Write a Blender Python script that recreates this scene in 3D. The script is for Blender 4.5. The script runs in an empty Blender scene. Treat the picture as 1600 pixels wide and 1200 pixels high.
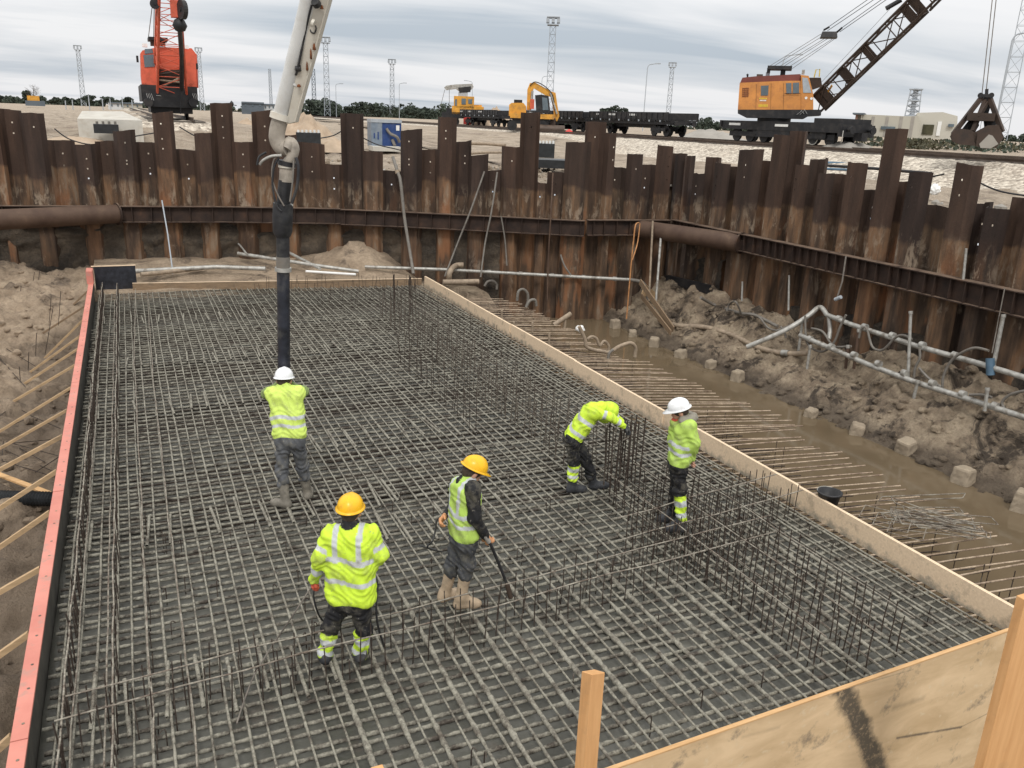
import bpy, math, random
import numpy as np
from mathutils import Vector, Matrix
random.seed(7)
SC = bpy.context.scene
COL = SC.collection

# ------------------------------------------------------------------ camera
FPX = 1305.0; CAM_H = 5.2
PITCH = math.radians(17.55); ROLL = math.radians(2.2); YAW = math.radians(24.7267)
def cam_axes():
    f = Vector((math.sin(YAW)*math.cos(PITCH), math.cos(YAW)*math.cos(PITCH), -math.sin(PITCH)))
    rt = Vector((math.cos(YAW), -math.sin(YAW), 0)); up = rt.cross(f)
    return rt*math.cos(ROLL)+up*math.sin(ROLL), -rt*math.sin(ROLL)+up*math.cos(ROLL), f
CR, CU, CF = cam_axes()
cam = bpy.data.cameras.new('camera'); camo = bpy.data.objects.new('camera', cam); COL.objects.link(camo)
camo.matrix_world = Matrix(((CR.x, CU.x, -CF.x, 0), (CR.y, CU.y, -CF.y, 0), (CR.z, CU.z, -CF.z, CAM_H), (0, 0, 0, 1)))
cam.sensor_width = 36; cam.lens = 36*FPX/1600; cam.clip_end = 4000; cam.clip_start = 0.05
SC.camera = camo

# ------------------------------------------------------------------ world, sun, exposure
SUN_EL, SUN_AZ = math.radians(48), math.radians(200)
w = bpy.data.worlds.new('World'); SC.world = w; w.use_nodes = True
nt = w.node_tree; N = nt.nodes; L = nt.links; N.clear()
out = N.new('ShaderNodeOutputWorld'); bg = N.new('ShaderNodeBackground'); L.new(bg.outputs[0], out.inputs[0])
sky = N.new('ShaderNodeTexSky'); sky.sky_type = 'NISHITA'; sky.sun_disc = False
sky.sun_elevation = SUN_EL; sky.sun_rotation = SUN_AZ; sky.dust_density = 3; sky.air_density = 1.0
tc = N.new('ShaderNodeTexCoord')
sep = N.new('ShaderNodeSeparateXYZ'); L.new(tc.outputs['Generated'], sep.inputs[0])
# clouds: project the view direction onto a high flat layer so bands flatten towards the horizon
def mth(op, a, b=None, c=None, clamp=False):
    n = N.new('ShaderNodeMath'); n.operation = op; n.use_clamp = clamp
    for i, v in enumerate((a, b, c)):
        if v is None: continue
        if isinstance(v, (int, float)): n.inputs[i].default_value = v
        else: L.new(v, n.inputs[i])
    return n.outputs[0]
zz = mth('ADD', mth('MAXIMUM', sep.outputs['Z'], 0.0), 0.09)
cx = mth('DIVIDE', sep.outputs['X'], zz); cy = mth('DIVIDE', sep.outputs['Y'], zz)
cmb = N.new('ShaderNodeCombineXYZ'); L.new(cx, cmb.inputs[0]); L.new(cy, cmb.inputs[1])
mpw = N.new('ShaderNodeMapping'); mpw.inputs['Rotation'].default_value = (0, 0, math.radians(24)); mpw.inputs['Scale'].default_value = (0.26, 0.62, 1)
mpw.inputs['Location'].default_value = (3.1, 0.4, 0)
L.new(cmb.outputs[0], mpw.inputs[0])
nz = N.new('ShaderNodeTexNoise'); nz.inputs['Scale'].default_value = 1.0; nz.inputs['Detail'].default_value = 7; nz.inputs['Roughness'].default_value = 0.50
nz.inputs['Distortion'].default_value = 0.45
L.new(mpw.outputs[0], nz.inputs['Vector'])
rp = N.new('ShaderNodeValToRGB'); L.new(nz.outputs['Fac'], rp.inputs[0])
rp.color_ramp.elements[0].position = 0.33; rp.color_ramp.elements[0].color = (0.46, 0.53, 0.61, 1)
rp.color_ramp.elements[1].position = 0.56; rp.color_ramp.elements[1].color = (0.93, 0.93, 0.945, 1)
e = rp.color_ramp.elements.new(0.44); e.color = (0.70, 0.735, 0.78, 1)
# an overcast sky is brighter towards the zenith
el = mth('MULTIPLY_ADD', mth('POWER', mth('MAXIMUM', sep.outputs['Z'], 0.0), 1.3), 1.0, 1.02)
wt = N.new('ShaderNodeMix'); wt.data_type = 'RGBA'; L.new(mth('MULTIPLY', mth('MAXIMUM', sep.outputs['Z'], 0.0), 1.5, None, True), wt.inputs['Factor'])
L.new(rp.outputs[0], wt.inputs['A']); wt.inputs['B'].default_value = (0.93, 0.925, 0.905, 1)   # the cloud overhead is thin and warm
vm = N.new('ShaderNodeVectorMath'); vm.operation = 'SCALE'; L.new(wt.outputs['Result'], vm.inputs[0]); L.new(el, vm.inputs['Scale'])
sk = N.new('ShaderNodeVectorMath'); sk.operation = 'SCALE'; L.new(sky.outputs[0], sk.inputs[0]); sk.inputs['Scale'].default_value = 0.07
mx = N.new('ShaderNodeMix'); mx.data_type = 'RGBA'; mx.inputs['Factor'].default_value = 0.88
L.new(sk.outputs[0], mx.inputs['A']); L.new(vm.outputs[0], mx.inputs['B'])
L.new(mx.outputs['Result'], bg.inputs[0]); bg.inputs[1].default_value = 1.0
sun = bpy.data.lights.new('sun', 'SUN'); sun.energy = 1.5; sun.angle = math.radians(14); sun.color = (1.0, 0.975, 0.94)
suno = bpy.data.objects.new('sun', sun); COL.objects.link(suno)
sd = Vector((math.sin(SUN_AZ)*math.cos(SUN_EL), math.cos(SUN_AZ)*math.cos(SUN_EL), math.sin(SUN_EL)))
suno.rotation_euler = sd.to_track_quat('Z', 'Y').to_euler(); suno.location = (0, -10, 40)
SC.view_settings.view_transform = 'Standard'; SC.view_settings.look = 'None'; SC.view_settings.exposure = 0.0; SC.view_settings.gamma = 1
SC.render.engine = 'CYCLES'; SC.cycles.max_bounces = 5; SC.cycles.diffuse_bounces = 3; SC.cycles.volume_bounces = 0

# ------------------------------------------------------------------ site survey: sight lines measured on the photo -> metres
def ray(px, py): return CF + CR*((px-800)/FPX) + CU*((600-py)/FPX)
def O(): return Vector((0, 0, CAM_H))
def at(px, py, z=0.0): d = ray(px, py); return O()+d*((z-CAM_H)/d.z)
def atX(px, py, X): d = ray(px, py); return O()+d*(X/d.x)
def atY(px, py, Y): d = ray(px, py); return O()+d*(Y/d.y)
def atD(px, py, D): d = ray(px, py); return O()+d*(D/math.hypot(d.x, d.y))
IR = Vector((math.cos(YAW), -math.sin(YAW), 0)); IA = Vector((math.sin(YAW), math.cos(YAW), 0))

# ------------------------------------------------------------------ noise
def _hash(ix, iy, seed):
    n = (ix.astype(np.int64)*374761393 + iy.astype(np.int64)*668265263 + seed*1442695041) & 0xffffffff
    n = ((n ^ (n >> 13))*1274126177) & 0xffffffff
    return ((n ^ (n >> 16)) & 0xffff)/65535.0
def vnoise(x, y, seed=0):
    x = np.asarray(x, float); y = np.asarray(y, float)
    ix = np.floor(x); iy = np.floor(y); fx = x-ix; fy = y-iy
    fx = fx*fx*(3-2*fx); fy = fy*fy*(3-2*fy)
    a = _hash(ix, iy, seed); b = _hash(ix+1, iy, seed); c = _hash(ix, iy+1, seed); d = _hash(ix+1, iy+1, seed)
    return (a*(1-fx)+b*fx)*(1-fy)+(c*(1-fx)+d*fx)*fy
def fbm(x, y, octv=4, seed=0, rough=0.5):
    s = 0; a = 1; t = 0
    for i in range(octv):
        s = s+a*vnoise(np.asarray(x)*2**i+i*17.3, np.asarray(y)*2**i+i*9.1, seed+i); t += a; a *= rough
    return s/t*2-1
def sstep(a, b, x):
    t = np.clip((np.asarray(x, float)-a)/(b-a), 0, 1); return t*t*(3-2*t)

# ------------------------------------------------------------------ materials
MATS = {}
class NB:
    def __init__(s, name):
        s.m = bpy.data.materials.new(name); s.m.use_nodes = True; s.t = s.m.node_tree; s.n = s.t.nodes; s.l = s.t.links
        s.b = s.n['Principled BSDF']; s.tc = s.n.new('ShaderNodeTexCoord')
    def link(s, a, b): s.l.new(a, b)
    def noise(s, scale, detail=4, rough=0.55, coord='Object', sc=(1, 1, 1), dist=0.0, world=False):
        mp = s.n.new('ShaderNodeMapping'); mp.inputs['Scale'].default_value = sc
        if world:
            g = s.n.new('ShaderNodeNewGeometry'); s.link(g.outputs['Position'], mp.inputs[0])
        else: s.link(s.tc.outputs[coord], mp.inputs[0])
        n = s.n.new('ShaderNodeTexNoise'); n.inputs['Scale'].default_value = scale; n.inputs['Detail'].default_value = detail
        n.inputs['Roughness'].default_value = rough; n.inputs['Distortion'].default_value = dist
        s.link(mp.outputs[0], n.inputs['Vector']); return n.outputs['Fac']
    def ramp(s, fac, stops):
        r = s.n.new('ShaderNodeValToRGB'); s.link(fac, r.inputs[0]); e = r.color_ramp.elements
        e[0].position, e[0].color = stops[0][0], (*stops[0][1], 1)
        e[1].position, e[1].color = stops[-1][0], (*stops[-1][1], 1)
        for p, c in stops[1:-1]: q = e.new(p); q.color = (*c, 1)
        return r.outputs[0]
    def mix(s, f, a, b, mode='MIX'):
        m = s.n.new('ShaderNodeMix'); m.data_type = 'RGBA'; m.blend_type = mode
        for k, v in (('Factor', f), ('A', a), ('B', b)):
            if isinstance(v, (int, float)): m.inputs[k].default_value = v
            elif isinstance(v, tuple): m.inputs[k].default_value = (*v, 1)
            else: s.link(v, m.inputs[k])
        return m.outputs['Result']
    def math(s, op, a, b=None, clamp=False):
        n = s.n.new('ShaderNodeMath'); n.operation = op; n.use_clamp = clamp
        for i, v in enumerate((a, b)):
            if v is None: continue
            if isinstance(v, (int, float)): n.inputs[i].default_value = v
            else: s.link(v, n.inputs[i])
        return n.outputs[0]
    def col(s, c):
        if isinstance(c, tuple): s.b.inputs['Base Color'].default_value = (*c, 1)
        else: s.link(c, s.b.inputs['Base Color'])
    def set(s, rough=0.8, metal=0.0, spec=0.5):
        if isinstance(rough, (int, float)): s.b.inputs['Roughness'].default_value = rough
        else: s.link(rough, s.b.inputs['Roughness'])
        s.b.inputs['Metallic'].default_value = metal; s.b.inputs['Specular IOR Level'].default_value = spec
    def bump(s, h, strength=0.5, dist=0.02):
        b = s.n.new('ShaderNodeBump'); b.inputs['Strength'].default_value = strength; b.inputs['Distance'].default_value = dist
        s.link(h, b.inputs['Height']); s.link(b.outputs[0], s.b.inputs['Normal'])
    def rnd(s):
        o = s.n.new('ShaderNodeObjectInfo'); return o.outputs['Random']
    def zpos(s):
        g = s.n.new('ShaderNodeNewGeometry'); q = s.n.new('ShaderNodeSeparateXYZ'); s.link(g.outputs['Position'], q.inputs[0]); return q.outputs['Z']

def simple(name, c, rough=0.7, metal=0.0, var=0.25, scale=3.0, bump=0.0, spec=0.4, dirt=None, dirt_amt=0.4, dscale=2.0):
    b = NB(name); n = b.noise(scale, 5)
    lo = tuple(x*(1-var) for x in c); hi = tuple(min(1, x*(1+var)) for x in c)
    cc = b.ramp(n, [(0.3, lo), (0.7, hi)])
    if dirt:
        d = b.noise(dscale, 6, 0.65); f = b.ramp(d, [(0.5, (0, 0, 0)), (0.68, (dirt_amt,)*3)]); cc = b.mix(f, cc, dirt)
    b.col(cc); b.set(rough, metal, spec)
    if bump: b.bump(b.noise(scale*6, 5, 0.65), bump, 0.01)
    MATS[name] = b.m; return b.m

simple('steel_black', (0.012, 0.012, 0.014), 0.55, 0, 0.4, 2, 0.1, dirt=(0.06, 0.05, 0.04))
simple('tyre', (0.02, 0.02, 0.021), 0.8, 0, 0.3, 4, 0.2)
simple('glass', (0.09, 0.12, 0.14), 0.12, 0, 0.3, 1, 0, 0.8)
simple('orange_red', (0.62, 0.115, 0.06), 0.45, 0, 0.12, 1.5, 0.05, dirt=(0.25, 0.06, 0.03), dirt_amt=0.5)
simple('crane_orange', (0.56, 0.235, 0.06), 0.5, 0, 0.14, 1.2, 0.05, dirt=(0.30, 0.12, 0.05), dirt_amt=0.5)
simple('roof_red', (0.16, 0.045, 0.035), 0.6, 0, 0.2, 1.2)
simple('machine_yellow', (0.62, 0.30, 0.04), 0.5, 0, 0.2, 1.5, 0.05, dirt=(0.2, 0.12, 0.06), dirt_amt=0.6)
simple('boom_brown', (0.050, 0.032, 0.023), 0.7, 0, 0.4, 1.0, 0.1, dirt=(0.02, 0.016, 0.015), dirt_amt=0.7)
simple('boom_white', (0.62, 0.58, 0.50), 0.45, 0, 0.10, 1.5, 0.05, dirt=(0.42, 0.36, 0.28), dirt_amt=0.45, dscale=3)
simple('boom_white_clean', (0.66, 0.66, 0.64), 0.35, 0, 0.06, 2, 0.02, dirt=(0.45, 0.42, 0.36), dirt_amt=0.4, dscale=3)
simple('pipe_dirty', (0.33, 0.29, 0.24), 0.6, 0, 0.2, 6, 0.3, dirt=(0.14, 0.12, 0.10), dirt_amt=0.7, dscale=5)
simple('rust_spot', (0.16, 0.055, 0.02), 0.9, 0, 0.4, 14, 0.2)
simple('rubber', (0.018, 0.018, 0.02), 0.55, 0, 0.5, 8, 0.15, dirt=(0.10, 0.095, 0.085), dirt_amt=0.35, dscale=6)
simple('rubber_blue', (0.016, 0.018, 0.026), 0.42, 0, 0.6, 6, 0.15, dirt=(0.12, 0.115, 0.105), dirt_amt=0.35, dscale=5)
simple('galv', (0.38, 0.37, 0.34), 0.45, 0.25, 0.25, 9, 0.15, dirt=(0.12, 0.095, 0.07), dirt_amt=0.75, dscale=4)
simple('hose_grey', (0.17, 0.155, 0.135), 0.6, 0, 0.25, 12, 0.2, dirt=(0.10, 0.075, 0.055), dirt_amt=0.6, dscale=6)
simple('hose_tan', (0.30, 0.235, 0.17), 0.7, 0, 0.25, 9, 0.2, dirt=(0.14, 0.10, 0.07), dirt_amt=0.6, dscale=5)
simple('hose_orange', (0.42, 0.20, 0.08), 0.7, 0, 0.3, 7, 0.1)
simple('rope_grey', (0.16, 0.14, 0.12), 0.85, 0, 0.3, 9)
simple('white_paint', (0.72, 0.72, 0.70), 0.6, 0, 0.08, 4)
simple('yellow_mark', (0.68, 0.50, 0.05), 0.6, 0, 0.1, 4)
simple('mast_steel', (0.36, 0.39, 0.42), 0.7, 0.0, 0.15, 0.5)
simple('pylon_dark', (0.10, 0.12, 0.14), 0.7, 0.0, 0.15, 0.5)
simple('cabinet_grey', (0.17, 0.21, 0.26), 0.5, 0.1, 0.2, 4, 0.05, dirt=(0.3, 0.28, 0.25), dirt_amt=0.4)
simple('blue_paint', (0.018, 0.05, 0.17), 0.45, 0, 0.25, 2, 0.03, dirt=(0.12, 0.12, 0.13), dirt_amt=0.4)
simple('grey_panel', (0.36, 0.39, 0.42), 0.5, 0.2, 0.12, 4, 0.05)
simple('beige_wall', (0.42, 0.40, 0.34), 0.85, 0, 0.06, 0.1)
simple('beige_wall_pale', (0.47, 0.45, 0.39), 0.85, 0, 0.06, 0.1)
simple('brick', (0.22, 0.13, 0.10), 0.85, 0, 0.2, 0.5)
simple('wall_white', (0.55, 0.56, 0.56), 0.8, 0, 0.06, 0.3)
simple('wall_dark', (0.10, 0.12, 0.14), 0.8, 0, 0.2, 0.3)
simple('leaf', (0.052, 0.066, 0.048), 0.9, 0, 0.5, 0.25)  # far foliage paled, distance haze is put into the colour
simple('leaf_olive', (0.075, 0.07, 0.04), 0.9, 0, 0.5, 0.5)
simple('bark', (0.08, 0.065, 0.05), 0.9, 0, 0.3, 3)
simple('concrete_white', (0.50, 0.48, 0.43), 0.85, 0, 0.12, 1.5, 0.1, dirt=(0.35, 0.3, 0.23), dirt_amt=0.6)
simple('cube_sand', (0.30, 0.245, 0.18), 0.95, 0, 0.18, 5, 0.6, dirt=(0.24, 0.19, 0.13), dirt_amt=0.6, dscale=3)
simple('sand_heap', (0.40, 0.31, 0.225), 0.95, 0, 0.18, 1.2, 0.5, dirt=(0.30, 0.21, 0.14), dirt_amt=0.7, dscale=1.5)
simple('gravel_heap', (0.30, 0.28, 0.25), 0.95, 0, 0.12, 1.0, 0.5)
simple('rail_steel', (0.085, 0.06, 0.045), 0.6, 0.2, 0.3, 2)
simple('sleeper', (0.13, 0.115, 0.10), 0.9, 0, 0.3, 2)
simple('black_plastic', (0.02, 0.022, 0.024), 0.45, 0, 0.4, 5, 0.05)
simple('pipe_blue', (0.08, 0.14, 0.20), 0.5, 0, 0.3, 3)
simple('white_cloth', (0.72, 0.72, 0.70), 0.8, 0, 0.1, 6, 0.4)
simple('skin', (0.46, 0.25, 0.17), 0.6, 0, 0.12, 20)
simple('eye_dark', (0.02, 0.015, 0.012), 0.3)
simple('hair', (0.05, 0.035, 0.025), 0.85, 0, 0.4, 30, 0.3)
simple('helmet_white', (0.78, 0.79, 0.80), 0.32, 0, 0.05, 6, 0, dirt=(0.5, 0.48, 0.44), dirt_amt=0.4, dscale=14)
simple('helmet_yellow', (0.84, 0.46, 0.015), 0.32, 0, 0.08, 6, 0, dirt=(0.55, 0.28, 0.03), dirt_amt=0.5, dscale=14)
simple('glove_orange', (0.55, 0.27, 0.13), 0.85, 0, 0.2, 20)
simple('glove_red', (0.55, 0.10, 0.06), 0.85, 0, 0.2, 20)
simple('boot_tan', (0.42, 0.32, 0.22), 0.6, 0, 0.15, 9, 0.1, dirt=(0.28, 0.22, 0.16), dirt_amt=0.8, dscale=7)
simple('boot_grey', (0.16, 0.145, 0.12), 0.65, 0, 0.2, 9, 0.1, dirt=(0.3, 0.27, 0.22), dirt_amt=0.8, dscale=7)
simple('boot_dark', (0.035, 0.037, 0.042), 0.6, 0, 0.3, 9, 0.1, dirt=(0.12, 0.11, 0.10), dirt_amt=0.7, dscale=7)
simple('red_cone', (0.6, 0.06, 0.05), 0.6)
simple('bare_twigs', (0.13, 0.11, 0.095), 0.9)

def mat_cloth():
    b = NB('cloth'); a = b.n.new('ShaderNodeAttribute'); a.attribute_name = 'Col'
    n = b.noise(9, 5); v = b.ramp(n, [(0.3, (0.86, 0.86, 0.84)), (0.7, (1.08, 1.08, 1.08))])
    c = b.mix(1.0, a.outputs['Color'], v, 'MULTIPLY')
    d = b.noise(5, 6, 0.7); f = b.ramp(d, [(0.50, (0, 0, 0)), (0.68, (0.5,)*3)]); c = b.mix(f, c, (0.22, 0.20, 0.15)); s_ = b.noise(22, 4, 0.6); c = b.mix(b.ramp(s_, [(0.64, (0, 0, 0)), (0.70, (0.55,)*3)]), c, (0.24, 0.22, 0.18))
    b.col(c); b.set(0.75, 0, 0.3)
    b.bump(b.noise(16, 4, 0.6, sc=(1, 1, 0.6), dist=1.2), 0.6, 0.012); MATS['cloth'] = b.m
mat_cloth()

def mat_rust():
    b = NB('rust_pile'); z = b.zpos(); r = b.rnd()
    # vertical run marks, mud and colour patches in metres of the pile
    mp = b.n.new('ShaderNodeMapping'); mp.inputs['Scale'].default_value = (3.2, 3.2, 0.55)
    g = b.n.new('ShaderNodeNewGeometry'); b.link(g.outputs['Position'], mp.inputs[0])
    n1 = b.n.new('ShaderNodeTexNoise'); n1.inputs['Scale'].default_value = 1.0; n1.inputs['Detail'].default_value = 6; n1.inputs['Roughness'].default_value = 0.6
    b.link(mp.outputs[0], n1.inputs['Vector'])
    up = b.ramp(n1.outputs['Fac'], [(0.25, (0.026, 0.017, 0.013)), (0.55, (0.050, 0.031, 0.023)), (0.8, (0.088, 0.055, 0.039))])
    low = b.ramp(n1.outputs['Fac'], [(0.26, (0.024, 0.016, 0.012)), (0.42, (0.062, 0.041, 0.028)), (0.53, (0.115, 0.073, 0.046)), (0.60, (0.165, 0.098, 0.056)), (0.66, (0.17, 0.125, 0.088)), (0.8, (0.27, 0.21, 0.155))])
    # per pile tint (each pile was rolled and stored apart)
    tint = b.ramp(r, [(0.0, (0.62, 0.62, 0.66)), (0.3, (0.95, 0.93, 0.92)), (0.6, (1.2, 1.10, 1.0)), (0.8, (0.85, 0.88, 0.88)), (1.0, (1.35, 1.15, 1.0))])
    # line where the dark dry top meets the earth-stained lower part, different on each pile
    n2 = b.noise(0.9, 3, 0.5, world=True); zz = b.math('ADD', z, b.math('MULTIPLY', n2, -0.9)); zz = b.math('ADD', zz, b.math('MULTIPLY', r, -0.55))
    f = b.ramp(b.math('MULTIPLY', b.math('SUBTRACT', zz, 2.15), 9.0, True), [(0, (0, 0, 0)), (1, (1, 1, 1))])
    c = b.mix(f, low, up); c = b.mix(1.0, c, tint, 'MULTIPLY')
    # dried clay smears
    n3 = b.noise(2.2, 7, 0.68, world=True, sc=(1.4, 1.4, 0.5), dist=0.6)
    mud = b.ramp(n3, [(0.56, (0, 0, 0)), (0.68, (0.75,)*3)])
    zl = b.ramp(b.math('MULTIPLY', b.math('SUBTRACT', 3.2, z), 0.55, True), [(0, (0.0,)*3), (0.35, (0.35,)*3), (0.6, (1, 1, 1))])
    mud = b.mix(1.0, mud, zl, 'MULTIPLY')
    c = b.mix(mud, c, (0.24, 0.185, 0.135))
    # pale crust left above the beam, strongest between 2.1 and 2.8 m
    n4 = b.noise(1.6, 6, 0.7, world=True, sc=(2.4, 2.4, 0.9), dist=0.4)
    zb = b.ramp(b.math('MULTIPLY', b.math('SUBTRACT', z, 2.0), 0.7, True), [(0, (0, 0, 0)), (0.02, (1, 1, 1)), (0.35, (0.7,)*3), (0.75, (0, 0, 0))])
    c = b.mix(b.mix(1.0, b.ramp(n4, [(0.53, (0, 0, 0)), (0.62, (0.85,)*3)]), zb, 'MULTIPLY'), c, (0.30, 0.235, 0.17))
    # one pile in several is bright orange rust low down
    sel = b.ramp(r, [(0.50, (0.25, 0.25, 0.25)), (0.80, (1, 1, 1))]); n5 = b.noise(0.8, 5, 0.6, world=True, sc=(2, 2, 0.5))
    lowz = b.ramp(b.math('MULTIPLY', b.math('SUBTRACT', 3.1, z), 1.2, True), [(0, (0, 0, 0)), (1, (1, 1, 1))])
    c = b.mix(b.mix(1.0, b.mix(1.0, b.ramp(n5, [(0.53, (0, 0, 0)), (0.61, (0.75,)*3)]), sel, 'MULTIPLY'), lowz, 'MULTIPLY'), c, (0.23, 0.10, 0.045))
    b.col(c); b.set(0.82, 0.0, 0.35); b.bump(b.noise(14, 6, 0.65, world=True), 0.5, 0.02); MATS['rust_pile'] = b.m
mat_rust()
def mat_beam():
    b = NB('beam_rust'); n = b.noise(2.5, 6, 0.6, world=True); c = b.ramp(n, [(0.3, (0.018, 0.011, 0.009)), (0.6, (0.045, 0.026, 0.018)), (0.8, (0.10, 0.05, 0.028))])
    g = b.n.new('ShaderNodeNewGeometry'); q = b.n.new('ShaderNodeSeparateXYZ'); b.link(g.outputs['Normal'], q.inputs[0])
    dust = b.ramp(b.math('MULTIPLY', q.outputs['Z'], b.noise(3, 5, 0.6, world=True)), [(0.30, (0, 0, 0)), (0.55, (0.8,)*3)])
    c = b.mix(dust, c, (0.20, 0.14, 0.10)); b.col(c); b.set(0.75, 0, 0.35); b.bump(b.noise(18, 5, 0.6, world=True), 0.4, 0.01); MATS['beam_rust'] = b.m
    b = NB('strut_rust'); n = b.noise(1.6, 6, 0.6, world=True); c = b.ramp(n, [(0.3, (0.06, 0.034, 0.024)), (0.6, (0.10, 0.062, 0.042)), (0.8, (0.17, 0.11, 0.07))])
    b.col(c); b.set(0.7, 0, 0.35); b.bump(b.noise(18, 5, 0.6, world=True), 0.4, 0.01); MATS['strut_rust'] = b.m
mat_beam()

def mat_rebar(name, conc, rust, lo, hi, scale=7):
    b = NB(name); n = b.noise(scale, 6, 0.7, world=True); f = b.ramp(n, [(lo, (0, 0, 0)), (hi, (1, 1, 1))])
    n2 = b.noise(40, 4, 0.6, world=True)
    cc = b.ramp(n2, [(0.3, tuple(x*0.7 for x in conc)), (0.7, tuple(x*1.25 for x in conc))])
    rr = b.ramp(n2, [(0.3, tuple(x*0.6 for x in rust)), (0.7, tuple(x*1.4 for x in rust))])
    b.col(b.mix(f, rr, cc)); b.set(0.8, 0, 0.4); b.bump(b.noise(60, 5, 0.7, world=True), 0.8, 0.006); MATS[name] = b.m
mat_rebar('rebar_coated', (0.26, 0.245, 0.20), (0.075, 0.060, 0.046), 0.34, 0.56, 5)
mat_rebar('rebar_cross', (0.235, 0.222, 0.18), (0.050, 0.040, 0.031), 0.38, 0.60, 5)
mat_rebar('rebar_dark', (0.15, 0.13, 0.105), (0.040, 0.027, 0.020), 0.50, 0.72)
mat_rebar('rebar_cage', (0.20, 0.18, 0.145), (0.065, 0.048, 0.037), 0.44, 0.64)
mat_rebar('rebar_light', (0.31, 0.285, 0.235), (0.13, 0.10, 0.078), 0.40, 0.60)
mat_rebar('rebar_starter', (0.44, 0.345, 0.25), (0.19, 0.135, 0.095), 0.38, 0.60, 4)

def mat_soil(name, stops, wet, bs=0.7, scale=1.0, wetlo=0.45, wethi=0.62, wrough=0.75, wetz=None):
    b = NB(name); n = b.noise(0.9*scale, 8, 0.62, world=True); c = b.ramp(n, stops)
    n2 = b.noise(9*scale, 6, 0.7, world=True); c = b.mix(0.55, c, b.ramp(n2, [(0.3, (0.55, 0.53, 0.5)), (0.7, (1.35, 1.33, 1.3))]), 'MULTIPLY')
    n3 = b.noise(0.55*scale, 7, 0.7, world=True, dist=0.8); f = b.ramp(n3, [(wetlo, (0, 0, 0)), (wethi, (1, 1, 1))])
    c = b.mix(f, c, b.ramp(n2, [(0.3, tuple(x*0.7 for x in wet)), (0.7, tuple(x*1.5 for x in wet))]))
    if wetz is not None:   # earth soaked near the water or the trench bottom
        zf = b.ramp(b.math('MULTIPLY', b.math('SUBTRACT', b.math('ADD', b.zpos(), b.math('MULTIPLY', n3, 0.35)), wetz), 5.0, True), [(0, (1, 1, 1)), (1, (0, 0, 0))])
        c = b.mix(b.mix(1.0, zf, (0.75, 0.75, 0.75), 'MULTIPLY'), c, tuple(x*1.25 for x in wet))
    b.col(c); b.set(0.9 if wrough > 0.8 else wrough, 0, 0.35)
    h = b.math('ADD', b.noise(5*scale, 8, 0.72, world=True), b.math('MULTIPLY', b.noise(18*scale, 7, 0.75, world=True), 0.8)); b.bump(h, bs, 0.12); MATS[name] = b.m
mat_soil('soil_sand', [(0.3, (0.29, 0.22, 0.155)), (0.5, (0.42, 0.325, 0.235)), (0.7, (0.52, 0.41, 0.30))], (0.17, 0.13, 0.095), 0.9, 1.3, 0.52, 0.62, 0.9, -0.55)
mat_soil('soil_mud', [(0.32, (0.17, 0.13, 0.092)), (0.46, (0.34, 0.265, 0.19)), (0.62, (0.52, 0.42, 0.305))], (0.080, 0.061, 0.045), 1.0, 2.0, 0.52, 0.60, 0.62, -1.12)
mat_soil('ground_sand', [(0.3, (0.28, 0.225, 0.17)), (0.5, (0.38, 0.315, 0.245)), (0.7, (0.47, 0.395, 0.315))], (0.19, 0.15, 0.115), 0.9, 0.8, 0.52, 0.66, 0.9)
mat_soil('clay', [(0.3, (0.060, 0.050, 0.040)), (0.5, (0.115, 0.092, 0.070)), (0.7, (0.21, 0.165, 0.12))], (0.05, 0.043, 0.036), 1.0, 1.5, 0.5, 0.62, 0.9)
def mat_ballast():
    b = NB('ballast'); v = b.n.new('ShaderNodeTexVoronoi'); v.inputs['Scale'].default_value = 7.0
    g = b.n.new('ShaderNodeNewGeometry'); b.link(g.outputs['Position'], v.inputs['Vector'])
    sp = b.n.new('ShaderNodeSeparateColor'); b.link(v.outputs['Color'], sp.inputs[0])
    c = b.ramp(sp.outputs[0], [(0, (0.24, 0.205, 0.165)), (0.5, (0.47, 0.41, 0.335)), (1, (0.72, 0.65, 0.54))])
    c = b.mix(b.ramp(b.noise(0.35, 5, 0.6, world=True), [(0.5, (0, 0, 0)), (0.8, (0.5,)*3)]), c, (0.38, 0.30, 0.23))
    b.col(c); b.set(0.9); inv = b.math('SUBTRACT', 1.0, v.outputs['Distance']); b.bump(inv, 1.0, 0.10); MATS['ballast'] = b.m
mat_ballast()
def mat_fresh():
    b = NB('fresh_concrete'); n = b.noise(1.1, 7, 0.62, world=True); c = b.ramp(n, [(0.3, (0.058, 0.057, 0.048)), (0.55, (0.108, 0.106, 0.090)), (0.75, (0.17, 0.166, 0.142))])
    n2 = b.noise(1.7, 5, 0.6, world=True); c = b.mix(b.ramp(n2, [(0.60, (0, 0, 0)), (0.75, (0.6,)*3)]), c, (0.13, 0.095, 0.072))
    b.col(c); b.link(b.ramp(b.noise(2.3, 4, world=True), [(0.35, (0.28,)*3), (0.65, (0.70,)*3)]), b.b.inputs['Roughness'])
    b.bump(b.noise(11, 6, 0.6, world=True), 0.45, 0.03); MATS['fresh_concrete'] = b.m
mat_fresh()
def mat_water():
    b = NB('muddy_water'); n = b.noise(0.8, 4, 0.5, world=True); b.col(b.ramp(n, [(0.3, (0.118, 0.088, 0.054)), (0.7, (0.152, 0.114, 0.072))])); b.set(0.07, 0, 0.45)
    b.bump(b.noise(6, 3, 0.5, world=True), 0.06, 0.01); MATS['muddy_water'] = b.m
mat_water()
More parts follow.
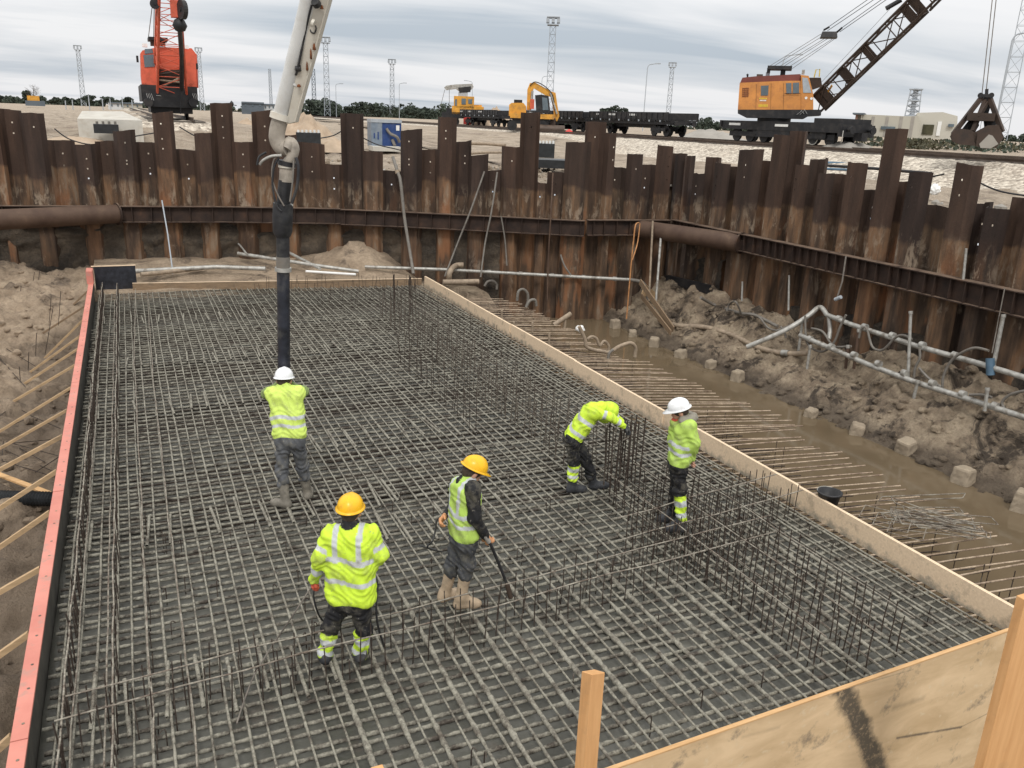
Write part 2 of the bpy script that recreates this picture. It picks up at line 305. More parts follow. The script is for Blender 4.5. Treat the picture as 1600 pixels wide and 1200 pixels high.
def mat_wood(name, a, c2, dirt=(0.12, 0.10, 0.08), amt=0.5, sc=(1.2, 14, 14), speck=True):
    b = NB(name); n = b.noise(2.2, 6, 0.6, sc=sc, dist=0.4); c = b.ramp(n, [(0.25, a), (0.75, c2)])
    d = b.noise(3.0, 7, 0.7); c = b.mix(b.ramp(d, [(0.54, (0, 0, 0)), (0.72, (amt,)*3)]), c, dirt)
    if speck:
        s = b.noise(26, 3, 0.6); c = b.mix(b.ramp(s, [(0.70, (0, 0, 0)), (0.76, (0.8,)*3)]), c, (0.10, 0.085, 0.07))
    b.col(c); b.set(0.75, 0, 0.3); b.bump(n, 0.25, 0.004); MATS[name] = b.m
mat_wood('wood_fresh', (0.46, 0.27, 0.12), (0.66, 0.42, 0.21), amt=0.25, speck=False)
mat_wood('wood_orange', (0.56, 0.29, 0.115), (0.70, 0.40, 0.18), amt=0.2, sc=(10, 10, 0.8), speck=False)
mat_wood('wood_plank', (0.62, 0.47, 0.32), (0.80, 0.63, 0.45), amt=0.6)
mat_wood('wood_brace', (0.34, 0.23, 0.13), (0.54, 0.38, 0.22), amt=0.5, speck=False)
mat_wood('wood_brace_dark', (0.16, 0.11, 0.07), (0.30, 0.21, 0.13), amt=0.6, speck=False)
def splash(name):
    m = MATS[name]; t = m.node_tree; n = t.nodes; l = t.links; bs = n['Principled BSDF']; src = bs.inputs['Base Color'].links[0].from_socket
    g = n.new('ShaderNodeNewGeometry'); q = n.new('ShaderNodeSeparateXYZ'); l.new(g.outputs['Position'], q.inputs[0]); ns = n.new('ShaderNodeTexNoise'); ns.inputs['Scale'].default_value = 7; ns.inputs['Detail'].default_value = 9; ns.inputs['Roughness'].default_value = 0.75; l.new(g.outputs['Position'], ns.inputs['Vector'])
    a = n.new('ShaderNodeMath'); a.operation = 'MULTIPLY_ADD'; l.new(ns.outputs['Fac'], a.inputs[0]); a.inputs[1].default_value = 0.55; l.new(q.outputs['Z'], a.inputs[2])
    r = n.new('ShaderNodeValToRGB'); l.new(a.outputs[0], r.inputs[0]); r.color_ramp.elements[0].position = 0.24; r.color_ramp.elements[0].color = (0.85, 0.85, 0.85, 1); r.color_ramp.elements[1].position = 0.36; r.color_ramp.elements[1].color = (0, 0, 0, 1)
    mx_ = n.new('ShaderNodeMix'); mx_.data_type = 'RGBA'; l.new(r.outputs[0], mx_.inputs['Factor']); l.new(src, mx_.inputs['A']); mx_.inputs['B'].default_value = (0.22, 0.205, 0.17, 1); l.new(mx_.outputs['Result'], bs.inputs['Base Color'])
splash('wood_plank')
def mat_ply():
    b = NB('plywood_stained'); n = b.noise(1.4, 6, 0.6, sc=(1, 1, 3), dist=0.5); c = b.ramp(n, [(0.3, (0.50, 0.355, 0.20)), (0.7, (0.70, 0.52, 0.32))])
    d = b.noise(2.6, 7, 0.7); c = b.mix(b.ramp(d, [(0.58, (0, 0, 0)), (0.70, (0.75,)*3)]), c, (0.13, 0.11, 0.09))
    s = b.noise(9, 5, 0.6); c = b.mix(b.ramp(s, [(0.60, (0, 0, 0)), (0.70, (0.5,)*3)]), c, (0.66, 0.55, 0.38))
    b.col(c); b.set(0.65, 0, 0.35); MATS['plywood_stained'] = b.m
    b = NB('stain_dark'); n = b.noise(5, 7, 0.7); b.col(b.ramp(n, [(0.38, (0.08, 0.07, 0.058)), (0.52, (0.19, 0.155, 0.115)), (0.62, (0.46, 0.35, 0.22))])); b.set(0.85); MATS['stain_dark'] = b.m
    b = NB('paint_salmon'); n = b.noise(2.0, 5, 0.6); c = b.ramp(n, [(0.3, (0.50, 0.175, 0.135)), (0.7, (0.63, 0.25, 0.195))])
    d = b.noise(6, 6, 0.7); c = b.mix(b.ramp(d, [(0.54, (0, 0, 0)), (0.66, (0.65,)*3)]), c, (0.38, 0.235, 0.19)); b.col(c); b.set(0.6, 0, 0.4); MATS['paint_salmon'] = b.m
    b = NB('form_face'); n = b.noise(3.0, 6, 0.7); b.col(b.ramp(n, [(0.35, (0.045, 0.043, 0.038)), (0.6, (0.085, 0.08, 0.068)), (0.8, (0.16, 0.15, 0.125))])); b.set(0.6, 0, 0.4); MATS['form_face'] = b.m
    b = NB('form_tarred'); n = b.noise(6.0, 6, 0.7); b.col(b.ramp(n, [(0.4, (0.010, 0.011, 0.015)), (0.65, (0.03, 0.032, 0.042)), (0.8, (0.10, 0.10, 0.11))])); b.set(0.4, 0, 0.5); MATS['form_tarred'] = b.m
mat_ply()

# ------------------------------------------------------------------ mesh builder
class MB:
    def __init__(s): s.v = []; s.f = []; s.m = []; s.sm = []; s.mats = []
    def mi(s, name):
        if name not in s.mats: s.mats.append(name)
        return s.mats.index(name)
    def add(s, vs, fs, mat, smooth=False):
        o = len(s.v); s.v.extend([tuple(v) for v in vs]); k = s.mi(mat)
        for f in fs: s.f.append(tuple(i+o for i in f)); s.m.append(k); s.sm.append(smooth)
    def box(s, c, size, mat, R=None, taper=1.0):
        c = Vector(c); hx, hy, hz = size[0]/2, size[1]/2, size[2]/2; vs = []
        for z in (-1, 1):
            t = taper if z > 0 else 1.0
            for x, y in ((-1, -1), (1, -1), (1, 1), (-1, 1)):
                p = Vector((x*hx*t, y*hy*t, z*hz)); p = R @ p if R else p; vs.append(c+p)
        s.add(vs, [(3, 2, 1, 0), (4, 5, 6, 7), (0, 1, 5, 4), (1, 2, 6, 5), (2, 3, 7, 6), (3, 0, 4, 7)], mat)
    def beam(s, a, b, w, h, mat, up=(0, 0, 1)):
        a = Vector(a); b = Vector(b); d = (b-a); L = d.length
        if L < 1e-6: return
        d.normalize(); u = Vector(up); sd = d.cross(u)
        if sd.length < 1e-3: sd = d.cross(Vector((1, 0, 0)))
        sd.normalize(); u = sd.cross(d).normalized()
        s.box((a+b)/2, (L, w, h), mat, Matrix((d, sd, u)).transposed())
    def tube(s, pts, r, mat, n=8, cap=True, smooth=True):
        pts = [Vector(p) for p in pts]; m = len(pts); rs = r if isinstance(r, (list, tuple, np.ndarray)) else [r]*m
        up = None; vs = []
        for i, p in enumerate(pts):
            d = (pts[min(i+1, m-1)]-pts[max(i-1, 0)])
            d = d.normalized() if d.length > 1e-9 else Vector((0, 0, 1))
            if up is None: up = Vector((0, 0, 1)) if abs(d.z) < 0.9 else Vector((1, 0, 0))
            sd = d.cross(up)
            if sd.length < 1e-4: sd = d.cross(Vector((0.3, 1, 0.2)))
            sd.normalize(); up = sd.cross(d).normalized()
            for k in range(n):
                a = 2*math.pi*k/n; vs.append(p+(sd*math.cos(a)+up*math.sin(a))*rs[i])
        fs = [(i*n+k, i*n+(k+1) % n, (i+1)*n+(k+1) % n, (i+1)*n+k) for i in range(m-1) for k in range(n)]
        s.add(vs, fs, mat, smooth)
        if cap: s.add(vs[:n], [tuple(range(n))], mat); s.add(vs[-n:], [tuple(reversed(range(n)))], mat)
    def cyl(s, a, b, r, mat, n=12, r2=None): s.tube([a, b], [r, r if r2 is None else r2], mat, n)
    def lathe(s, c, prof, mat, n=16, R=None, smooth=True):
        c = Vector(c); vs = []
        for r, z in prof:
            for k in range(n):
                a = 2*math.pi*k/n; p = Vector((r*math.cos(a), r*math.sin(a), z)); vs.append(c+(R @ p if R else p))
        fs = [(i*n+k, i*n+(k+1) % n, (i+1)*n+(k+1) % n, (i+1)*n+k) for i in range(len(prof)-1) for k in range(n)]
        s.add(vs, fs, mat, smooth)
    def prism(s, poly, thick, mat, origin, ux, uy):
        """poly in the plane (ux,uy), extruded by thick along ux x uy"""
        ux = Vector(ux).normalized(); uy = Vector(uy).normalized(); nn = ux.cross(uy).normalized(); o = Vector(origin); k = len(poly)
        a = [o+ux*p[0]+uy*p[1]-nn*thick/2 for p in poly]; b = [p+nn*thick for p in a]
        fs = [tuple(reversed(range(k))), tuple(range(k, 2*k))]+[(i, (i+1) % k, k+(i+1) % k, k+i) for i in range(k)]
        s.add(a+b, fs, mat)
    def mesh(s, name):
        me = bpy.data.meshes.new(name); me.from_pydata(s.v, [], s.f)
        for m in s.mats: me.materials.append(MATS[m])
        me.polygons.foreach_set('material_index', s.m); me.polygons.foreach_set('use_smooth', s.sm); me.update(); return me
    def build(s, name, parent=None, loc=None): return obj(name, s.mesh(name), parent, loc)

def obj(name, me, parent=None, loc=None):
    o = bpy.data.objects.new(name, me); COL.objects.link(o)
    if loc is not None: o.location = loc
    if parent: o.parent = parent
    return o
def tag(o, label, cat=None, group=None, kind=None):
    if label: o['label'] = label
    if cat: o['category'] = cat
    if group: o['group'] = group
    if kind: o['kind'] = kind
    return o
def thing(name, label, cat, loc=(0, 0, 0), rz=0.0, group=None):
    o = bpy.data.objects.new(name, None); COL.objects.link(o); o.location = loc; o.rotation_euler = (0, 0, rz); o.empty_display_size = 0.2
    return tag(o, label, cat, group)
def np_mesh(name, V, F, mats, smooth=True, mi=None):
    me = bpy.data.meshes.new(name); V = np.asarray(V, np.float32); F = np.asarray(F, np.int32)
    me.vertices.add(len(V)); me.vertices.foreach_set('co', V.ravel()); k = F.shape[1]
    me.loops.add(F.size); me.loops.foreach_set('vertex_index', F.ravel()); me.polygons.add(len(F))
    me.polygons.foreach_set('loop_start', np.arange(0, F.size, k, dtype=np.int32)); me.polygons.foreach_set('loop_total', np.full(len(F), k, np.int32))
    me.polygons.foreach_set('use_smooth', np.full(len(F), smooth))
    for m in mats: me.materials.append(MATS[m])
    if mi is not None: me.polygons.foreach_set('material_index', np.asarray(mi, np.int32))
    me.update(calc_edges=True); me.validate(); return me
def grid_faces(nu, nv):
    i, j = np.meshgrid(np.arange(nu-1), np.arange(nv-1), indexing='ij'); a = (i*nv+j).ravel()
    return np.stack([a, a+nv, a+nv+1, a+1], 1)
def spline(pts, n=8):
    pts = [Vector(p) for p in pts]; P = [pts[0]]+pts+[pts[-1]]; outp = []
    for i in range(1, len(P)-2):
        for k in range(n):
            t = k/n; a, b, c, d = P[i-1], P[i], P[i+1], P[i+2]
            outp.append(0.5*((2*b)+(-a+c)*t+(2*a-5*b+4*c-d)*t*t+(-a+3*b-3*c+d)*t**3))
    outp.append(pts[-1]); return outp
ORD = ['first', 'second', 'third', 'fourth', 'fifth', 'sixth', 'seventh', 'eighth', 'ninth', 'tenth', 'eleventh', 'twelfth', 'thirteenth', 'fourteenth', 'fifteenth', 'sixteenth', 'seventeenth', 'eighteenth', 'nineteenth', 'twentieth', 'twenty-first', 'twenty-second', 'twenty-third', 'twenty-fourth', 'twenty-fifth', 'twenty-sixth', 'twenty-seventh', 'twenty-eighth', 'twenty-ninth', 'thirtieth', 'thirty-first', 'thirty-second', 'thirty-third', 'thirty-fourth', 'thirty-fifth', 'thirty-sixth', 'thirty-seventh', 'thirty-eighth', 'thirty-ninth', 'fortieth']
# ================================================================== SETTING
WALL = [(-30, 33), (-3.7, 30.7), (2.9, 30.0), (6.65, 29.1), (8.5, 28.2), (10.9, 26.8), (14.0, 25.0), (17.4, 24.6), (17.4, -8)]
def seg_normal(a, b): d = Vector((b[0]-a[0], b[1]-a[1])).normalized(); return Vector((-d.y, d.x))   # points away from the pit
WS = [0.0]
for a, b in zip(WALL, WALL[1:]): WS.append(WS[-1]+math.hypot(b[0]-a[0], b[1]-a[1]))
def wall_at(s):
    for i in range(len(WALL)-1):
        if s <= WS[i+1] or i == len(WALL)-2:
            a, b = WALL[i], WALL[i+1]; t = (s-WS[i])/(WS[i+1]-WS[i])
            return Vector((a[0]+(b[0]-a[0])*t, a[1]+(b[1]-a[1])*t)), seg_normal(a, b), Vector((b[0]-a[0], b[1]-a[1])).normalized()
def wall_hit(px, py):
    d = ray(px, py)
    for i in range(len(WALL)-1):
        a = Vector(WALL[i]); e = Vector(WALL[i+1])-a; det = -d.x*e.y+d.y*e.x
        if abs(det) < 1e-9: continue
        t = (-a.x*e.y+a.y*e.x)/det; u = (d.x*a.y-d.y*a.x)/det
        if t > 0 and -1e-6 <= u <= 1+1e-6: return WS[i]+u*e.length, CAM_H+d.z*t

# --- outer ground
def outer_h(x, y, v):
    k = 1-sstep(4, 16, x-0.35*(y-40))
    h = 3.17+(0.40*sstep(0.3, 14, v)+0.40*sstep(12, 32, v))*k+0.75*sstep(34, 50, v)*(1-k)
    h = h+0.34*fbm(x*0.9, y*0.9, 5, 3, 0.62)*sstep(0.2, 1.5, v)*(1-sstep(60, 120, v))+0.05*fbm(x*3, y*3, 3, 5)*sstep(0.2, 1, v)*(1-sstep(30, 60, v))
    h = h+0.55*np.exp(-(((x-2.6)/5.5)**2))*sstep(40, 47, y)*(1-sstep(150, 220, y))
    return h
def outer_ground():
    rings = [0.47, 0.65, 0.9, 1.3, 1.8, 2.4, 3, 3.7, 4.5, 5.4, 6.4, 7.5, 8.7, 10, 11.5, 13, 15, 17, 19, 21, 24, 27, 31, 36, 42, 50, 60, 75, 95, 130, 180, 260, 400, 700, 1400, 3000]
    base = []
    for i in range(len(WALL)-1):
        a, b = Vector(WALL[i]), Vector(WALL[i+1]); n = seg_normal(a, b)
        if i == 0:
            for k in range(13):
                an = math.radians(90*(1-k/12)); base.append((a, Matrix.Rotation(an, 2) @ n))
        m = max(2, int((b-a).length/0.35))
        for k in range(m): base.append((a.lerp(b, (k+0.001)/m), n))
        if i < len(WALL)-2:
            n2 = seg_normal(WALL[i+1], WALL[i+2]); ang = n.angle_signed(n2)
            st = max(1, int(abs(math.degrees(ang))/5))
            for k in range(st): base.append((b, (n*(1-k/st)+n2*(k/st)).normalized()))
        else: base.append((b, n))
    P = np.array([[p.x, p.y] for p, n in base]); Nn = np.array([[n.x, n.y] for p, n in base])
    R = np.array(rings); X = P[:, None, 0]+Nn[:, None, 0]*R; Y = P[:, None, 1]+Nn[:, None, 1]*R
    Z = outer_h(X, Y, np.broadcast_to(R, X.shape))
    V = np.stack([X.ravel(), Y.ravel(), Z.ravel()], 1); F = grid_faces(len(base), len(R))
    tag(obj('ground', np_mesh('ground', V, F[:, ::-1], ['ground_sand'])), 'pale sandy ground spreading around the pit to the horizon', None, None, 'structure')
outer_ground()

# --- pit floor and earth banks
def pit_h(x, y):
    x = np.asarray(x, float); y = np.asarray(y, float)
    n1 = fbm(x*0.8, y*0.8, 5, 11); n2 = fbm(x*2.6, y*2.6, 4, 21, 0.6); n3 = fbm(x*7, y*7, 3, 31, 0.6); rid = 1-np.abs(fbm(x*1.6+5, y*1.6, 4, 41, 0.6))*2
    left = -0.85+0.85*sstep(-1.7, -4.6, x)+(0.25+0.55*(1-sstep(-1.7, -4.6, x)))*sstep(23.5, 29, y)-0.30*(1-sstep(9, 14, y))+n1*0.30+n2*0.20+0.09*n3+rid*0.12
    back = 0.02+0.32*sstep(27, 30, y)+0.10*n1+0.06*n2+0.60*np.exp(-((x-7.2)/1.3)**2-((y-28.9)/1.0)**2)*(1+0.5*n2)
    xb = x+0.35*n1+0.12*n2+0.03*n3
    bank = -1.95+0.58*sstep(13.8, 15.0, x+0.10*n1)+0.46*sstep(14.8, 15.9, xb)+0.86*sstep(16.0, 17.3, xb)+(n2*0.17+n3*0.07+(rid-0.6)*0.07)*sstep(14.6, 15.6, x)+0.075*fbm(x*10, y*10, 3, 71, 0.65)*sstep(14.6, 15.6, x)
    bank = bank+0.16*np.exp(-((x-16.9)/1.0)**2-((y-22.2)/1.7)**2)+0.30*np.exp(-((x-16.3)/0.8)**2-((y-12.0)/1.4)**2)-0.60*np.exp(-((x-17.2)/0.7)**2-((y-16.4)/1.1)**2)
    bank = bank+1.55*sstep(25.0, 26.2, y)*(1-sstep(10.8, 12.0, x))
    z = np.where(x < -1.2, left, np.where(x < 8.6, np.where(y > 26.3, back, -1.9), bank))
    z = np.where((x > 8.3) & (x < 9.4) & (y > 26.3), back*(1-sstep(8.3, 9.4, x))+bank*sstep(8.3, 9.4, x), z)
    return z
def pit_ground():
    xs = np.concatenate([np.arange(-20, -6, 0.4), np.arange(-6, -1.2, 0.07), np.arange(-1.2, 8.6, 0.35), np.arange(8.6, 14, 0.2), np.arange(14, 17.75, 0.06)])
    ys = np.concatenate([np.arange(-6, 5, 0.3), np.arange(5, 31.6, 0.09)])
    X, Y = np.meshgrid(xs, ys, indexing='ij'); Z = pit_h(X, Y); V = np.stack([X.ravel(), Y.ravel(), Z.ravel()], 1); F = grid_faces(len(xs), len(ys))
    cxm = V[F].mean(1)[:, 0]; cym = V[F].mean(1)[:, 1]
    L_ = cxm < -1.0; Rr = cxm > 8.6
    for nm, mk, mat, lab in (('pit_ground', L_, 'soil_sand', 'sandy trodden earth on the left side of the pit'), ('earth_bank', Rr, 'soil_mud', 'wet brown earth bank between the muddy water and the right wall'), ('pit_back_ground', ~(L_ | Rr), 'soil_sand', 'sand strip between the rebar slab and the back wall')):
        f = F[mk]; u, inv = np.unique(f, return_inverse=True)
        tag(obj(nm, np_mesh(nm, V[u], inv.reshape(f.shape), [mat])), lab, None, None, 'structure')
pit_ground()
def water():
    pts = [(8.35, 3.0), (16.3, 3.0), (16.3, 24.85), (14.0, 25.15), (10.9, 27.0), (8.35, 28.4)]
    m = MB(); m.add([(x, y, -1.40) for x, y in pts], [tuple(range(len(pts)))], 'muddy_water')
    tag(m.build('water'), 'brown muddy water standing along the right side of the slab', None, None, 'structure')
water()
def fresh():
    xs = np.arange(-1.135, 8.41, 0.07); ys = np.arange(4.72, 26.6, 0.07); X, Y = np.meshgrid(xs, ys, indexing='ij')
    deep = sstep(8.8, 11.2, Y+0.8*fbm(X*0.6, Y*0.6, 3, 4)+0.18*(X-4))*0.11
    Z = -0.108-deep+0.016*fbm(X*1.3, Y*1.3, 4, 7)+0.008*fbm(X*6, Y*6, 3, 8)
    Z = Z+0.06*sstep(0.30, 0.62, fbm(X*0.8+3, Y*0.8, 4, 90))
    nx, ny = X.shape; V = np.stack([X.ravel(), Y.ravel(), Z.ravel()], 1); F = grid_faces(nx, ny)
    idx = np.arange(nx*ny).reshape(nx, ny); rim = np.concatenate([idx[:, 0], idx[-1, 1:], idx[::-1, -1][1:], idx[0, ::-1][1:-1]])
    low = V[rim].copy(); low[:, 2] = -1.95; o = len(V); V = np.concatenate([V, low]); k = len(rim)
    S = np.stack([rim, np.roll(rim, -1), o+(np.arange(k)+1) % k, o+np.arange(k)], 1); F = np.concatenate([F, S[:, ::-1]])
    tag(obj('fresh_concrete', np_mesh('fresh_concrete', V, F, ['fresh_concrete'])), 'wet grey concrete filling the slab under the reinforcing bars', None, None, 'structure')
fresh()
# --- railway formation
def track_bed():
    prof = [(31.6, 2.95), (32.9, 3.25), (36.5, 4.12), (40.1, 4.13), (44.6, 4.13), (46.2, 3.9)]
    ys = np.concatenate([np.arange(-10, 110, 0.5), np.arange(110, 420, 6)]); V = []; xs = np.interp(np.linspace(0, 5, 31), range(6), [p[0] for p in prof]); zs = np.interp(np.linspace(0, 5, 31), range(6), [p[1] for p in prof])
    X, Y = np.meshgrid(xs, ys, indexing='ij'); Z = np.repeat(zs[:, None], len(ys), 1)+0.05*fbm(X*2.5, Y*2.5, 3, 60)
    X = X+0.5*fbm(X*0.2, Y*0.25, 3, 61)*(X < 35)
    tag(obj('ballast_bed', np_mesh('ballast_bed', np.stack([X.ravel(), Y.ravel(), Z.ravel()], 1), grid_faces(len(xs), len(ys)), ['ballast'])), 'pale crushed stone ballast bank under the railway tracks', None, None, 'structure')
    X, Y = np.meshgrid(np.linspace(-0.9, 6.1, 24), np.arange(45, 203, 1.0), indexing='ij'); Z = 3.6+0.92*np.exp(-((X-2.6)/2.7)**6)*sstep(45, 47.5, Y)+0.05*fbm(X*2, Y*2, 3, 66)
    tag(obj('ballast_bed', np_mesh('ballast_bed', np.stack([X.ravel(), Y.ravel(), Z.ravel()], 1), grid_faces(24, 158), ['ballast'])), 'low stone bed under the track of the red crane', None, None, 'structure')
track_bed()
def track(xc, z, y0, y1, label):
    t = thing('railway_track', label, 'railway track', (xc, y0, z), 0, 'railway tracks')
    for s in (-0.76, 0.76):
        m = MB(); L_ = y1-y0
        m.box((s, L_/2, 0.16), (0.075, L_, 0.05), 'rail_steel'); m.box((s, L_/2, 0.085), (0.02, L_, 0.10), 'rail_steel'); m.box((s, L_/2, 0.012), (0.15, L_, 0.022), 'rail_steel'); m.build('rail', t)
    m = MB(); y = 0.0
    while y < min(L_, 110): m.box((0, y+0.3, -0.05), (2.7, 0.25, 0.10), 'sleeper'); y += 0.58
    k = m.build('sleepers', t); k['kind'] = 'stuff'
track(38.2, 4.15, -8, 380, 'rusty rails of the nearer track on top of the stone bank')
track(42.6, 4.15, -8, 380, 'rusty rails of the farther track that carries the wagons')
track(2.6, 4.53, 47, 190, 'rails running away under the red crane')

# ================================================================== SHEET PILE WALL
PILES = [(0,13,193),(13,47,172),(47,82,177),(82,122,220),(122,155,226),(155,185,221),(185,217,204),(217,249,223),(249,279,176),(279,312,235),(312,338,208),(338,367,161),(367,398,222),(398,428,173),(428,466,212),(466,508,224),(508,535,257),(535,566,177),(566,595,236),(595,626,268),(626,655,203),(655,681,234),(681,708,183),(708,732,221),(732,757,242),(757,783,267),(783,810,229),(810,838,175),(838,854,286),(854,881,270),(881,916,222),(916,944,190),(944,959,208),(959,981,262),(981,1004,241),(1004,1026,258),(1026,1049,228),(1049,1075,240),(1075,1087,270),(1087,1106,245),(1106,1125,254),(1125,1137,260),(1137,1172,233),(1172,1190,251),(1190,1210,210),(1210,1232,204),(1232,1246,257),(1246,1268,247),(1268,1286,270),(1286,1309,272),(1309,1335,253),(1335,1356,297),(1356,1385,200),(1385,1404,283),(1404,1436,268),(1436,1475,323),(1475,1514,255),(1514,1534,317),(1534,1567,325),(1567,1600,309)]
def pile_mesh(wd, front, zt, zb, holes, rs, skew, wob):
    h = wd/2; v0, v1 = (0.02, 0.22) if front else (0.42, 0.22)
    ss = [(-h, v1), (-h*0.62, v0), (-0.022, v0), (0.022, v0), (h*0.62, v0), (h, v1)]
    zs = [zb]
    for z in holes: zs += [z-0.024, z+0.024]
    zs = sorted(set([z for z in zs if z < zt-0.05]))+[zt]
    vs = []; fs = []
    ofs = rs.uniform(-0.07, 0.07)
    for z in zs:
        for k, (s, v) in enumerate(ss):
            top = (z == zt)
            dz = (skew*(s/h)+(rs.uniform(-0.012, 0.012))) if top else 0
            sx = s+(ofs if k in (2, 3) else 0)
            vs.append((sx+wob*(z-1.5)*0.01, v, z+dz))
    for i in range(len(zs)-1):
        for k in range(5):
            if k == 2 and any(abs(zs[i]-(z-0.024)) < 1e-6 for z in holes): continue
            a = i*6+k; fs.append((a, a+1, a+7, a+6))
    m = MB(); m.add(vs, fs, 'rust_pile'); return m.mesh('sheet_pile')
def build_piles():
    rs = random.Random(5); data = []
    for a, b, y in PILES:
        yy = 300 if a < 1060 else 330
        sa = wall_hit(a, yy)[0]; sb = wall_hit(min(b, 1599.9), yy)[0]; zt = wall_hit((a+b)/2, y)[1]; data.append((sa, sb, zt, True))
    s0 = data[0][0]; pre = []
    for k in range(8): pre.append((s0-0.6*(k+1)+0.0, s0-0.6*k, [4.4, 3.9, 4.8, 4.0, 4.2, 4.9, 3.8, 4.1][k], False))
    s1 = data[-1][1]; post = [(s1+0.6*k, s1+0.6*(k+1), [4.3, 3.8, 4.9, 3.7, 4.1, 3.8, 5.0, 4.0, 3.7, 4.4, 3.8, 4.0][k % 12], False) for k in range(9)]
    corner = WS[7]; nb = nr = 0
    for i, (sa, sb, zt, vis) in enumerate(pre[::-1]+data+post):
        sc = (sa+sb)/2; p, n, d = wall_at(sc)
        wd = (sb-sa)+0.035+(0.45 if min(abs(sc-w_) for w_ in WS[1:7]) < 0.5 else 0)*0.12; lean = rs.uniform(-0.006, 0.006)
        if sa < corner < sb: p = Vector((17.1, 24.8)); wd = 1.0
        nh = rs.choice([0, 1, 1, 2, 2, 3]); holes = [round(zt-0.35-rs.choice([0.32, 0.32, 0.5])*j-rs.uniform(0, 0.15), 3) for j in range(nh)]
        me = pile_mesh(wd, i % 2 == 0, zt, -2.6, [z for z in holes if z > 2.7], rs, rs.choice([0, 0, 0.02, -0.02, 0.04]), rs.uniform(-1, 1))
        o = obj('sheet_pile', me); o.matrix_world = Matrix(((d.x, n.x, 0, p.x), (d.y, n.y, 0, p.y), (0, 0, 1, 0), (0, 0, 0, 1)))
        o.rotation_mode = 'XYZ'; sm = o.modifiers.new('thick', 'SOLIDIFY'); sm.thickness = 0.016; sm.offset = 0
        hw = 'very tall' if zt > 5.1 else 'tall' if zt > 4.7 else 'middling' if zt > 4.2 else 'short' if zt > 3.75 else 'very short'
        if vis:
            if sc < corner:
                nb += 1; a = ORD[nb-1] if nb <= 36 else 'last'
                extra = ('' if nh == 0 else ' with a bolt hole' if nh == 1 else ' with bolt holes')
                lab = f'{hw} rusty sheet pile{extra}, back wall, {a} from the left edge'
            else:
                nr += 1; lab = f'{hw} rusty sheet pile, {ORD[nr-1]} right of the pit corner in the right wall'
        else: lab = 'rusty sheet pile of the wall standing just outside the view'
        tag(o, lab, 'sheet pile', 'sheet piles of the pit wall')
build_piles()
# second pile filling the corner, and clay still packed into the pans of the wall
def corner_fill():
    me = pile_mesh(0.7, True, 4.25, -2.6, [], random.Random(1), 0, 0); o = obj('sheet_pile', me); u = Vector((0.70, -0.71)); n = Vector((0.71, 0.70))
    o.matrix_world = Matrix(((u.x, n.x, 0, 17.45), (u.y, n.y, 0, 24.55), (0, 0, 1, 0), (0, 0, 0, 1))); sm = o.modifiers.new('thick', 'SOLIDIFY'); sm.thickness = 0.016
    tag(o, 'angled rusty corner pile joining the back wall and the right wall', 'sheet pile', 'sheet piles of the pit wall')
corner_fill()
def clay():
    for s0, s1, zt, sd, lab in ((14.0, 42.5, 1.40, 3, 'grey clay and earth packed between the piles of the back wall'), (WS[7]+0.6, WS[7]+2.6, 1.0, 9, 'earth packed between the piles just right of the pit corner'), (WS[7]+5.5, WS[7]+16, 0.45, 14, 'earth clinging low on the right wall')):
        ss = np.arange(s0, s1, 0.09); zs = np.arange(-1.4, zt+0.5, 0.09); Sg, Zg = np.meshgrid(ss, zs, indexing='ij')
        lim = zt+0.45*fbm(Sg*0.7, Sg*0, 3, sd); n = fbm(Sg*1.3, Zg*2.2, 5, sd, 0.6); v = 0.17-0.16*(1-sstep(28, 32, Sg))*(Sg < 43)+0.16*n+0.05*fbm(Sg*5, Zg*7, 3, sd+2)+0.5*sstep(-0.02, 0.14, Zg-lim)-0.12*np.round(fbm(Sg*0.5, Zg*1.6, 2, sd+5)*2)/2
        B = [wall_at(float(s)) for s in ss]; px_ = np.array([b[0].x for b in B])[:, None]; py_ = np.array([b[0].y for b in B])[:, None]; nx_ = np.array([b[1].x for b in B])[:, None]; ny_ = np.array([b[1].y for b in B])[:, None]
        V = np.stack([(px_+nx_*v).ravel(), (py_+ny_*v).ravel(), Zg.ravel()], 1); tag(obj('packed_clay', np_mesh('packed_clay', V, grid_faces(len(ss), len(zs)), ['clay'])), lab, None, None, 'stuff')
clay()
# chalk numbers on two piles
def chalk(px, py, strokes, off=0.03):
    s, z = wall_hit(px, py); p, n, d = wall_at(s); m = MB()
    for a, b in strokes:
        A = Vector((p.x, p.y, z))+Vector((d.x, d.y, 0))*a[0]+Vector((0, 0, a[1])); B = Vector((p.x, p.y, z))+Vector((d.x, d.y, 0))*b[0]+Vector((0, 0, b[1]))
        q = Vector((n.x, n.y, 0))*(-off); m.beam(A+q, B+q, 0.012, 0.018, 'white_paint', up=(n.x, n.y, 0))
    return m

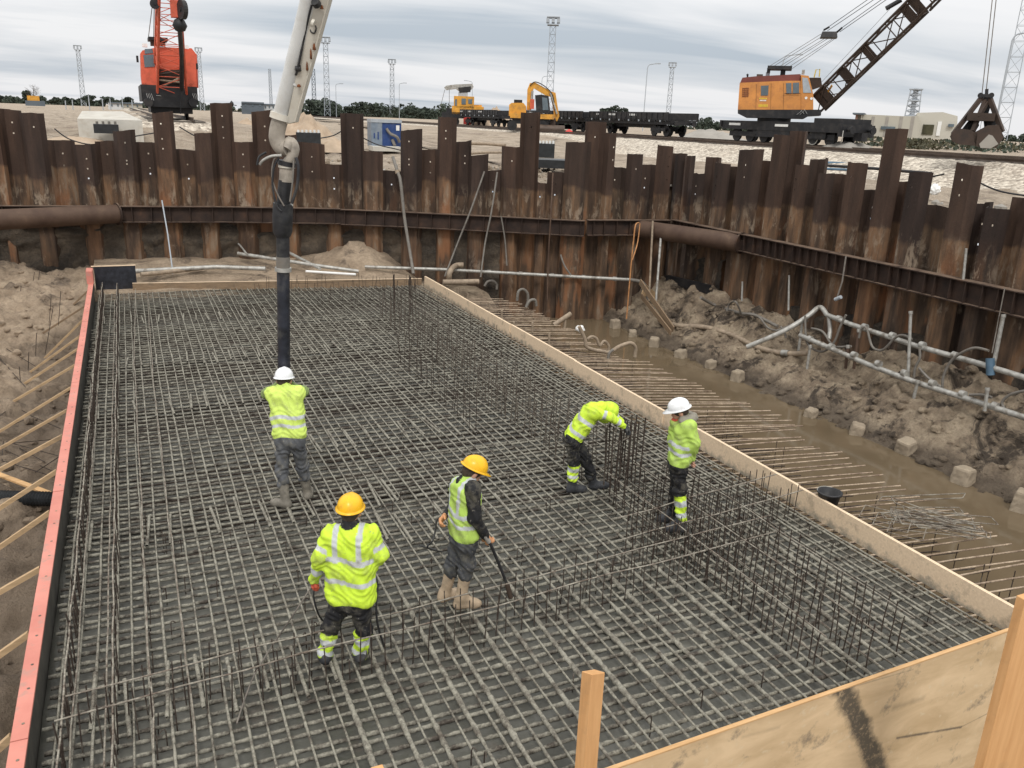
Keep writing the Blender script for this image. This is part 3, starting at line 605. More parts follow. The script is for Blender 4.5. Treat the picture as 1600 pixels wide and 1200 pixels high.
# --- walers
def waler(name_label, pts, s_from, s_to, zt=2.08, h=0.52, stiff=0.6, dense=None):
    ss = [s_from]+[s for s in WS if s_from < s < s_to]+[s_to]
    t = thing('waler_beam', name_label, 'steel beam', (0, 0, 0), 0, 'waler beams bolted round the pit wall')
    def strip(v0, v1, z0, z1, part):
        m = MB(); vs = []
        for j, s in enumerate(ss):
            p, n, d = wall_at(min(max(s, s_from+1e-4), s_to-1e-4))
            if 0 < j < len(ss)-1:
                n1 = wall_at(s-0.01)[1]; n2 = wall_at(s+0.01)[1]; n = (n1+n2).normalized()/max(0.3, math.cos(n1.angle(n2)/2)); p = wall_at(s)[0]
            for v, z in ((v0, z0), (v1, z0), (v1, z1), (v0, z1)): q = p+n*v; vs.append((q.x, q.y, z))
        k = len(ss); fs = [(j*4+a, (j+1)*4+a, (j+1)*4+(a+1) % 4, j*4+(a+1) % 4) for j in range(k-1) for a in range(4)]
        fs += [(3, 2, 1, 0), ((k-1)*4, (k-1)*4+1, (k-1)*4+2, (k-1)*4+3)]; m.add(vs, fs, 'beam_rust'); m.build(part, t)
    strip(-0.30, 0.0, zt-0.025, zt, 'flange'); strip(-0.30, 0.0, zt-h, zt-h+0.025, 'flange'); strip(-0.165, -0.145, zt-h+0.026, zt-0.026, 'web')
    s = s_from+0.2; rr = random.Random(int(s_from*10))
    while s < s_to-0.1:
        p, n, d = wall_at(s); a = p-n*0.285; b = p-n*0.17; m = MB()
        m.beam((a.x, a.y, zt-h/2), (b.x, b.y, zt-h/2), 0.018, h-0.056, 'beam_rust'); m.build('stiffener', t); s += stiff*rr.uniform(0.75, 1.25)
    return t
sJ1 = wall_hit(532, 330)[0]; sC = WS[7]
waler('dark rusty steel beam along the left part of the back wall', None, 12.0, sJ1-0.01)
waler('dark rusty steel beam along the bent middle part of the back wall', None, sJ1+0.01, WS[6]-0.01, 2.06)
waler('short dark steel beam on the back wall ending at the pit corner', None, WS[6]+0.01, sC-0.32, 2.09, 0.52, 0.45)
waler('long rusty ribbed steel beam running down the right wall', None, sC+0.01, WS[8]-6, 2.1, 0.53, 0.36)
# --- tube struts
def strut(a, b, r, label, cap=True):
    t = thing('tube_strut', label, 'steel tube', a, 0, 'steel tube struts'); a = Vector(a); b = Vector(b); d = (b-a)
    m = MB(); m.tube([Vector((0, 0, 0)), d*0.33, d*0.66, d], r, 'strut_rust', 28); m.build('tube', t)
    m = MB(); u = d.normalized(); m.tube([d-u*0.02, d+u*0.03], r+0.05, 'beam_rust', 24, smooth=False); m.build('end_plate', t)
    m = MB(); m.beam(d+u*0.03+Vector((0, 0, -0.05)), d+u*0.75+Vector((0, 0, -0.05)), 0.22, 0.30, 'beam_rust'); m.build('bracket', t); return t
A = at(-160, 351, 1.85); B = at(188, 334, 1.83); dd = (B-A).normalized()
strut(A-dd*4, B-dd*0.1, 0.30, 'brown steel tube strut reaching in from the left edge to the back wall beam')
A = at(1000, 357, 1.80); B = at(1158, 380, 1.80); A2 = A-(B-A).normalized()*0.85
strut(A2, B, 0.285, 'brown steel tube strut across the corner between back and right walls')
m = MB(); 
bA, bN, bD = wall_at(WS[6]+1.0)

# ================================================================== FORMWORK
def formwork_left():
    t = thing('formwork_panel', 'salmon red topped formwork panel along the left slab edge, drilled with holes', 'formwork', (-1.2, 4.0, 0))
    y = 0.0; L_ = 22.9; i = 0; lens = [2.6, 2.5, 2.5, 2.5, 2.5, 2.5, 2.5, 2.5, 2.5, 0.9]
    for ln in lens:
        ln = min(ln, L_-y); 
        if ln <= 0.1: break
        m = MB(); dz = [0, 0.004, -0.003, 0.002][i % 4]
        m.box((0, y+ln/2, 0.285+dz), (0.125, ln-0.008, 0.03), 'paint_salmon')
        for k in range(int(ln/0.42)):
            yy = y+0.2+k*0.42+(0.06 if k % 2 else 0); m.cyl((0.012, yy, 0.299+dz), (0.012, yy, 0.3025+dz), 0.013, 'stain_dark', 8)
        m.build('top_rail', t); m = MB(); m.box((0.045, y+ln/2, -0.35), (0.03, ln-0.006, 1.24), 'form_face'); m.build('face_board', t)
        for k in range(3): m = MB(); m.box((-0.015, y+ln*(k+0.5)/3, -0.38), (0.07, 0.05, 1.25), 'wood_brace'); m.build('stud', t)
        y += ln; i += 1
    m = MB(); m.box((-0.01, 22.62, 0.48), (0.17, 0.62, 0.36), 'paint_salmon'); m.build('end_block', t)
    return t
formwork_left()
A = at(148, 445, 0.3); 
t = thing('corner_panel', 'black tarred formwork panel with pale top edge at the far left slab corner', 'formwork', (-1.10, 26.85, 0))
m = MB(); m.box((0.55, 0, 0.20), (1.10, 0.04, 1.0), 'form_tarred'); m.build('panel', t)
m = MB(); m.box((0.52, 0, 0.712), (1.18, 0.06, 0.022), 'wood_plank'); m.build('top_edge', t)
# long planks
def plank(label, a, b, h, th, n, mat='wood_plank', group=None, jig=0.006, stakes=True):
    a = Vector(a); b = Vector(b); t = thing('edge_plank', label, 'plank', a, 0, group); cap = mat == 'wood_brace_dark'; d = b-a; u = d.normalized(); sd = Vector((u.y, -u.x, 0)); rr = random.Random(int(a.x*13+b.y))
    for k in range(n):
        p = d*(k/n); q = d*((k+1)/n); o = sd*(jig*(k % 2)*4)+Vector((0, 0, rr.uniform(-jig, jig)))
        m = MB(); m.beam(p+o+Vector((0, 0, -h/2)), q-u*0.004+o+Vector((0, 0, -h/2)), th, h, mat); m.build('board', t)
        if cap: m = MB(); m.beam(p+o+Vector((0, 0, 0.006)), q-u*0.004+o+Vector((0, 0, 0.006)), th+0.01, 0.012, 'wood_plank'); m.build('top_edge', t)
    return t
plank('pale concrete-splashed plank edging the right side of the slab', (8.47, 4.95, 0.30), (8.47, 25.45, 0.30), 0.32, 0.05, 6)
plank('thin pale plank closing the far end of the slab', at(207, 443, 0.20), (8.40, 25.52, 0.20), 0.24, 0.04, 3, 'wood_brace_dark')
def front_ply():
    t = thing('plywood_panel', 'large stained plywood sheet standing at the near end of the slab', 'plywood', (0, 4.66, 0.0))
    zt = 0.30
    xs = [2.2, 5.45, 8.6]; A = at(960, 1200, zt); B = at(1578, 984, zt)
    u = (B-A).normalized(); A0 = A-u*1.0; B0 = B+u*0.5; t.location = (A.x, A.y, 0); nrm = Vector((u.y, -u.x, 0))
    def P(s, z, off=0.0): q = u*s+nrm*off; return Vector((q.x, q.y, z))
    Ltot = (B-A).length
    m = MB(); m.beam(P(-1.0, zt-1.2), P(Ltot+0.4, zt-1.2), 0.024, 2.4, 'plywood_stained'); m.build('sheet', t)
    m = MB(); m.beam(P(-1.0, zt+0.006), P(Ltot+0.4, zt+0.006), 0.04, 0.014, 'wood_fresh'); m.build('top_edge', t)
    o = A
    def onface(px, py):  # where a mark seen on the sheet lies on it
        d = ray(px, py); k = (A-O()).dot(nrm)/d.dot(nrm); q = O()+d*k-A; return (q.dot(u), q.z+A.z)
    rr = random.Random(3)
    def band(pts, w0, w1, mat='stain_dark'):
        L1 = []; L2 = []; n = 70
        for i in range(n+1):
            tt = i/n; x = pts[0][0]*(1-tt)+pts[1][0]*tt; y = pts[0][1]*(1-tt)+pts[1][1]*tt; w = w0*(1-tt)+w1*tt
            dx, dy = pts[1][0]-pts[0][0], pts[1][1]-pts[0][1]; l = math.hypot(dx, dy); nx, ny = -dy/l, dx/l
            j = 0.9+0.5*float(fbm(np.array([tt*9.0]), np.array([pts[0][0]*1.0]), 5, 3, 0.75)[0])+rr.uniform(-.06, .06); k2 = 0.9+0.5*float(fbm(np.array([tt*9.0]), np.array([pts[0][0]+7.0]), 5, 8, 0.75)[0])+rr.uniform(-.06, .06); L1.append(onface(x+nx*w*j/2, y+ny*w*j/2)); L2.append(onface(x-nx*w*k2/2, y-ny*w*k2/2))
        m = MB(); vs = [P(s, z, 0.016) for s, z in L1]+[P(s, z, 0.016) for s, z in L2]; m.add(vs, [(i, i+1, n+2+i, n+1+i) for i in range(n)], mat); m.build('stain', t)
    # the wet streaks soaked into the face of the sheet, in metres along and up it
    mt = bpy.data.materials['plywood_stained']; n = mt.node_tree.nodes; l = mt.node_tree.links; bs = n['Principled BSDF']; src = bs.inputs['Base Color'].links[0].from_socket
    tcn = n.new('ShaderNodeTexCoord'); dp = n.new('ShaderNodeVectorMath'); dp.operation = 'DOT_PRODUCT'; l.new(tcn.outputs['Object'], dp.inputs[0]); dp.inputs[1].default_value = (u.x, u.y, 0); sz = n.new('ShaderNodeSeparateXYZ'); l.new(tcn.outputs['Object'], sz.inputs[0])
    def M(op, a, b=None, c=None, cl=False):
        q = n.new('ShaderNodeMath'); q.operation = op; q.use_clamp = cl
        for i, v in enumerate((a, b, c)):
            if v is None: continue
            if isinstance(v, (int, float)): q.inputs[i].default_value = v
            else: l.new(v, q.inputs[i])
        return q.outputs[0]
    ns = n.new('ShaderNodeTexNoise'); ns.inputs['Scale'].default_value = 5; ns.inputs['Detail'].default_value = 8; ns.inputs['Roughness'].default_value = 0.7; l.new(tcn.outputs['Object'], ns.inputs['Vector'])
    n2_ = n.new('ShaderNodeTexNoise'); n2_.inputs['Scale'].default_value = 14; n2_.inputs['Detail'].default_value = 8; n2_.inputs['Roughness'].default_value = 0.75; l.new(tcn.outputs['Object'], n2_.inputs['Vector'])
    for a_, b_, wd, amt, soft in (((1308, 1060), (1385, 1230), 0.15, 0.95, 9), ((1400, 1152), (1500, 1135), 0.022, 0.8, 40), ((1498, 1136), (1545, 1112), 0.012, 0.6, 50), ((1310, 1078), (1425, 1045), 0.012, 0.6, 40), ((1395, 1105), (1440, 1090), 0.05, 0.35, 12), ((1160, 1150), (1215, 1135), 0.03, 0.3, 15)):
        s0, z0 = onface(*a_); s1, z1 = onface(*b_); ln = math.hypot(s1-s0, z1-z0); du, dz_ = (s1-s0)/ln, (z1-z0)/ln
        uu = M('SUBTRACT', dp.outputs['Value'], s0); zz_ = M('SUBTRACT', sz.outputs['Z'], z0)
        perp = M('ABSOLUTE', M('SUBTRACT', M('MULTIPLY', uu, dz_), M('MULTIPLY', zz_, du))); al = M('ADD', M('MULTIPLY', uu, du), M('MULTIPLY', zz_, dz_)); over = M('SUBTRACT', M('ABSOLUTE', M('SUBTRACT', al, ln/2)), ln/2)
        dist = M('MAXIMUM', perp, over); e_ = M('ADD', M('SUBTRACT', wd, dist), M('MULTIPLY', M('SUBTRACT', ns.outputs['Fac'], 0.5), wd*1.6)); f_ = M('MULTIPLY', e_, soft*1.4, None, True)
        f_ = M('MULTIPLY', f_, M('MULTIPLY', M('SUBTRACT', n2_.outputs['Fac'], 0.26), 4.5, None, True)); f_ = M('MULTIPLY', f_, amt)
        mxn = n.new('ShaderNodeMix'); mxn.data_type = 'RGBA'; l.new(f_, mxn.inputs['Factor']); l.new(src, mxn.inputs['A']); mxn.inputs['B'].default_value = (0.085, 0.072, 0.055, 1); src = mxn.outputs['Result']
    l.new(src, bs.inputs['Base Color'])
front_ply()
def post(label, px0, px1, pytop, Y, dz=0.02, mat='wood_orange', depth=0.055, slope=0.0, ang=0.0):
    a = atY(px0, pytop, Y); b = atY(px1, pytop, Y); wd = (b-a).length; t = thing('timber_post', label, 'timber post', (a.x, Y, a.z), 0, 'timber posts of the near formwork')
    m = MB(); R = Matrix.Rotation(ang, 3, 'Z'); zt = 0.0; h = 1.6
    vs = []
    for z, sl in ((-h, 0), (zt, slope)):
        for x, y in ((0, 0), (wd, 0), (wd, depth), (0, depth)): p = R @ Vector((x, y, 0)); vs.append((p.x, p.y, z-sl*x/wd-(0 if sl == 0 else 0.03*y/depth)))
    m.add(vs, [(3, 2, 1, 0), (4, 5, 6, 7), (0, 1, 5, 4), (1, 2, 6, 5), (2, 3, 7, 6), (3, 0, 4, 7)], mat); o = m.build('post_body', t)
    bv = o.modifiers.new('b', 'BEVEL'); bv.width = 0.004; return t
post('short orange timber post with a slanted top, left of the plywood', 925, 951, 1054, 4.30, slope=0.05, depth=0.10, ang=math.radians(18))
post('thick orange timber post at the right edge of the photo, taller than the plywood', 1603, 1680, 938, 3.1, mat='wood_orange', depth=0.07)
post('tip of a timber post just showing at the bottom edge', 582, 600, 1207, 4.30, depth=0.05)
# braces from the left formwork into the earth
BR = [((138, 455), (100, 490)), ((137, 478), (88, 508)), ((135, 500), (70, 560)), ((131, 525), (76, 562)), ((128, 545), (62, 585)), ((124, 570), (52, 610)), ((118, 605), (33, 655)), ((110, 640), (20, 690)), ((107, 680), (0, 735)), ((97, 735), (0, 795)), ((80, 800), (0, 855)), ((65, 888), (0, 925)), ((45, 990), (0, 1022)), ((20, 1150), (0, 1168))]
def braces():
    for i, (a, b) in enumerate(BR):
        T = at(a[0], a[1], 0.12); Bp = atY(b[0], b[1], T.y); d = (Bp-T).normalized(); T.x = -1.30
        k = 0
        q = Bp.copy()
        while q.z > float(pit_h(q.x, q.y))-0.05 and k < 60: q = q+d*0.06; k += 1
        mat = 'wood_brace_dark' if i < 2 else 'wood_brace'; th = 0.05; m = MB()
        m.beam(T, q, 0.045, 0.045 if i < 8 else 0.06, mat); o = m.build('brace')
        nb = len(BR)-i
        tag(o, f'{"dark" if i < 2 else "pale"} timber brace propping the red formwork, {ORD[i]} from the far end', 'timber brace', 'timber braces of the left formwork')
braces()
# crossing board lower left (fresh) and corrugated black pipe
m = MB(); A = at(0, 742, -0.55); B = at(80, 772, -0.55); m.beam(A-(B-A)*0.5, B, 0.09, 0.03, 'wood_fresh'); tag(m.build('board'), 'fresh flat board lying crosswise under the braces at left', 'board')
def corrugated():
    A = at(-60, 776, -0.55); B = at(88, 780, -0.55); pts = [A.lerp(B, i/60) for i in range(61)]; rad = [0.10+(0.018 if i % 2 else -0.006) for i in range(61)]
    m = MB(); m.tube(pts, rad, 'black_plastic', 14, smooth=False); tag(m.build('corrugated_pipe'), 'black corrugated drain pipe lying in the mud by the left formwork', 'pipe')
corrugated()
# ================================================================== REINFORCEMENT
def bar_mesh(name, L_, r, seed, mat, seg=0.09, coat=0.5, lump=0.010, n=6, sag=0.004):
    rs = np.random.RandomState(seed); k = max(2, int(L_/seg))+1; y = np.linspace(0, L_, k)
    cx_ = fbm(y*0.22, y*0+seed, 2, seed)*sag*3+fbm(y*1.5, y*0+seed, 2, seed+5)*sag*0.25; cz = fbm(y*0.7, y*0+seed+9, 2, seed+3)*sag
    cover = sstep(0.5-coat*0.6, 0.75-coat*0.4, (fbm(y*0.9, y*0+seed*3.3, 3, seed+7)+1)/2)
    rr = r+lump*cover*(0.4+0.6*rs.rand(k)); a = np.arange(n)*2*np.pi/n
    V = np.stack([cx_[:, None]+np.cos(a)*rr[:, None]*(1+0.15*rs.randn(k, n)*cover[:, None]), np.repeat(y[:, None], n, 1), cz[:, None]+np.sin(a)*rr[:, None]*(1+0.12*rs.randn(k, n)*cover[:, None])], 2).reshape(-1, 3)
    i, j = np.meshgrid(np.arange(k-1), np.arange(n), indexing='ij'); F = np.stack([i*n+j, i*n+(j+1) % n, (i+1)*n+(j+1) % n, (i+1)*n+j], 2).reshape(-1, 4)
    return np_mesh(name, V, F[:, ::-1], [mat])
def place_bar(name, me, parent, x, y, z, rz=0.0, group=None):
    o = bpy.data.objects.new(name, me); COL.objects.link(o); o.location = (x, y, z); o.rotation_euler = (0, 0, rz); o.parent = parent; return o
def mat_rebar_top():
    t = thing('rebar_mat', 'dense grid of concrete-spattered reinforcing bars covering the slab', 'rebar mat', (0, 0, 0)); rs = random.Random(9)
    LY0, LY1 = 4.78, 26.3; Ln = LY1-LY0
    plain = [bar_mesh('long_bar', Ln, 0.0105, 100+i, 'rebar_coated', 0.08, 0.30, 0.006, 6, 0.010) for i in range(7)]
    # some long bars carry thick crusts of concrete near the near end
    def crust(i):
        me = bar_mesh('long_bar', Ln, 0.011, 200+i, 'rebar_coated', 0.045, 0.30, 0.005, 7, 0.012)
        V = np.empty(len(me.vertices)*3, np.float32); me.vertices.foreach_get('co', V); V = V.reshape(-1, 3); k = len(V)//7
        c = V.reshape(k, 7, 3).mean(1); y = c[:, 1]; f = (sstep(0.0, 0.2, y-[0.1, 0.4, 0.2, 0.7][i])*(1-sstep([2.4, 3.4, 1.9, 2.9][i], [3.1, 4.2, 2.6, 3.6][i], y)))*(0.75+0.6*fbm(y*2, y*0, 3, i+31))
        sc = 1+1.05*np.clip(f, 0, 2)[:, None, None]*(1+0.22*np.random.RandomState(i).randn(k, 7, 1)); Vn = (V.reshape(k, 7, 3)-c[:, None])*sc+c[:, None]; me.vertices.foreach_set('co', Vn.ravel().astype(np.float32)); me.update(); return me
    crusts = [crust(i) for i in range(4)]
    x = -1.0; i = 0; holes_row = []
    while x < 8.36:
        c = (1.4 < x < 7.6) and i % 2 == 0
        me = crusts[(i//2) % 4] if c else plain[i % 7]
        place_bar('long_bar', me, t, x+rs.uniform(-0.016, 0.016), LY0, 0.0, math.radians(rs.uniform(-0.08, 0.08))); i += 1
        x += 0.155 if x < 7.2 else 0.125
    Lx = 9.42
    cross = [bar_mesh('cross_bar', Lx, 0.0125, 300+i, 'rebar_cross', 0.045, 0.85, 0.011, 6, 0.012) for i in range(8)]
    ys = []; y = 4.85
    while y < 26.3: ys.append(y); y += 0.150 if y < 12 else 0.195
    extra = []
    for k, y in enumerate(ys):
        if k < 100: place_bar('cross_bar', cross[k % 8], t, -1.08+rs.uniform(-0.03, 0.03), y+rs.uniform(-0.01, 0.01), -0.026, -math.pi/2)
        else: extra.append(y)
    V = []; m = MB()
    for y in extra: m.tube([(-1.05, y, -0.026), (2, y+rs.uniform(-.02, .02), -0.026), (5, y+rs.uniform(-.02, .02), -0.026), (8.35, y, -0.026)], 0.012, 'rebar_cross', 5)
    o = m.build('cross_bar', t); o['kind'] = 'stuff'
    # second layer below
    low = [bar_mesh('lower_bar', Lx, 0.012, 400+i, 'rebar_dark', 0.12, 0.5, 0.006, 5, 0.01) for i in range(4)]
    for k in range(96): place_bar('lower_bar', low[k % 4], t, -1.08, 5.6+k*0.215+rs.uniform(-0.02, 0.02), -0.165, -math.pi/2)
    # lap splices, a short bar beside every other long one, in staggered rows
    lap = [bar_mesh('lap_bar', 0.85, 0.013, 500+i, 'rebar_coated', 0.04, 1.0, 0.009, 7, 0.004) for i in range(5)]; n = 0
    for yc, x0, x1, st in ((6.75, -0.75, 1.6, 0.3), (10.3, -0.85, 3.2, 0.3), (15.2, -0.85, 2.7, 0.3), (22.3, -0.85, 4.6, 0.3), (9.2, 2.6, 4.6, 0.3), (12.6, 1.8, 5.2, 0.3), (18.3, -0.4, 4.4, 0.3)):
        x = x0
        while x < x1 and n < 100: place_bar('lap_bar', lap[n % 5], t, x+0.04+rs.uniform(-0.02, 0.02), yc+rs.uniform(-0.15, 0.15), 0.014, math.radians(rs.uniform(-4, 4))); x += st; n += 1
    for k in range(36):   # bent ends that stand in the openings
        pass
    return t
mat_rebar_top()

def cage(label, rows, bars, rails, r=0.007, rr=0.007, mat='rebar_dark', railmat='rebar_light', lean=0.02, ties=None, cat='rebar cage', group='upright rebar cages on the mat'):
    """rows: list of (x,y,z0,z1) for uprights; rails: list of point lists"""
    rs = random.Random(len(rows)); t = thing('rebar_cage', label, cat, (rows[0][0], rows[0][1], 0), 0, group); o = Vector((rows[0][0], rows[0][1], 0))
    if len(rows) > 100:
        idx = sorted(range(len(rows)), key=lambda i: rows[i][1])[:100]
    else: idx = range(len(rows))
    idx = set(idx); mm = MB(); many = False
    for i, (x, y, z0, z1) in enumerate(rows):
        dz = rs.uniform(-0.04, 0.03); p = Vector((x, y, z0))-o; q = Vector((x+rs.gauss(0, lean), y+rs.gauss(0, lean), z1+dz))-o
        md = p.lerp(q, 0.5)+Vector((rs.gauss(0, lean*0.3), rs.gauss(0, lean*0.3), 0))
        if i in idx: m = MB(); m.tube([p, md, q], r, mat, 5); m.build('upright_bar', t)
        else: mm.tube([p, md, q], r, mat, 4); many = True
    if many: q = mm.build('upright_bar', t); q['kind'] = 'stuff'
    for pts in rails:
        P = []
        for a, b in zip(pts, pts[1:]):
            a = Vector(a); b = Vector(b); n = max(1, int((b-a).length/0.5))
            for k in range(n): P.append(a.lerp(b, k/n)+Vector((rs.gauss(0, 0.006), rs.gauss(0, 0.006), rs.gauss(0, 0.008)))-o)
        P.append(Vector(pts[-1])-o); m = MB(); m.tube(P, rr, railmat, 6); m.build('rail_bar', t)
    return t
def lin(a, b, n): return [a+(b-a)*i/(n-1) for i in range(n)]
jr = random.Random(31)
# left long cages
rows = [(-0.90+jr.gauss(0, .012), y, -0.16, 0.36) for y in lin(4.95, 26.0, 170)]
cage('long low cage of close rusty uprights beside the left formwork', rows, None, [[(-0.90, 4.9, 0.34), (-0.90, 26.2, 0.35)], [(-0.86, 4.9, 0.06), (-0.86, 26.2, 0.06)]], 0.0075, 0.009, 'rebar_dark', 'rebar_light', 0.015)
rows = [(-0.52+jr.gauss(0, .012), y, -0.16, 0.32) for y in lin(4.95, 26.0, 150)]
cage('second long low cage, one step in from the left formwork', rows, None, [[(-0.52, 5.9, 0.31), (-0.52, 26.2, 0.32)], [(-0.60, 4.9, 0.05), (-0.60, 25.2, 0.05)]], 0.006, 0.009, 'rebar_dark', 'rebar_light', 0.012)
rows = [(-0.20+jr.gauss(0, .02), y, -0.16, 0.16) for y in lin(6.0, 25.8, 50)]
cage('third and sparsest low cage along the left of the slab', rows, None, [[(-0.22, 6.3, 0.15), (-0.20, 18, 0.17), (-0.05, 26, 0.17)], [(0.10, 6.1, 0.03), (0.12, 17, 0.05), (0.25, 26, 0.05)]], 0.006, 0.009, 'rebar_dark', 'rebar_light', 0.015)
# near transverse cages
def trans(label, x0, x1, y0, y1, ztop, dx, over=0.05, rails=1):
    n = int((x1-x0)/dx)+1; rows = []
    for i in range(n):
        tt = i/(n-1); x = x0+(x1-x0)*tt+jr.uniform(-0.03, 0.03); y = y0+(y1-y0)*tt; rows.append((x, y, -0.14, ztop+over+jr.uniform(-0.03, 0.10)))
    return cage(label, rows, None, [[(x0-0.15, y0-0.012, ztop), (x1+0.1, y1-0.012, ztop)]], 0.0065, 0.008, 'rebar_dark', 'rebar_light', 0.02)
trans('nearest cross cage, a single rail on thin uprights across the front of the slab', -0.80, 7.05, 6.68, 7.25, 0.37, 0.15, 0.05)
trans('second cross cage right behind the nearest one', -0.72, 7.2, 6.96, 7.62, 0.38, 0.16, 0.05)
trans('third cross cage, short, starting right of the middle of the slab', 5.2, 8.2, 7.72, 8.10, 0.38, 0.10)
trans('fourth cross cage, short, beside the person in black trousers and white helmet', 5.45, 8.15, 8.15, 8.60, 0.42, 0.10)
# middle long cage: tall between the far end and the stooping worker
rows = [(x+jr.gauss(0, .02), y, -0.14, z+jr.uniform(-0.12, 0.05)) for x, z in ((5.95, 0.70), (6.45, 0.80)) for y in lin(10.2, 21.6, 80)]
cage('tall double row of thin uprights running down the middle right of the slab', rows, None, [[(6.45, 10.4, 0.5), (6.45, 22, 0.5)], [(5.95, 10.4, 0.45), (5.95, 22, 0.45)], [(6.0, 14.5, 0.66), (6.45, 22, 0.76)]], 0.008, 0.007, 'rebar_cage', 'rebar_cage', 0.03)
rows = [(5.15+jr.gauss(0, .03), y, -0.14, 0.72+jr.uniform(-0.2, 0.1)) for y in lin(12.6, 17.2, 22)]
cage('sparse row of uprights left of the tall double row', rows, None, [[(5.15, 12.4, 0.35), (5.15, 17.4, 0.35)]], 0.007, 0.006, 'rebar_dark', 'rebar_dark', 0.05)
rows = [(6.05+0.11*i+jr.gauss(0, .01), 9.55+0.06*i+j*0.22, -0.1, 1.0+jr.uniform(-0.06, 0.04)) for i in range(8) for j in range(2)]
cage('block of thick dark uprights the stooping worker reaches for', rows, None, [[(6.0, 9.6, 0.75), (6.9, 10.05, 0.78)], [(6.0, 9.8, 0.3), (6.9, 10.25, 0.3)]], 0.0115, 0.007, 'rebar_dark', 'rebar_light', 0.02)
rows = [(6.42+jr.gauss(0, .025), 21.9+jr.gauss(0, .03), -0.1, 1.0+jr.uniform(-0.05, 0.08)) for i in range(12)]
cage('dark bundle of tall bars at the far slab end, left of the pair', rows, None, [[(6.35, 21.9, 0.55), (6.5, 21.95, 0.55)]], 0.011, 0.007, 'rebar_dark', 'rebar_dark', 0.015)
rows = [(6.75+jr.gauss(0, .02), 21.5+jr.gauss(0, .03), -0.1, 1.05+jr.uniform(-0.05, 0.08)) for i in range(9)]
cage('dark bundle of tall bars at the far slab end, right of the pair', rows, None, [[(6.7, 21.5, 0.6), (6.85, 21.55, 0.6)]], 0.010, 0.007, 'rebar_dark', 'rebar_dark', 0.015)
# right near long cages
for x, z, st, lab, y0, y1 in ((5.95, 0.40, 0.10, 'low long cage in the near right of the slab, left row of three', 5.3, 9.3), (6.45, 0.44, 0.10, 'low long cage in the near right of the slab, middle row of three', 5.1, 9.4), (7.05, 0.42, 0.13, 'low long cage in the near right of the slab, right row of three', 5.2, 9.6)):
    rows = [(x+jr.gauss(0, .02), y, -0.14, z+0.06+jr.uniform(-0.08, 0.06)) for y in lin(y0, y1, int((y1-y0)/st))]
    cage(lab, rows, None, [[(x, y0-0.1, z), (x, y1+0.2, z)], [(x+0.07, y0-0.1, 0.07), (x+0.07, y1+0.2, 0.08)]], 0.0075, 0.008, 'rebar_dark', 'rebar_light', 0.02)
rows = [(x, 25.3-0.15*(x-3.5)/4+jr.gauss(0, .1), -0.1, 0.42+jr.uniform(-0.2, 0.15)) for x in lin(3.2, 8.2, 40)]+[(x, 23.6+jr.gauss(0, .2), -0.1, 0.40+jr.uniform(-0.2, 0.15)) for x in lin(4.6, 8.0, 26)]
cage('thin starter bars standing in rows at the far end of the slab', rows, None, [[(4.2, 25.1, 0.3), (8.2, 25.0, 0.3)]], 0.006, 0.006, 'rebar_dark', 'rebar_dark', 0.05)
rows = [(7.55+jr.gauss(0, .05), y, -0.1, 0.42+jr.uniform(-0.15, 0.25)) for y in lin(17, 24, 14)]
cage('scattered thin uprights near the far right plank', rows, None, [[(7.55, 17, 0.2), (7.55, 24, 0.2)]], 0.006, 0.006, 'rebar_dark', 'rebar_dark', 0.05)
# stubs standing out of the concrete under the mat (chairs with hooked tops)
def chairs():
    rs = random.Random(77); m = None
    protos = []
    for k in range(3):
        m = MB(); h = 0.10+0.03*k
        m.tube(spline([(0, 0, -0.15), (0, 0, h-0.03), (0.02, 0.01, h), (0.045, 0.02, h-0.03)], 3), 0.006, 'rebar_dark', 5); protos.append(m.mesh('support_chair'))
    n = 0
    t = thing('support_chairs', 'little hooked bar supports dotted through the near part of the mat', 'rebar supports', (0, 0, 0))
    for i in range(90):
        x = rs.uniform(-0.2, 8.0); y = rs.uniform(4.9, 10.5); o = place_bar('hooked_bar', protos[i % 3], t, x, y, -0.02, rs.uniform(0, 6.28))
chairs()
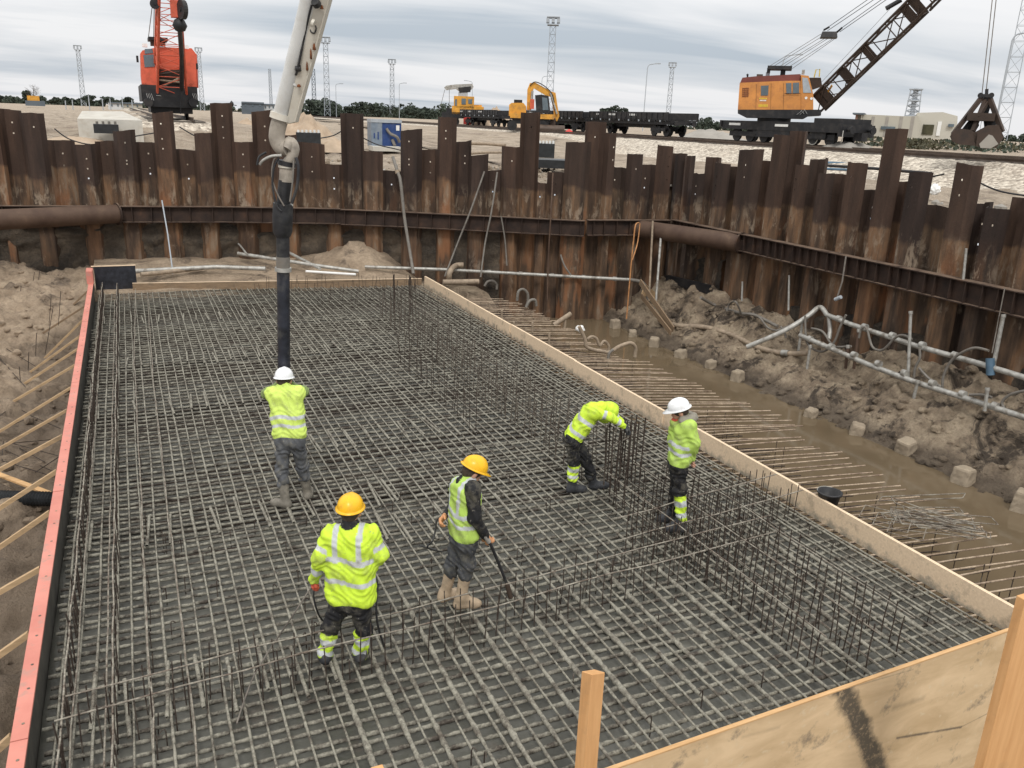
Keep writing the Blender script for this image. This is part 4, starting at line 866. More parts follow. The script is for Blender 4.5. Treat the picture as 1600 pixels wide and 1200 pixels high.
# --- starter bars sticking out over the water
def starters():
    rs = random.Random(12); t = thing('starter_bars', 'row of straight bars sticking out from under the right plank above the water', 'starter bars', (8.5, 15, -0.3), 0)
    o = Vector((8.5, 15, -0.3)); n = 0; y = 5.4
    while y < 24.8 and n < 100:
        far = sstep(14, 20, y); L_ = 2.75+0.55*float(1-far)*0+rs.uniform(-0.15, 0.15)+(0.35 if 12 < y < 14 else 0)
        if y > 17: L_ = 2.4+rs.uniform(-0.2, 0.2)
        a = Vector((8.52, y, -0.22)); b = Vector((8.52+L_, y-(0.16 if y < 12 else 0.5 if y < 18 else 0.2)*1.0+rs.gauss(0, 0.035), -0.34+rs.gauss(0, 0.02)))
        m = MB(); mid = a.lerp(b, 0.5)+Vector((0, 0, 0.01)); m.tube([a-o, mid-o, b-o], 0.0125, 'rebar_starter', 6); m.build('starter_bar', t); n += 1; y += 0.192
    for k, x in enumerate((9.0,)):
        m = MB(); m.tube([Vector((x, 5.5, -0.26))-o, Vector((x, 12, -0.26))-o, Vector((x+0.05, 18, -0.27))-o, Vector((x, 24.6, -0.27))-o], 0.010, 'rebar_dark', 5); m.build('tie_bar', t)
    # dark lower layer, added to deepen the shade under the upper bars
    m = MB()
    for k in range(104): yy = 5.3+k*0.19; m.tube([Vector((8.5, yy, -0.50))-o, Vector((10.3+rs.uniform(0, .5), yy-0.2+rs.gauss(0, .03), -0.60))-o], 0.012, 'rebar_dark', 4)
    for k in range(70): yy = 5.35+k*0.27; x = 8.9+rs.uniform(0, 1.7); m.tube([Vector((x, yy, -1.5))-o, Vector((x, yy, -0.26))-o], 0.008, 'rebar_dark', 4)
    m.build('shade_bars', t)
    return t
starters()
def stirrup_heap():
    c = at(1465, 820, -0.15); t = thing('stirrup_bundle', 'tangled bundle of bent wire stirrups dumped on the starter bars', 'rebar stirrups', c); rs = random.Random(4)
    def loop(p, ang, L_, w_, tilt, r=0.007):
        pts = []; 
        for x, y in ((0, 0), (L_, 0), (L_, w_), (0, w_), (0, 0)): pts.append((x, y))
        P = []
        for (x0, y0), (x1, y1) in zip(pts, pts[1:]):
            for k in range(4): P.append((x0+(x1-x0)*k/4, y0+(y1-y0)*k/4))
        R = Matrix.Rotation(ang, 3, 'Z') @ Matrix.Rotation(tilt, 3, 'Y'); Q = [Vector(p)+R @ Vector((x-L_/2, y-w_/2, 0)) for x, y in P]+[Vector(p)+R @ Vector((-L_/2, -w_/2, 0))]
        m = MB(); m.tube(Q, r, 'rebar_light', 5); m.build('stirrup', t)
    for i in range(16): loop((rs.gauss(0, 0.12), rs.gauss(0, 0.12), rs.uniform(0, 0.12)), math.radians(-40+rs.gauss(0, 12)), 1.0+rs.uniform(-0.1, 0.2), 0.16+rs.uniform(0, 0.1), rs.gauss(0, 0.06))
    loop((0.0, 0.35, 0.28), math.radians(-62), 1.15, 0.2, -0.35, 0.008); loop((-0.25, 0.1, 0.22), math.radians(-30), 0.9, 0.2, 0.3, 0.008)
    for i in range(3): loop((-0.75, 0.25*i-0.1, 0.10), math.radians(35), 0.6, 0.45, 0.1)
stirrup_heap()
# bucket on the plank
p = at(1296, 772, 0.32); t = thing('bucket', 'black rubber tub standing on the right plank', 'bucket', (8.62, p.y*8.62/p.x, 0.16))
m = MB(); m.lathe((0, 0, 0), [(0.0, 0.0), (0.12, 0.0), (0.155, 0.20), (0.175, 0.205), (0.175, 0.225), (0.15, 0.225), (0.115, 0.03), (0, 0.03)], 'rubber', 20); m.build('tub', t)
m = MB(); m.tube([(0.17*math.cos(a), 0.17*math.sin(a), 0.21+0.02*math.sin(a)) for a in [math.pi*i/8 for i in range(9)]], 0.005, 'galv', 5); m.build('handle', t)
# loose bars and rods at left
def loose():
    rs = random.Random(8)
    t = thing('scrap_bars', 'scattered bent scrap bars lying on the sand left of the formwork', 'scrap rebar', at(55, 700, -0.5)); o = Vector(t.location)
    L2 = [((0, 615), (40, 640)), ((0, 650), (20, 633), (50, 650), (95, 670)), ((0, 672), (52, 650)), ((10, 690), (90, 712)), ((0, 700), (80, 735)), ((20, 725), (75, 742)), ((55, 738), (95, 712)), ((40, 605), (0, 560)), ((5, 690), (3, 720), (25, 725)), ((10, 545), (60, 575)), ((12, 693), (88, 686)), ((30, 700), (70, 722))]
    for ps in L2:
        z0 = -0.30
        P = []
        for px, py in ps:
            q = at(px, py, -0.3)
            for _ in range(3): q = at(px, py, float(pit_h(q.x, q.y))+0.06)
            P.append(q-o)
        m = MB(); m.tube(P, 0.008, 'rebar_dark', 5); m.build('bent_bar', t)
    ST = [((75, 505), (80, 462)), ((69, 545), (83, 480)), ((90, 500), (95, 455)), ((54, 555), (57, 520)), ((42, 580), (45, 550)), ((48, 447), (54, 425)), ((58, 440), (62, 422)), ((31, 595), (30, 573)), ((30, 455), (33, 447))]
    for i, (b, tp) in enumerate(ST):
        q = at(b[0], b[1], -0.2)
        for _ in range(4): q = at(b[0], b[1], float(pit_h(q.x, q.y)))
        top = atY(tp[0], tp[1], q.y); m = MB(); m.tube([q-Vector((0, 0, 0.15)), top], 0.008, 'rebar_dark', 5)
        tag(m.build('steel_stake'), f'thin steel stake stuck upright in the left sand, {ORD[i]} from the {"left formwork" if 0 else "list of stakes read from the formwork outwards"}' if 0 else ['thin stake in the left sand beside the third brace foot', 'tallest thin stake in the left sand', 'thin stake nearest the left formwork', 'short stake below the tallest stake on the left sand', 'short stake in the sand above the bent scrap bars', 'tiny stake at the top left near the coiled wire', 'tiny stake right of another at the top left sand', 'stub of a stake close above the scrap bars', 'tiny leaning stake at the far left sand'][i], 'steel stake', 'thin steel stakes in the left sand')
loose()
# --- concrete cubes in the water edge
def cubes():
    C_ = [(961, 514, .34), (988, 527, .3), (1022, 543, .38), (1064, 560, .36), (1110, 577, .30), (1152, 597, .34), (1266, 653, .32), (1337, 680, .36), (1415, 710, .40), (1503, 757, .44), (1598, 800, .46)]
    cond = ['pale block at the water edge nearest the pit corner', 'second pale block from the pit corner', 'upright pale block, third from the pit corner', 'square pale block standing free in the water, fourth from the corner', 'small crumbling block in the mud, fifth from the corner', 'pale block half sunk in the bank, sixth from the corner', 'mud-covered block, seventh from the pit corner', 'clean square block half way along the water edge', 'lumpy cracked block left of the large smooth one', 'large smooth pale block at the water edge, right of the starter bars', 'pale block cut by the right edge of the photo']
    rs = random.Random(6)
    for i, (px, py, s) in enumerate(C_):
        p = at(px, py, -1.44); s *= rs.uniform(0.78, 0.98); m = MB(); hh = s*rs.uniform(0.75, 1.1)
        m.box((0, 0, hh/2-0.08), (s, s, hh+0.16), 'cube_sand', taper=0.9); me = m.mesh('concrete_block'); o = obj('concrete_block', me, None, p)
        o.rotation_euler = (rs.gauss(0, 0.07), rs.gauss(0, 0.07), rs.uniform(0, 1.5))
        b = o.modifiers.new('b', 'BEVEL'); b.width = 0.05; b.segments = 2; sb = o.modifiers.new('s', 'SUBSURF'); sb.subdivision_type = 'SIMPLE'; sb.levels = sb.render_levels = 3
        tx = bpy.data.textures.new('t', 'CLOUDS'); tx.noise_scale = 0.13; d = o.modifiers.new('d', 'DISPLACE'); d.texture = tx; d.strength = 0.05; d.texture_coords = 'LOCAL'
        tag(o, cond[i], 'concrete block', 'concrete blocks along the water edge')
cubes()

# ================================================================== PIPES AND HOSES
def pipe_thing(name, label, cat, segs, group=None):
    """segs: list of (part, pts, r, mat)"""
    p0 = Vector(segs[0][1][0]); t = thing(name, label, cat, p0, 0, group)
    for part, pts, r, mat in segs: m = MB(); m.tube([Vector(p)-p0 for p in pts], r, mat, 12 if r > 0.02 else 7); m.build(part, t)
    return t
def couplings(a, b, n, r, mat='galv'):
    a = Vector(a); b = Vector(b); d = (b-a).normalized(); out_ = []
    for k in range(n): p = a.lerp(b, (k+0.5)/n); out_.append(('coupling', [p-d*0.06, p+d*0.06], r, mat))
    return out_
def wallpt(px, py, off):      # a point seen in front of the wall, off metres into the pit
    d = ray(px, py)
    s, z = wall_hit(px, py); p, n, dd_ = wall_at(s); k = 1-off/abs(Vector((d.x, d.y)).normalized().dot(n))/math.hypot(p.x, p.y)
    return O()+Vector((p.x, p.y, z-CAM_H))*k
def on_x(px, py, X): return atX(px, py, X)
# back header pipe
P0 = wallpt(570, 417, 1.2); P1 = wallpt(690, 421, 0.55); P2 = wallpt(800, 427, 0.5); P3 = wallpt(985, 437, 0.5); P4 = wallpt(1003, 441, 0.6); P5 = at(1012, 455, -0.2); P5 = wallpt(1010, 452, 0.9)
pipe_thing('header_pipe', 'long grey steel header pipe along the foot of the back wall', 'pipe', [('tube', [P0, P1, P2, P3], 0.055, 'galv'), ('bend', spline([P3, P4, P5, wallpt(1012, 470, 1.2)], 4), 0.06, 'hose_grey')]+couplings(P1, P3, 6, 0.075))
pipe_thing('steel_pipe', 'dark pipe lying on the sand behind the black corner panel', 'pipe', [('tube', [at(205, 424, 0.35), at(340, 417, 0.35), at(415, 420, 0.35)], 0.07, 'galv')])
pipe_thing('suction_hose', 'tan hose piece lying on the sand behind the slab, left', 'hose', [('hose', spline([at(220, 429, 0.3), at(270, 424, 0.3), at(320, 418, 0.3)], 4), 0.07, 'hose_tan')])
pipe_thing('steel_pipe', 'bright pipe slanting from the concrete hose towards the heap of sand', 'pipe', [('tube', [at(372, 396, 0.55), at(495, 415, 0.4), at(560, 424, 0.2)], 0.06, 'galv')])
pipe_thing('steel_pipe', 'pale pipe crossing over another left of the sand heap', 'pipe', [('tube', [at(452, 395, 0.6), at(500, 420, 0.35)], 0.05, 'galv')])
pipe_thing('steel_pipe', 'white pipe lying right behind the far plank', 'pipe', [('tube', [at(478, 424, 0.25), at(556, 429, 0.22)], 0.04, 'white_paint')])
pipe_thing('steel_rod', 'thin pale rod leaning over the slab from the back wall, left', 'rod', [('rod', [atY(253, 313, 30.0), atY(262, 365, 29.4), atY(270, 425, 28.4), atY(270, 470, 27.2)], 0.022, 'mast_steel')])
pipe_thing('bent_conduit', 'short curved grey tube end on the sand by the concrete hose', 'pipe', [('tube', spline([at(362, 374, 0.9), at(372, 380, 0.8), at(385, 396, 0.6)], 4), 0.03, 'galv')])
# descending hoses over the back wall
def hang(label, pts, r, mat='hose_grey', name='hanging_hose', group='hoses hanging down the back wall'): return pipe_thing(name, label, 'hose', [('hose', spline(pts, 6), r, mat)], group)
h = hang('thick grey hose dropping over the back wall below the blue generator', [wallpt(614, 248, -0.6)+Vector((0, 0, 0.05)), wallpt(621, 268, 0.12), wallpt(626, 285, 0.35), wallpt(632, 340, 0.5), wallpt(640, 390, 0.8), wallpt(646, 428, 1.3)], 0.055)
m = MB(); q = wallpt(620, 266, 0.14)-Vector(h.location); m.tube([q, q+Vector((0.02, -0.03, -0.10))], 0.08, 'hose_tan', 10); m.build('coupling', h)
hang('thin hose crossing the wall diagonally from the notch below the gravel', [wallpt(757, 268, 0.1), wallpt(735, 330, 0.5), wallpt(715, 380, 0.6), wallpt(695, 432, 1.0)], 0.03)
hang('thin hose hanging from the right side of the same notch', [wallpt(777, 269, 0.1), wallpt(768, 330, 0.5), wallpt(758, 380, 0.6), wallpt(751, 433, 1.0)], 0.03)
hang('short thin hose hanging below the back beam', [wallpt(783, 338, 0.45), wallpt(789, 375, 0.4), wallpt(792, 415, 0.5)], 0.025)
hang('rusty thin line hanging from the wall top left of the corner strut', [wallpt(864, 270, 0.1), wallpt(861, 330, 0.5), wallpt(857, 400, 0.4), wallpt(855, 470, 0.5)], 0.025, 'strut_rust')
hang('short stub of hose rising from the header pipe', [wallpt(876, 398, 0.4), wallpt(882, 415, 0.5), wallpt(892, 430, 0.5)], 0.03)
# orange strap on the corner strut
sp = [wallpt(995, 347, 1.2), wallpt(990, 360, 1.5), wallpt(988, 400, 1.6)]
pipe_thing('orange_strap', 'orange strap looped over the corner strut and hanging to the mud', 'strap', [('strap', spline([atY(998, 348, 23.2), atY(993, 352, 22.9), atY(990, 375, 22.9), atY(987, 405, 22.9), atY(983, 450, 22.9), atY(979, 498, 22.9)], 5), 0.022, 'hose_orange'), ('strap', spline([atY(1000, 349, 23.4), atY(996, 380, 23.3), atY(988, 406, 22.95)], 5), 0.02, 'hose_orange')])
pipe_thing('steel_pipe', 'left upright pipe standing in the pit corner below the strut', 'pipe', [('tube', [atY(1020, 345, 23.8), atY(1014, 470, 23.3)], 0.035, 'hose_tan')])
pipe_thing('steel_pipe', 'right upright grey pipe standing in the pit corner below the strut', 'pipe', [('tube', [atY(1033, 365, 23.6), atY(1024, 482, 22.9)], 0.04, 'galv')])
# boards in the corner
for i, (a, b, lab) in enumerate([((1000, 440), (1052, 515), 'upper weathered board leaning into the pit corner'), ((1002, 462), (1048, 520), 'lower weathered board leaning into the pit corner'), ((1005, 452), (1040, 478), 'short broad board between the two leaning corner boards')]):
    m = MB(); m.beam(atY(a[0], a[1], 23.6), at(b[0], b[1], -0.9), 0.04, [0.2, 0.16, 0.35][i], 'wood_brace_dark' if i < 2 else 'wood_brace'); tag(m.build('leaning_board'), lab, 'board', 'boards leaning in the pit corner')
m = MB(); m.beam(atX(1043, 436, 17.1), atX(1108, 452, 17.1), 0.16, 0.28, 'steel_black'); tag(m.build('steel_offcut'), 'black steel beam piece lying against the right wall near the corner', 'steel beam')
# big suction hose on the bank
def g(px, py, dz=0.05, z0=-0.5):
    q = at(px, py, z0)
    for _ in range(6): q = at(px, py, 0.5*(q.z)+0.5*(float(pit_h(q.x, q.y))+dz+0.08))
    return q
pipe_thing('suction_hose', 'long thick tan hose winding along the earth bank from the pit corner', 'hose', [('hose', spline([g(1030, 500), g(1060, 509), g(1100, 511), g(1140, 522), g(1185, 543), g(1225, 552), g(1262, 552)], 6), 0.075, 'hose_tan'), ('coupling', [g(1222, 551), g(1232, 552)], 0.09, 'galv')])
pipe_thing('suction_hose', 'grey hose curling on the mound by the right wall', 'hose', [('hose', spline([g(1095, 465), g(1120, 478), g(1160, 490), g(1178, 492), g(1215, 510)], 6), 0.05, 'hose_grey')])
pipe_thing('suction_hose', 'small arched hose standing on the mound by the right wall', 'hose', [('hose', spline([g(1135, 488), g(1140, 475, .4), g(1150, 472, .5), g(1158, 490)], 5), 0.03, 'hose_grey')])
# right wellpoint headers
U = [on_x(1292, 492, 16.9), on_x(1330, 507, 16.85), on_x(1430, 540, 16.8), on_x(1530, 568, 16.75), on_x(1640, 602, 16.7)]
t = pipe_thing('header_pipe', 'upper pale header pipe running along the right wall', 'pipe', [('tube', U, 0.065, 'galv')]+couplings(U[0], U[-1], 7, 0.085)+[('valve', [on_x(1547, 560, 16.7), on_x(1548, 586, 16.7)], 0.09, 'pipe_blue'), ('bend', spline([U[0], on_x(1285, 482, 16.9), on_x(1278, 481, 16.9), on_x(1262, 494, 16.6), on_x(1225, 517, 16.0), on_x(1167, 542, 15.3)], 5), 0.065, 'galv'), ('bend', spline([on_x(1295, 495, 16.9), on_x(1297, 515, 16.9), on_x(1295, 530, 16.8)], 4), 0.06, 'galv')])
LW = [on_x(1250, 524, 16.35), on_x(1300, 545, 16.3), on_x(1360, 571, 16.25), on_x(1430, 597, 16.2), on_x(1520, 626, 16.15), on_x(1640, 665, 16.1)]
pipe_thing('header_pipe', 'lower pale header pipe lying along the earth bank', 'pipe', [('tube', LW, 0.065, 'galv')]+couplings(LW[0], LW[-1], 9, 0.085))
pipe_thing('header_pipe', 'dark pipe climbing the bank towards the elbow of the upper header', 'pipe', [('tube', [on_x(1215, 517, 16.5), on_x(1262, 500, 16.9)], 0.05, 'hose_grey')])
RV = [((1423, 487), (1418, 632), 16.5, 'tall grey riser pipe between the two headers'), ((1434, 595), (1425, 632), 16.1, 'short riser pipe leaning beside the tall one'), ((1266, 540), (1260, 583), 16.2, 'short riser pipe under the hanging hose loop'), ((1254, 500), (1246, 560), 16.7, 'thin riser beside the left end of the headers'), ((1342, 515), (1335, 570), 16.6, 'rusty riser pipe below the U shaped hose'), ((1325, 540), (1322, 570), 16.4, 'thin short riser left of the rusty one'), ((1543, 607), (1540, 635), 16.0, 'short capped riser near the right edge'), ((1568, 492), (1553, 568), 17.0, 'pale slanting pipe at the blue valve')]
for a, b, X, lab in RV: pipe_thing('riser_pipe', lab, 'pipe', [('tube', [on_x(a[0], a[1], X), on_x(b[0], b[1], X)-Vector((0, 0, 0.1))], 0.038 if X < 17 else 0.045, 'galv' if 'rusty' not in lab else 'strut_rust'), ('cap', [on_x(a[0], a[1]-1, X), on_x(a[0], a[1]+4, X)], 0.05, 'galv')], 'riser pipes on the earth bank')
HS = [([(1258, 493), (1260, 530), (1270, 545), (1287, 549), (1303, 535), (1313, 510), (1322, 492)], 16.4, 'U shaped hose loop hanging left of the headers'), ([(1268, 513), (1285, 518), (1297, 535), (1305, 542), (1330, 541)], 16.5, 'thin hose running from the loop to the rusty riser'), ([(1342, 528), (1346, 514), (1354, 513), (1362, 540), (1372, 547), (1382, 545), (1400, 527), (1412, 524), (1425, 530)], 16.6, 'wavy hose hanging below the upper header'), ([(1437, 545), (1437, 560), (1430, 575), (1428, 590)], 16.5, 'short hose behind the tall riser'), ([(1436, 575), (1450, 590), (1470, 605)], 16.3, 'short pale hose on the lower header'), ([(1472, 608), (1475, 585), (1490, 560), (1520, 544), (1545, 548)], 16.5, 'brown arched hose between lower header and blue valve'), ([(1570, 640), (1566, 628), (1580, 616), (1605, 610)], 16.2, 'looped hose at the right edge of the photo'), ([(1515, 617), (1535, 617), (1550, 621)], 16.1, 'short pale hose lying by the capped riser'), ([(1220, 510), (1226, 520), (1228, 528)], 16.2, 'stub hose hanging from the inclined pipe'), ([(1165, 490), (1185, 495), (1200, 512), (1215, 517)], 16.4, 'thin hose draped over the mound')]
for pts, X, lab in HS: pipe_thing('connecting_hose', lab, 'hose', [('hose', spline([on_x(x, y, X) for x, y in pts], 6), 0.03, 'hose_grey')], 'connecting hoses on the earth bank')
pipe_thing('thin_cable', 'thin cable hanging from the right beam to the risers', 'cable', [('cable', [on_x(1570, 450, 17.1), on_x(1560, 500, 17.0), on_x(1550, 552, 16.8)], 0.012, 'rope_grey')])
pipe_thing('thin_cable', 'thin grey pole hanging from the right beam with a clamp', 'cable', [('cable', [on_x(1322, 400, 17.1), on_x(1316, 440, 17.0), on_x(1307, 468, 16.9)], 0.022, 'rope_grey'), ('clamp', [on_x(1305, 468, 16.9), on_x(1314, 464, 16.9)], 0.05, 'mast_steel')])
for a, b, lab in (((1510, 388), (1505, 438), 'white-tipped conduit on the right wall above the beam'), ((1233, 430), (1232, 485), 'thin pale rod standing against the right wall'), ((1160, 440), (1159, 472), 'short thin rod against the right wall')):
    pipe_thing('wall_rod', lab, 'rod', [('rod', [on_x(a[0], a[1], 17.25), on_x(b[0], b[1], 17.25)], 0.03, 'galv')], 'rods against the right wall')
# goosenecks by the far starter bars
GN = [([(757, 447), (762, 440), (770, 439), (776, 444), (776, 452)], -0.3, 'small white hose arch behind the far right plank'), ([(808, 470), (810, 456), (817, 452), (824, 458), (825, 470), (822, 480)], -0.3, 'tall grey hose arch at the far starter bars'), ([(822, 480), (828, 470), (836, 469), (838, 478)], -0.3, 'low hose arch right of the tall grey one')]
for pts, z, lab in GN:
    b0 = at(pts[0][0], pts[0][1], z); pipe_thing('hose_arch', lab, 'hose', [('hose', spline([atY(x, y, b0.y) for x, y in pts], 5), 0.045, 'hose_grey')], 'hose arches over the starter bars')
b0 = at(950, 565, -0.3)
pipe_thing('hose_tangle', 'pale hose looping over the ends of the starter bars', 'hose', [('hose', spline([atY(x, y, 17.2) for x, y in [(905, 510), (914, 530), (918, 543), (940, 549), (953, 550), (968, 541), (985, 536), (993, 543), (992, 558)]], 6), 0.045, 'hose_tan'), ('hose', spline([atY(x, y, 17.5) for x, y in [(918, 530), (924, 526), (932, 529), (937, 540), (944, 533), (951, 540), (951, 548)]], 6), 0.035, 'hose_tan'), ('hose', spline([atY(x, y, 17.0) for x, y in [(958, 546), (952, 552), (950, 562)]], 4), 0.035, 'hose_grey')])
m = MB(); q = at(906, 520, -0.35); m.box(q+Vector((0, 0, 0.12)), (0.36, 0.34, 0.22), 'white_cloth', Matrix.Rotation(0.5, 3, 'Z') @ Matrix.Rotation(0.2, 3, 'X'), 0.7); o = m.build('white_bag'); tag(o, 'crumpled white bag lying on the ends of the starter bars', 'bag'); b = o.modifiers.new('s', 'SUBSURF'); b.levels = b.render_levels = 3; tx = bpy.data.textures.new('c', 'CLOUDS'); tx.noise_scale = 0.08; d = o.modifiers.new('d', 'DISPLACE'); d.texture = tx; d.strength = 0.09
pipe_thing('steel_tripod', 'small pipe trestle with a sloping pale tube at the water end of the starter bars', 'pipe', [('tube', [atY(865, 508, 21.5), atY(892, 490, 21.5)], 0.07, 'hose_tan'), ('leg', [atY(884, 494, 21.5), atY(882, 512, 21.5)], 0.04, 'hose_tan')])
pipe_thing('suction_hose', 'dark bent hose standing behind the far right corner of the slab', 'hose', [('hose', spline([at(702, 438, 0.0), at(703, 425, 0.3), atY(712, 415, 26.6), atY(724, 414, 26.6)], 5), 0.09, 'hose_tan')])
pipe_thing('pump_tube', 'tan horizontal tube lying behind the far right corner of the slab', 'pipe', [('tube', [at(692, 441, 0.0), at(748, 440, 0.0)], 0.09, 'hose_tan')])
for i, (x, y, h_) in enumerate([(803, 515, 12), (832, 520, 16), (858, 538, 18), (716, 460, 9), (731, 468, 9), (765, 483, 10), (784, 497, 12)]):
    b0 = at(x, y, -0.2); pipe_thing('guard_stub', f'thin pale tube stub outside the right plank, {ORD[i] if 1 else ""} of the stubs', 'pipe', [('tube', [b0, atY(x, y-h_, b0.y)], 0.028, 'hose_tan')], 'tube stubs outside the right plank')
# ================================================================== viewing planes used for measuring pieces
class Frame:
    def __init__(s, o, yaw=None):
        s.o = Vector(o)
        if yaw is None: n = Vector((s.o.x, s.o.y, 0)).normalized()
        else: n = Vector((math.sin(yaw), math.cos(yaw), 0))
        s.n = n; s.r = Vector((n.y, -n.x, 0)); s.up = Vector((0, 0, 1)); s.R = Matrix((s.r, s.n, s.up)).transposed()
    def W(s, px, py, dy=0.0):
        d = ray(px, py); k = ((s.o-O()).dot(s.n)+dy)/d.dot(s.n); return O()+d*k
    def L(s, px, py, dy=0.0):
        q = s.W(px, py, dy)-s.o; return Vector((q.dot(s.r), q.dot(s.n), q.z))
    def rect(s, mb, x0, y0, x1, y1, d0, d1, mat, taper=1.0):
        a = s.L(x0, y1, d0); b = s.L(x1, y0, d0); xa, xb = min(a.x, b.x), max(a.x, b.x); za, zb = min(a.z, b.z), max(a.z, b.z)
        mb.box(((xa+xb)/2, (d0+d1)/2, (za+zb)/2), (xb-xa, d1-d0, zb-za), mat, taper=taper)
    def poly(s, mb, pts, d, th, mat):
        P = [s.L(x, y, d) for x, y in pts]
        mb.prism([(p.x, p.z) for p in P], th, mat, (0, d, 0), (1, 0, 0), (0, 0, 1))
    def root(s, name, label, cat, group=None):
        t = thing(name, label, cat, s.o, 0, group); t.rotation_euler = (0, 0, math.atan2(s.r.y, s.r.x)); return t

# ================================================================== PEOPLE
def surf_nets(vol, lo, h):
    s = vol < 0; nx, ny, nz = vol.shape
    c = np.zeros((nx-1, ny-1, nz-1), np.int8)
    for i in (0, 1):
        for j in (0, 1):
            for k in (0, 1): c += s[i:nx-1+i, j:ny-1+j, k:nz-1+k]
    act = (c > 0) & (c < 8); ids = np.full(act.shape, -1, np.int64); ci = np.argwhere(act); ids[act] = np.arange(len(ci))
    acc = np.zeros((len(ci), 3)); cnt = np.zeros(len(ci))
    corners = [(i, j, k) for i in (0, 1) for j in (0, 1) for k in (0, 1)]
    for a in corners:
        for ax in range(3):
            if a[ax]: continue
            b = list(a); b[ax] = 1
            va = vol[ci[:, 0]+a[0], ci[:, 1]+a[1], ci[:, 2]+a[2]]; vb = vol[ci[:, 0]+b[0], ci[:, 1]+b[1], ci[:, 2]+b[2]]
            m = (va < 0) != (vb < 0); t = np.where(m, va/(va-vb+1e-12), 0); p = np.array(a, float)[None].repeat(len(ci), 0); p[:, ax] += t
            acc[m] += p[m]; cnt[m] += 1
    V = (ci+acc/cnt[:, None])*h+np.array(lo); F = []
    for ax in range(3):
        sl0 = [slice(None)]*3; sl1 = [slice(None)]*3; sl0[ax] = slice(0, -1); sl1[ax] = slice(1, None)
        a = s[tuple(sl0)]; b = s[tuple(sl1)]; e = np.argwhere(a != b); u, v = (ax+1) % 3, (ax+2) % 3
        e = e[(e[:, u] > 0) & (e[:, v] > 0) & (e[:, u] < vol.shape[u]-1) & (e[:, v] < vol.shape[v]-1)]
        q = []
        for du, dv in ((0, 0), (-1, 0), (-1, -1), (0, -1)):
            p = e.copy(); p[:, u] += du; p[:, v] += dv; q.append(ids[p[:, 0], p[:, 1], p[:, 2]])
        q = np.stack(q, 1); fl = a[e[:, 0], e[:, 1], e[:, 2]]; q[~fl] = q[~fl][:, ::-1]; F.append(q)
    F = np.concatenate(F); return V, F[(F >= 0).all(1)]
def cap_d(P, a, b, ra, rb, sq=None):
    a = np.array(a); b = np.array(b); d = b-a; l2 = max(1e-9, (d*d).sum()); t = np.clip(((P-a)@d)/l2, 0, 1); q = P-(a+t[..., None]*d)
    return np.sqrt((q*q).sum(-1))-(ra+(rb-ra)*t), t
def blob_mesh(name, prims, h, mats, k=0.02, colfn=None, wr=0.0, parent=None, sub=None):
    """prims: (a, b, ra, rb, tag); sub: prims cut away"""
    pts = np.array([p[0] for p in prims]+[p[1] for p in prims]); r = max(max(p[2], p[3]) for p in prims)+0.04
    lo = pts.min(0)-r; hi = pts.max(0)+r; n = np.ceil((hi-lo)/h).astype(int)+1
    G = np.stack(np.meshgrid(*[lo[i]+np.arange(n[i])*h for i in range(3)], indexing='ij'), -1).astype(np.float32)
    def field(P):
        e = np.zeros(P.shape[:-1]); 
        for p in prims: d, t = cap_d(P, p[0], p[1], p[2], p[3]); e += np.exp(-np.clip(d, -0.3, 0.6)/k)
        d = -k*np.log(e+1e-30)
        if sub:
            for p in sub: q, t = cap_d(P, p[0], p[1], p[2], p[3]); d = np.maximum(d, -q)
        if wr:
            x, y, z = P[..., 0], P[..., 1], P[..., 2]
            d = d+wr*(np.sin(z*62+9*np.sin(x*11+y*7)+2.2*np.sin(z*23))*0.6+np.sin(z*31+x*24-y*17)*0.7+0.4*np.sin(x*70+z*28+y*45))
        return d
    V, F = surf_nets(field(G), lo, h)
    best = np.full(len(V), 1e9); pi = np.zeros(len(V), int); pt = np.zeros(len(V))
    for i, p in enumerate(prims):
        d, t = cap_d(V, p[0], p[1], p[2], p[3]); m = d < best; best[m] = d[m]; pi[m] = i; pt[m] = t[m]
    me = np_mesh(name, V, F, mats)
    if colfn is not None:
        C_ = colfn(V, pi, pt, [p[4] for p in prims]); ca = me.color_attributes.new('Col', 'FLOAT_COLOR', 'POINT')
        ca.data.foreach_set('color', np.concatenate([C_, np.ones((len(V), 1))], 1).astype(np.float32).ravel())
    return obj(name, me, parent)
HV = np.array((0.58, 0.80, 0.055)); SIL = np.array((0.52, 0.54, 0.56)); BLK = np.array((0.014, 0.014, 0.016)); GRY = np.array((0.075, 0.078, 0.085)); HVG = np.array((0.44, 0.62, 0.12))
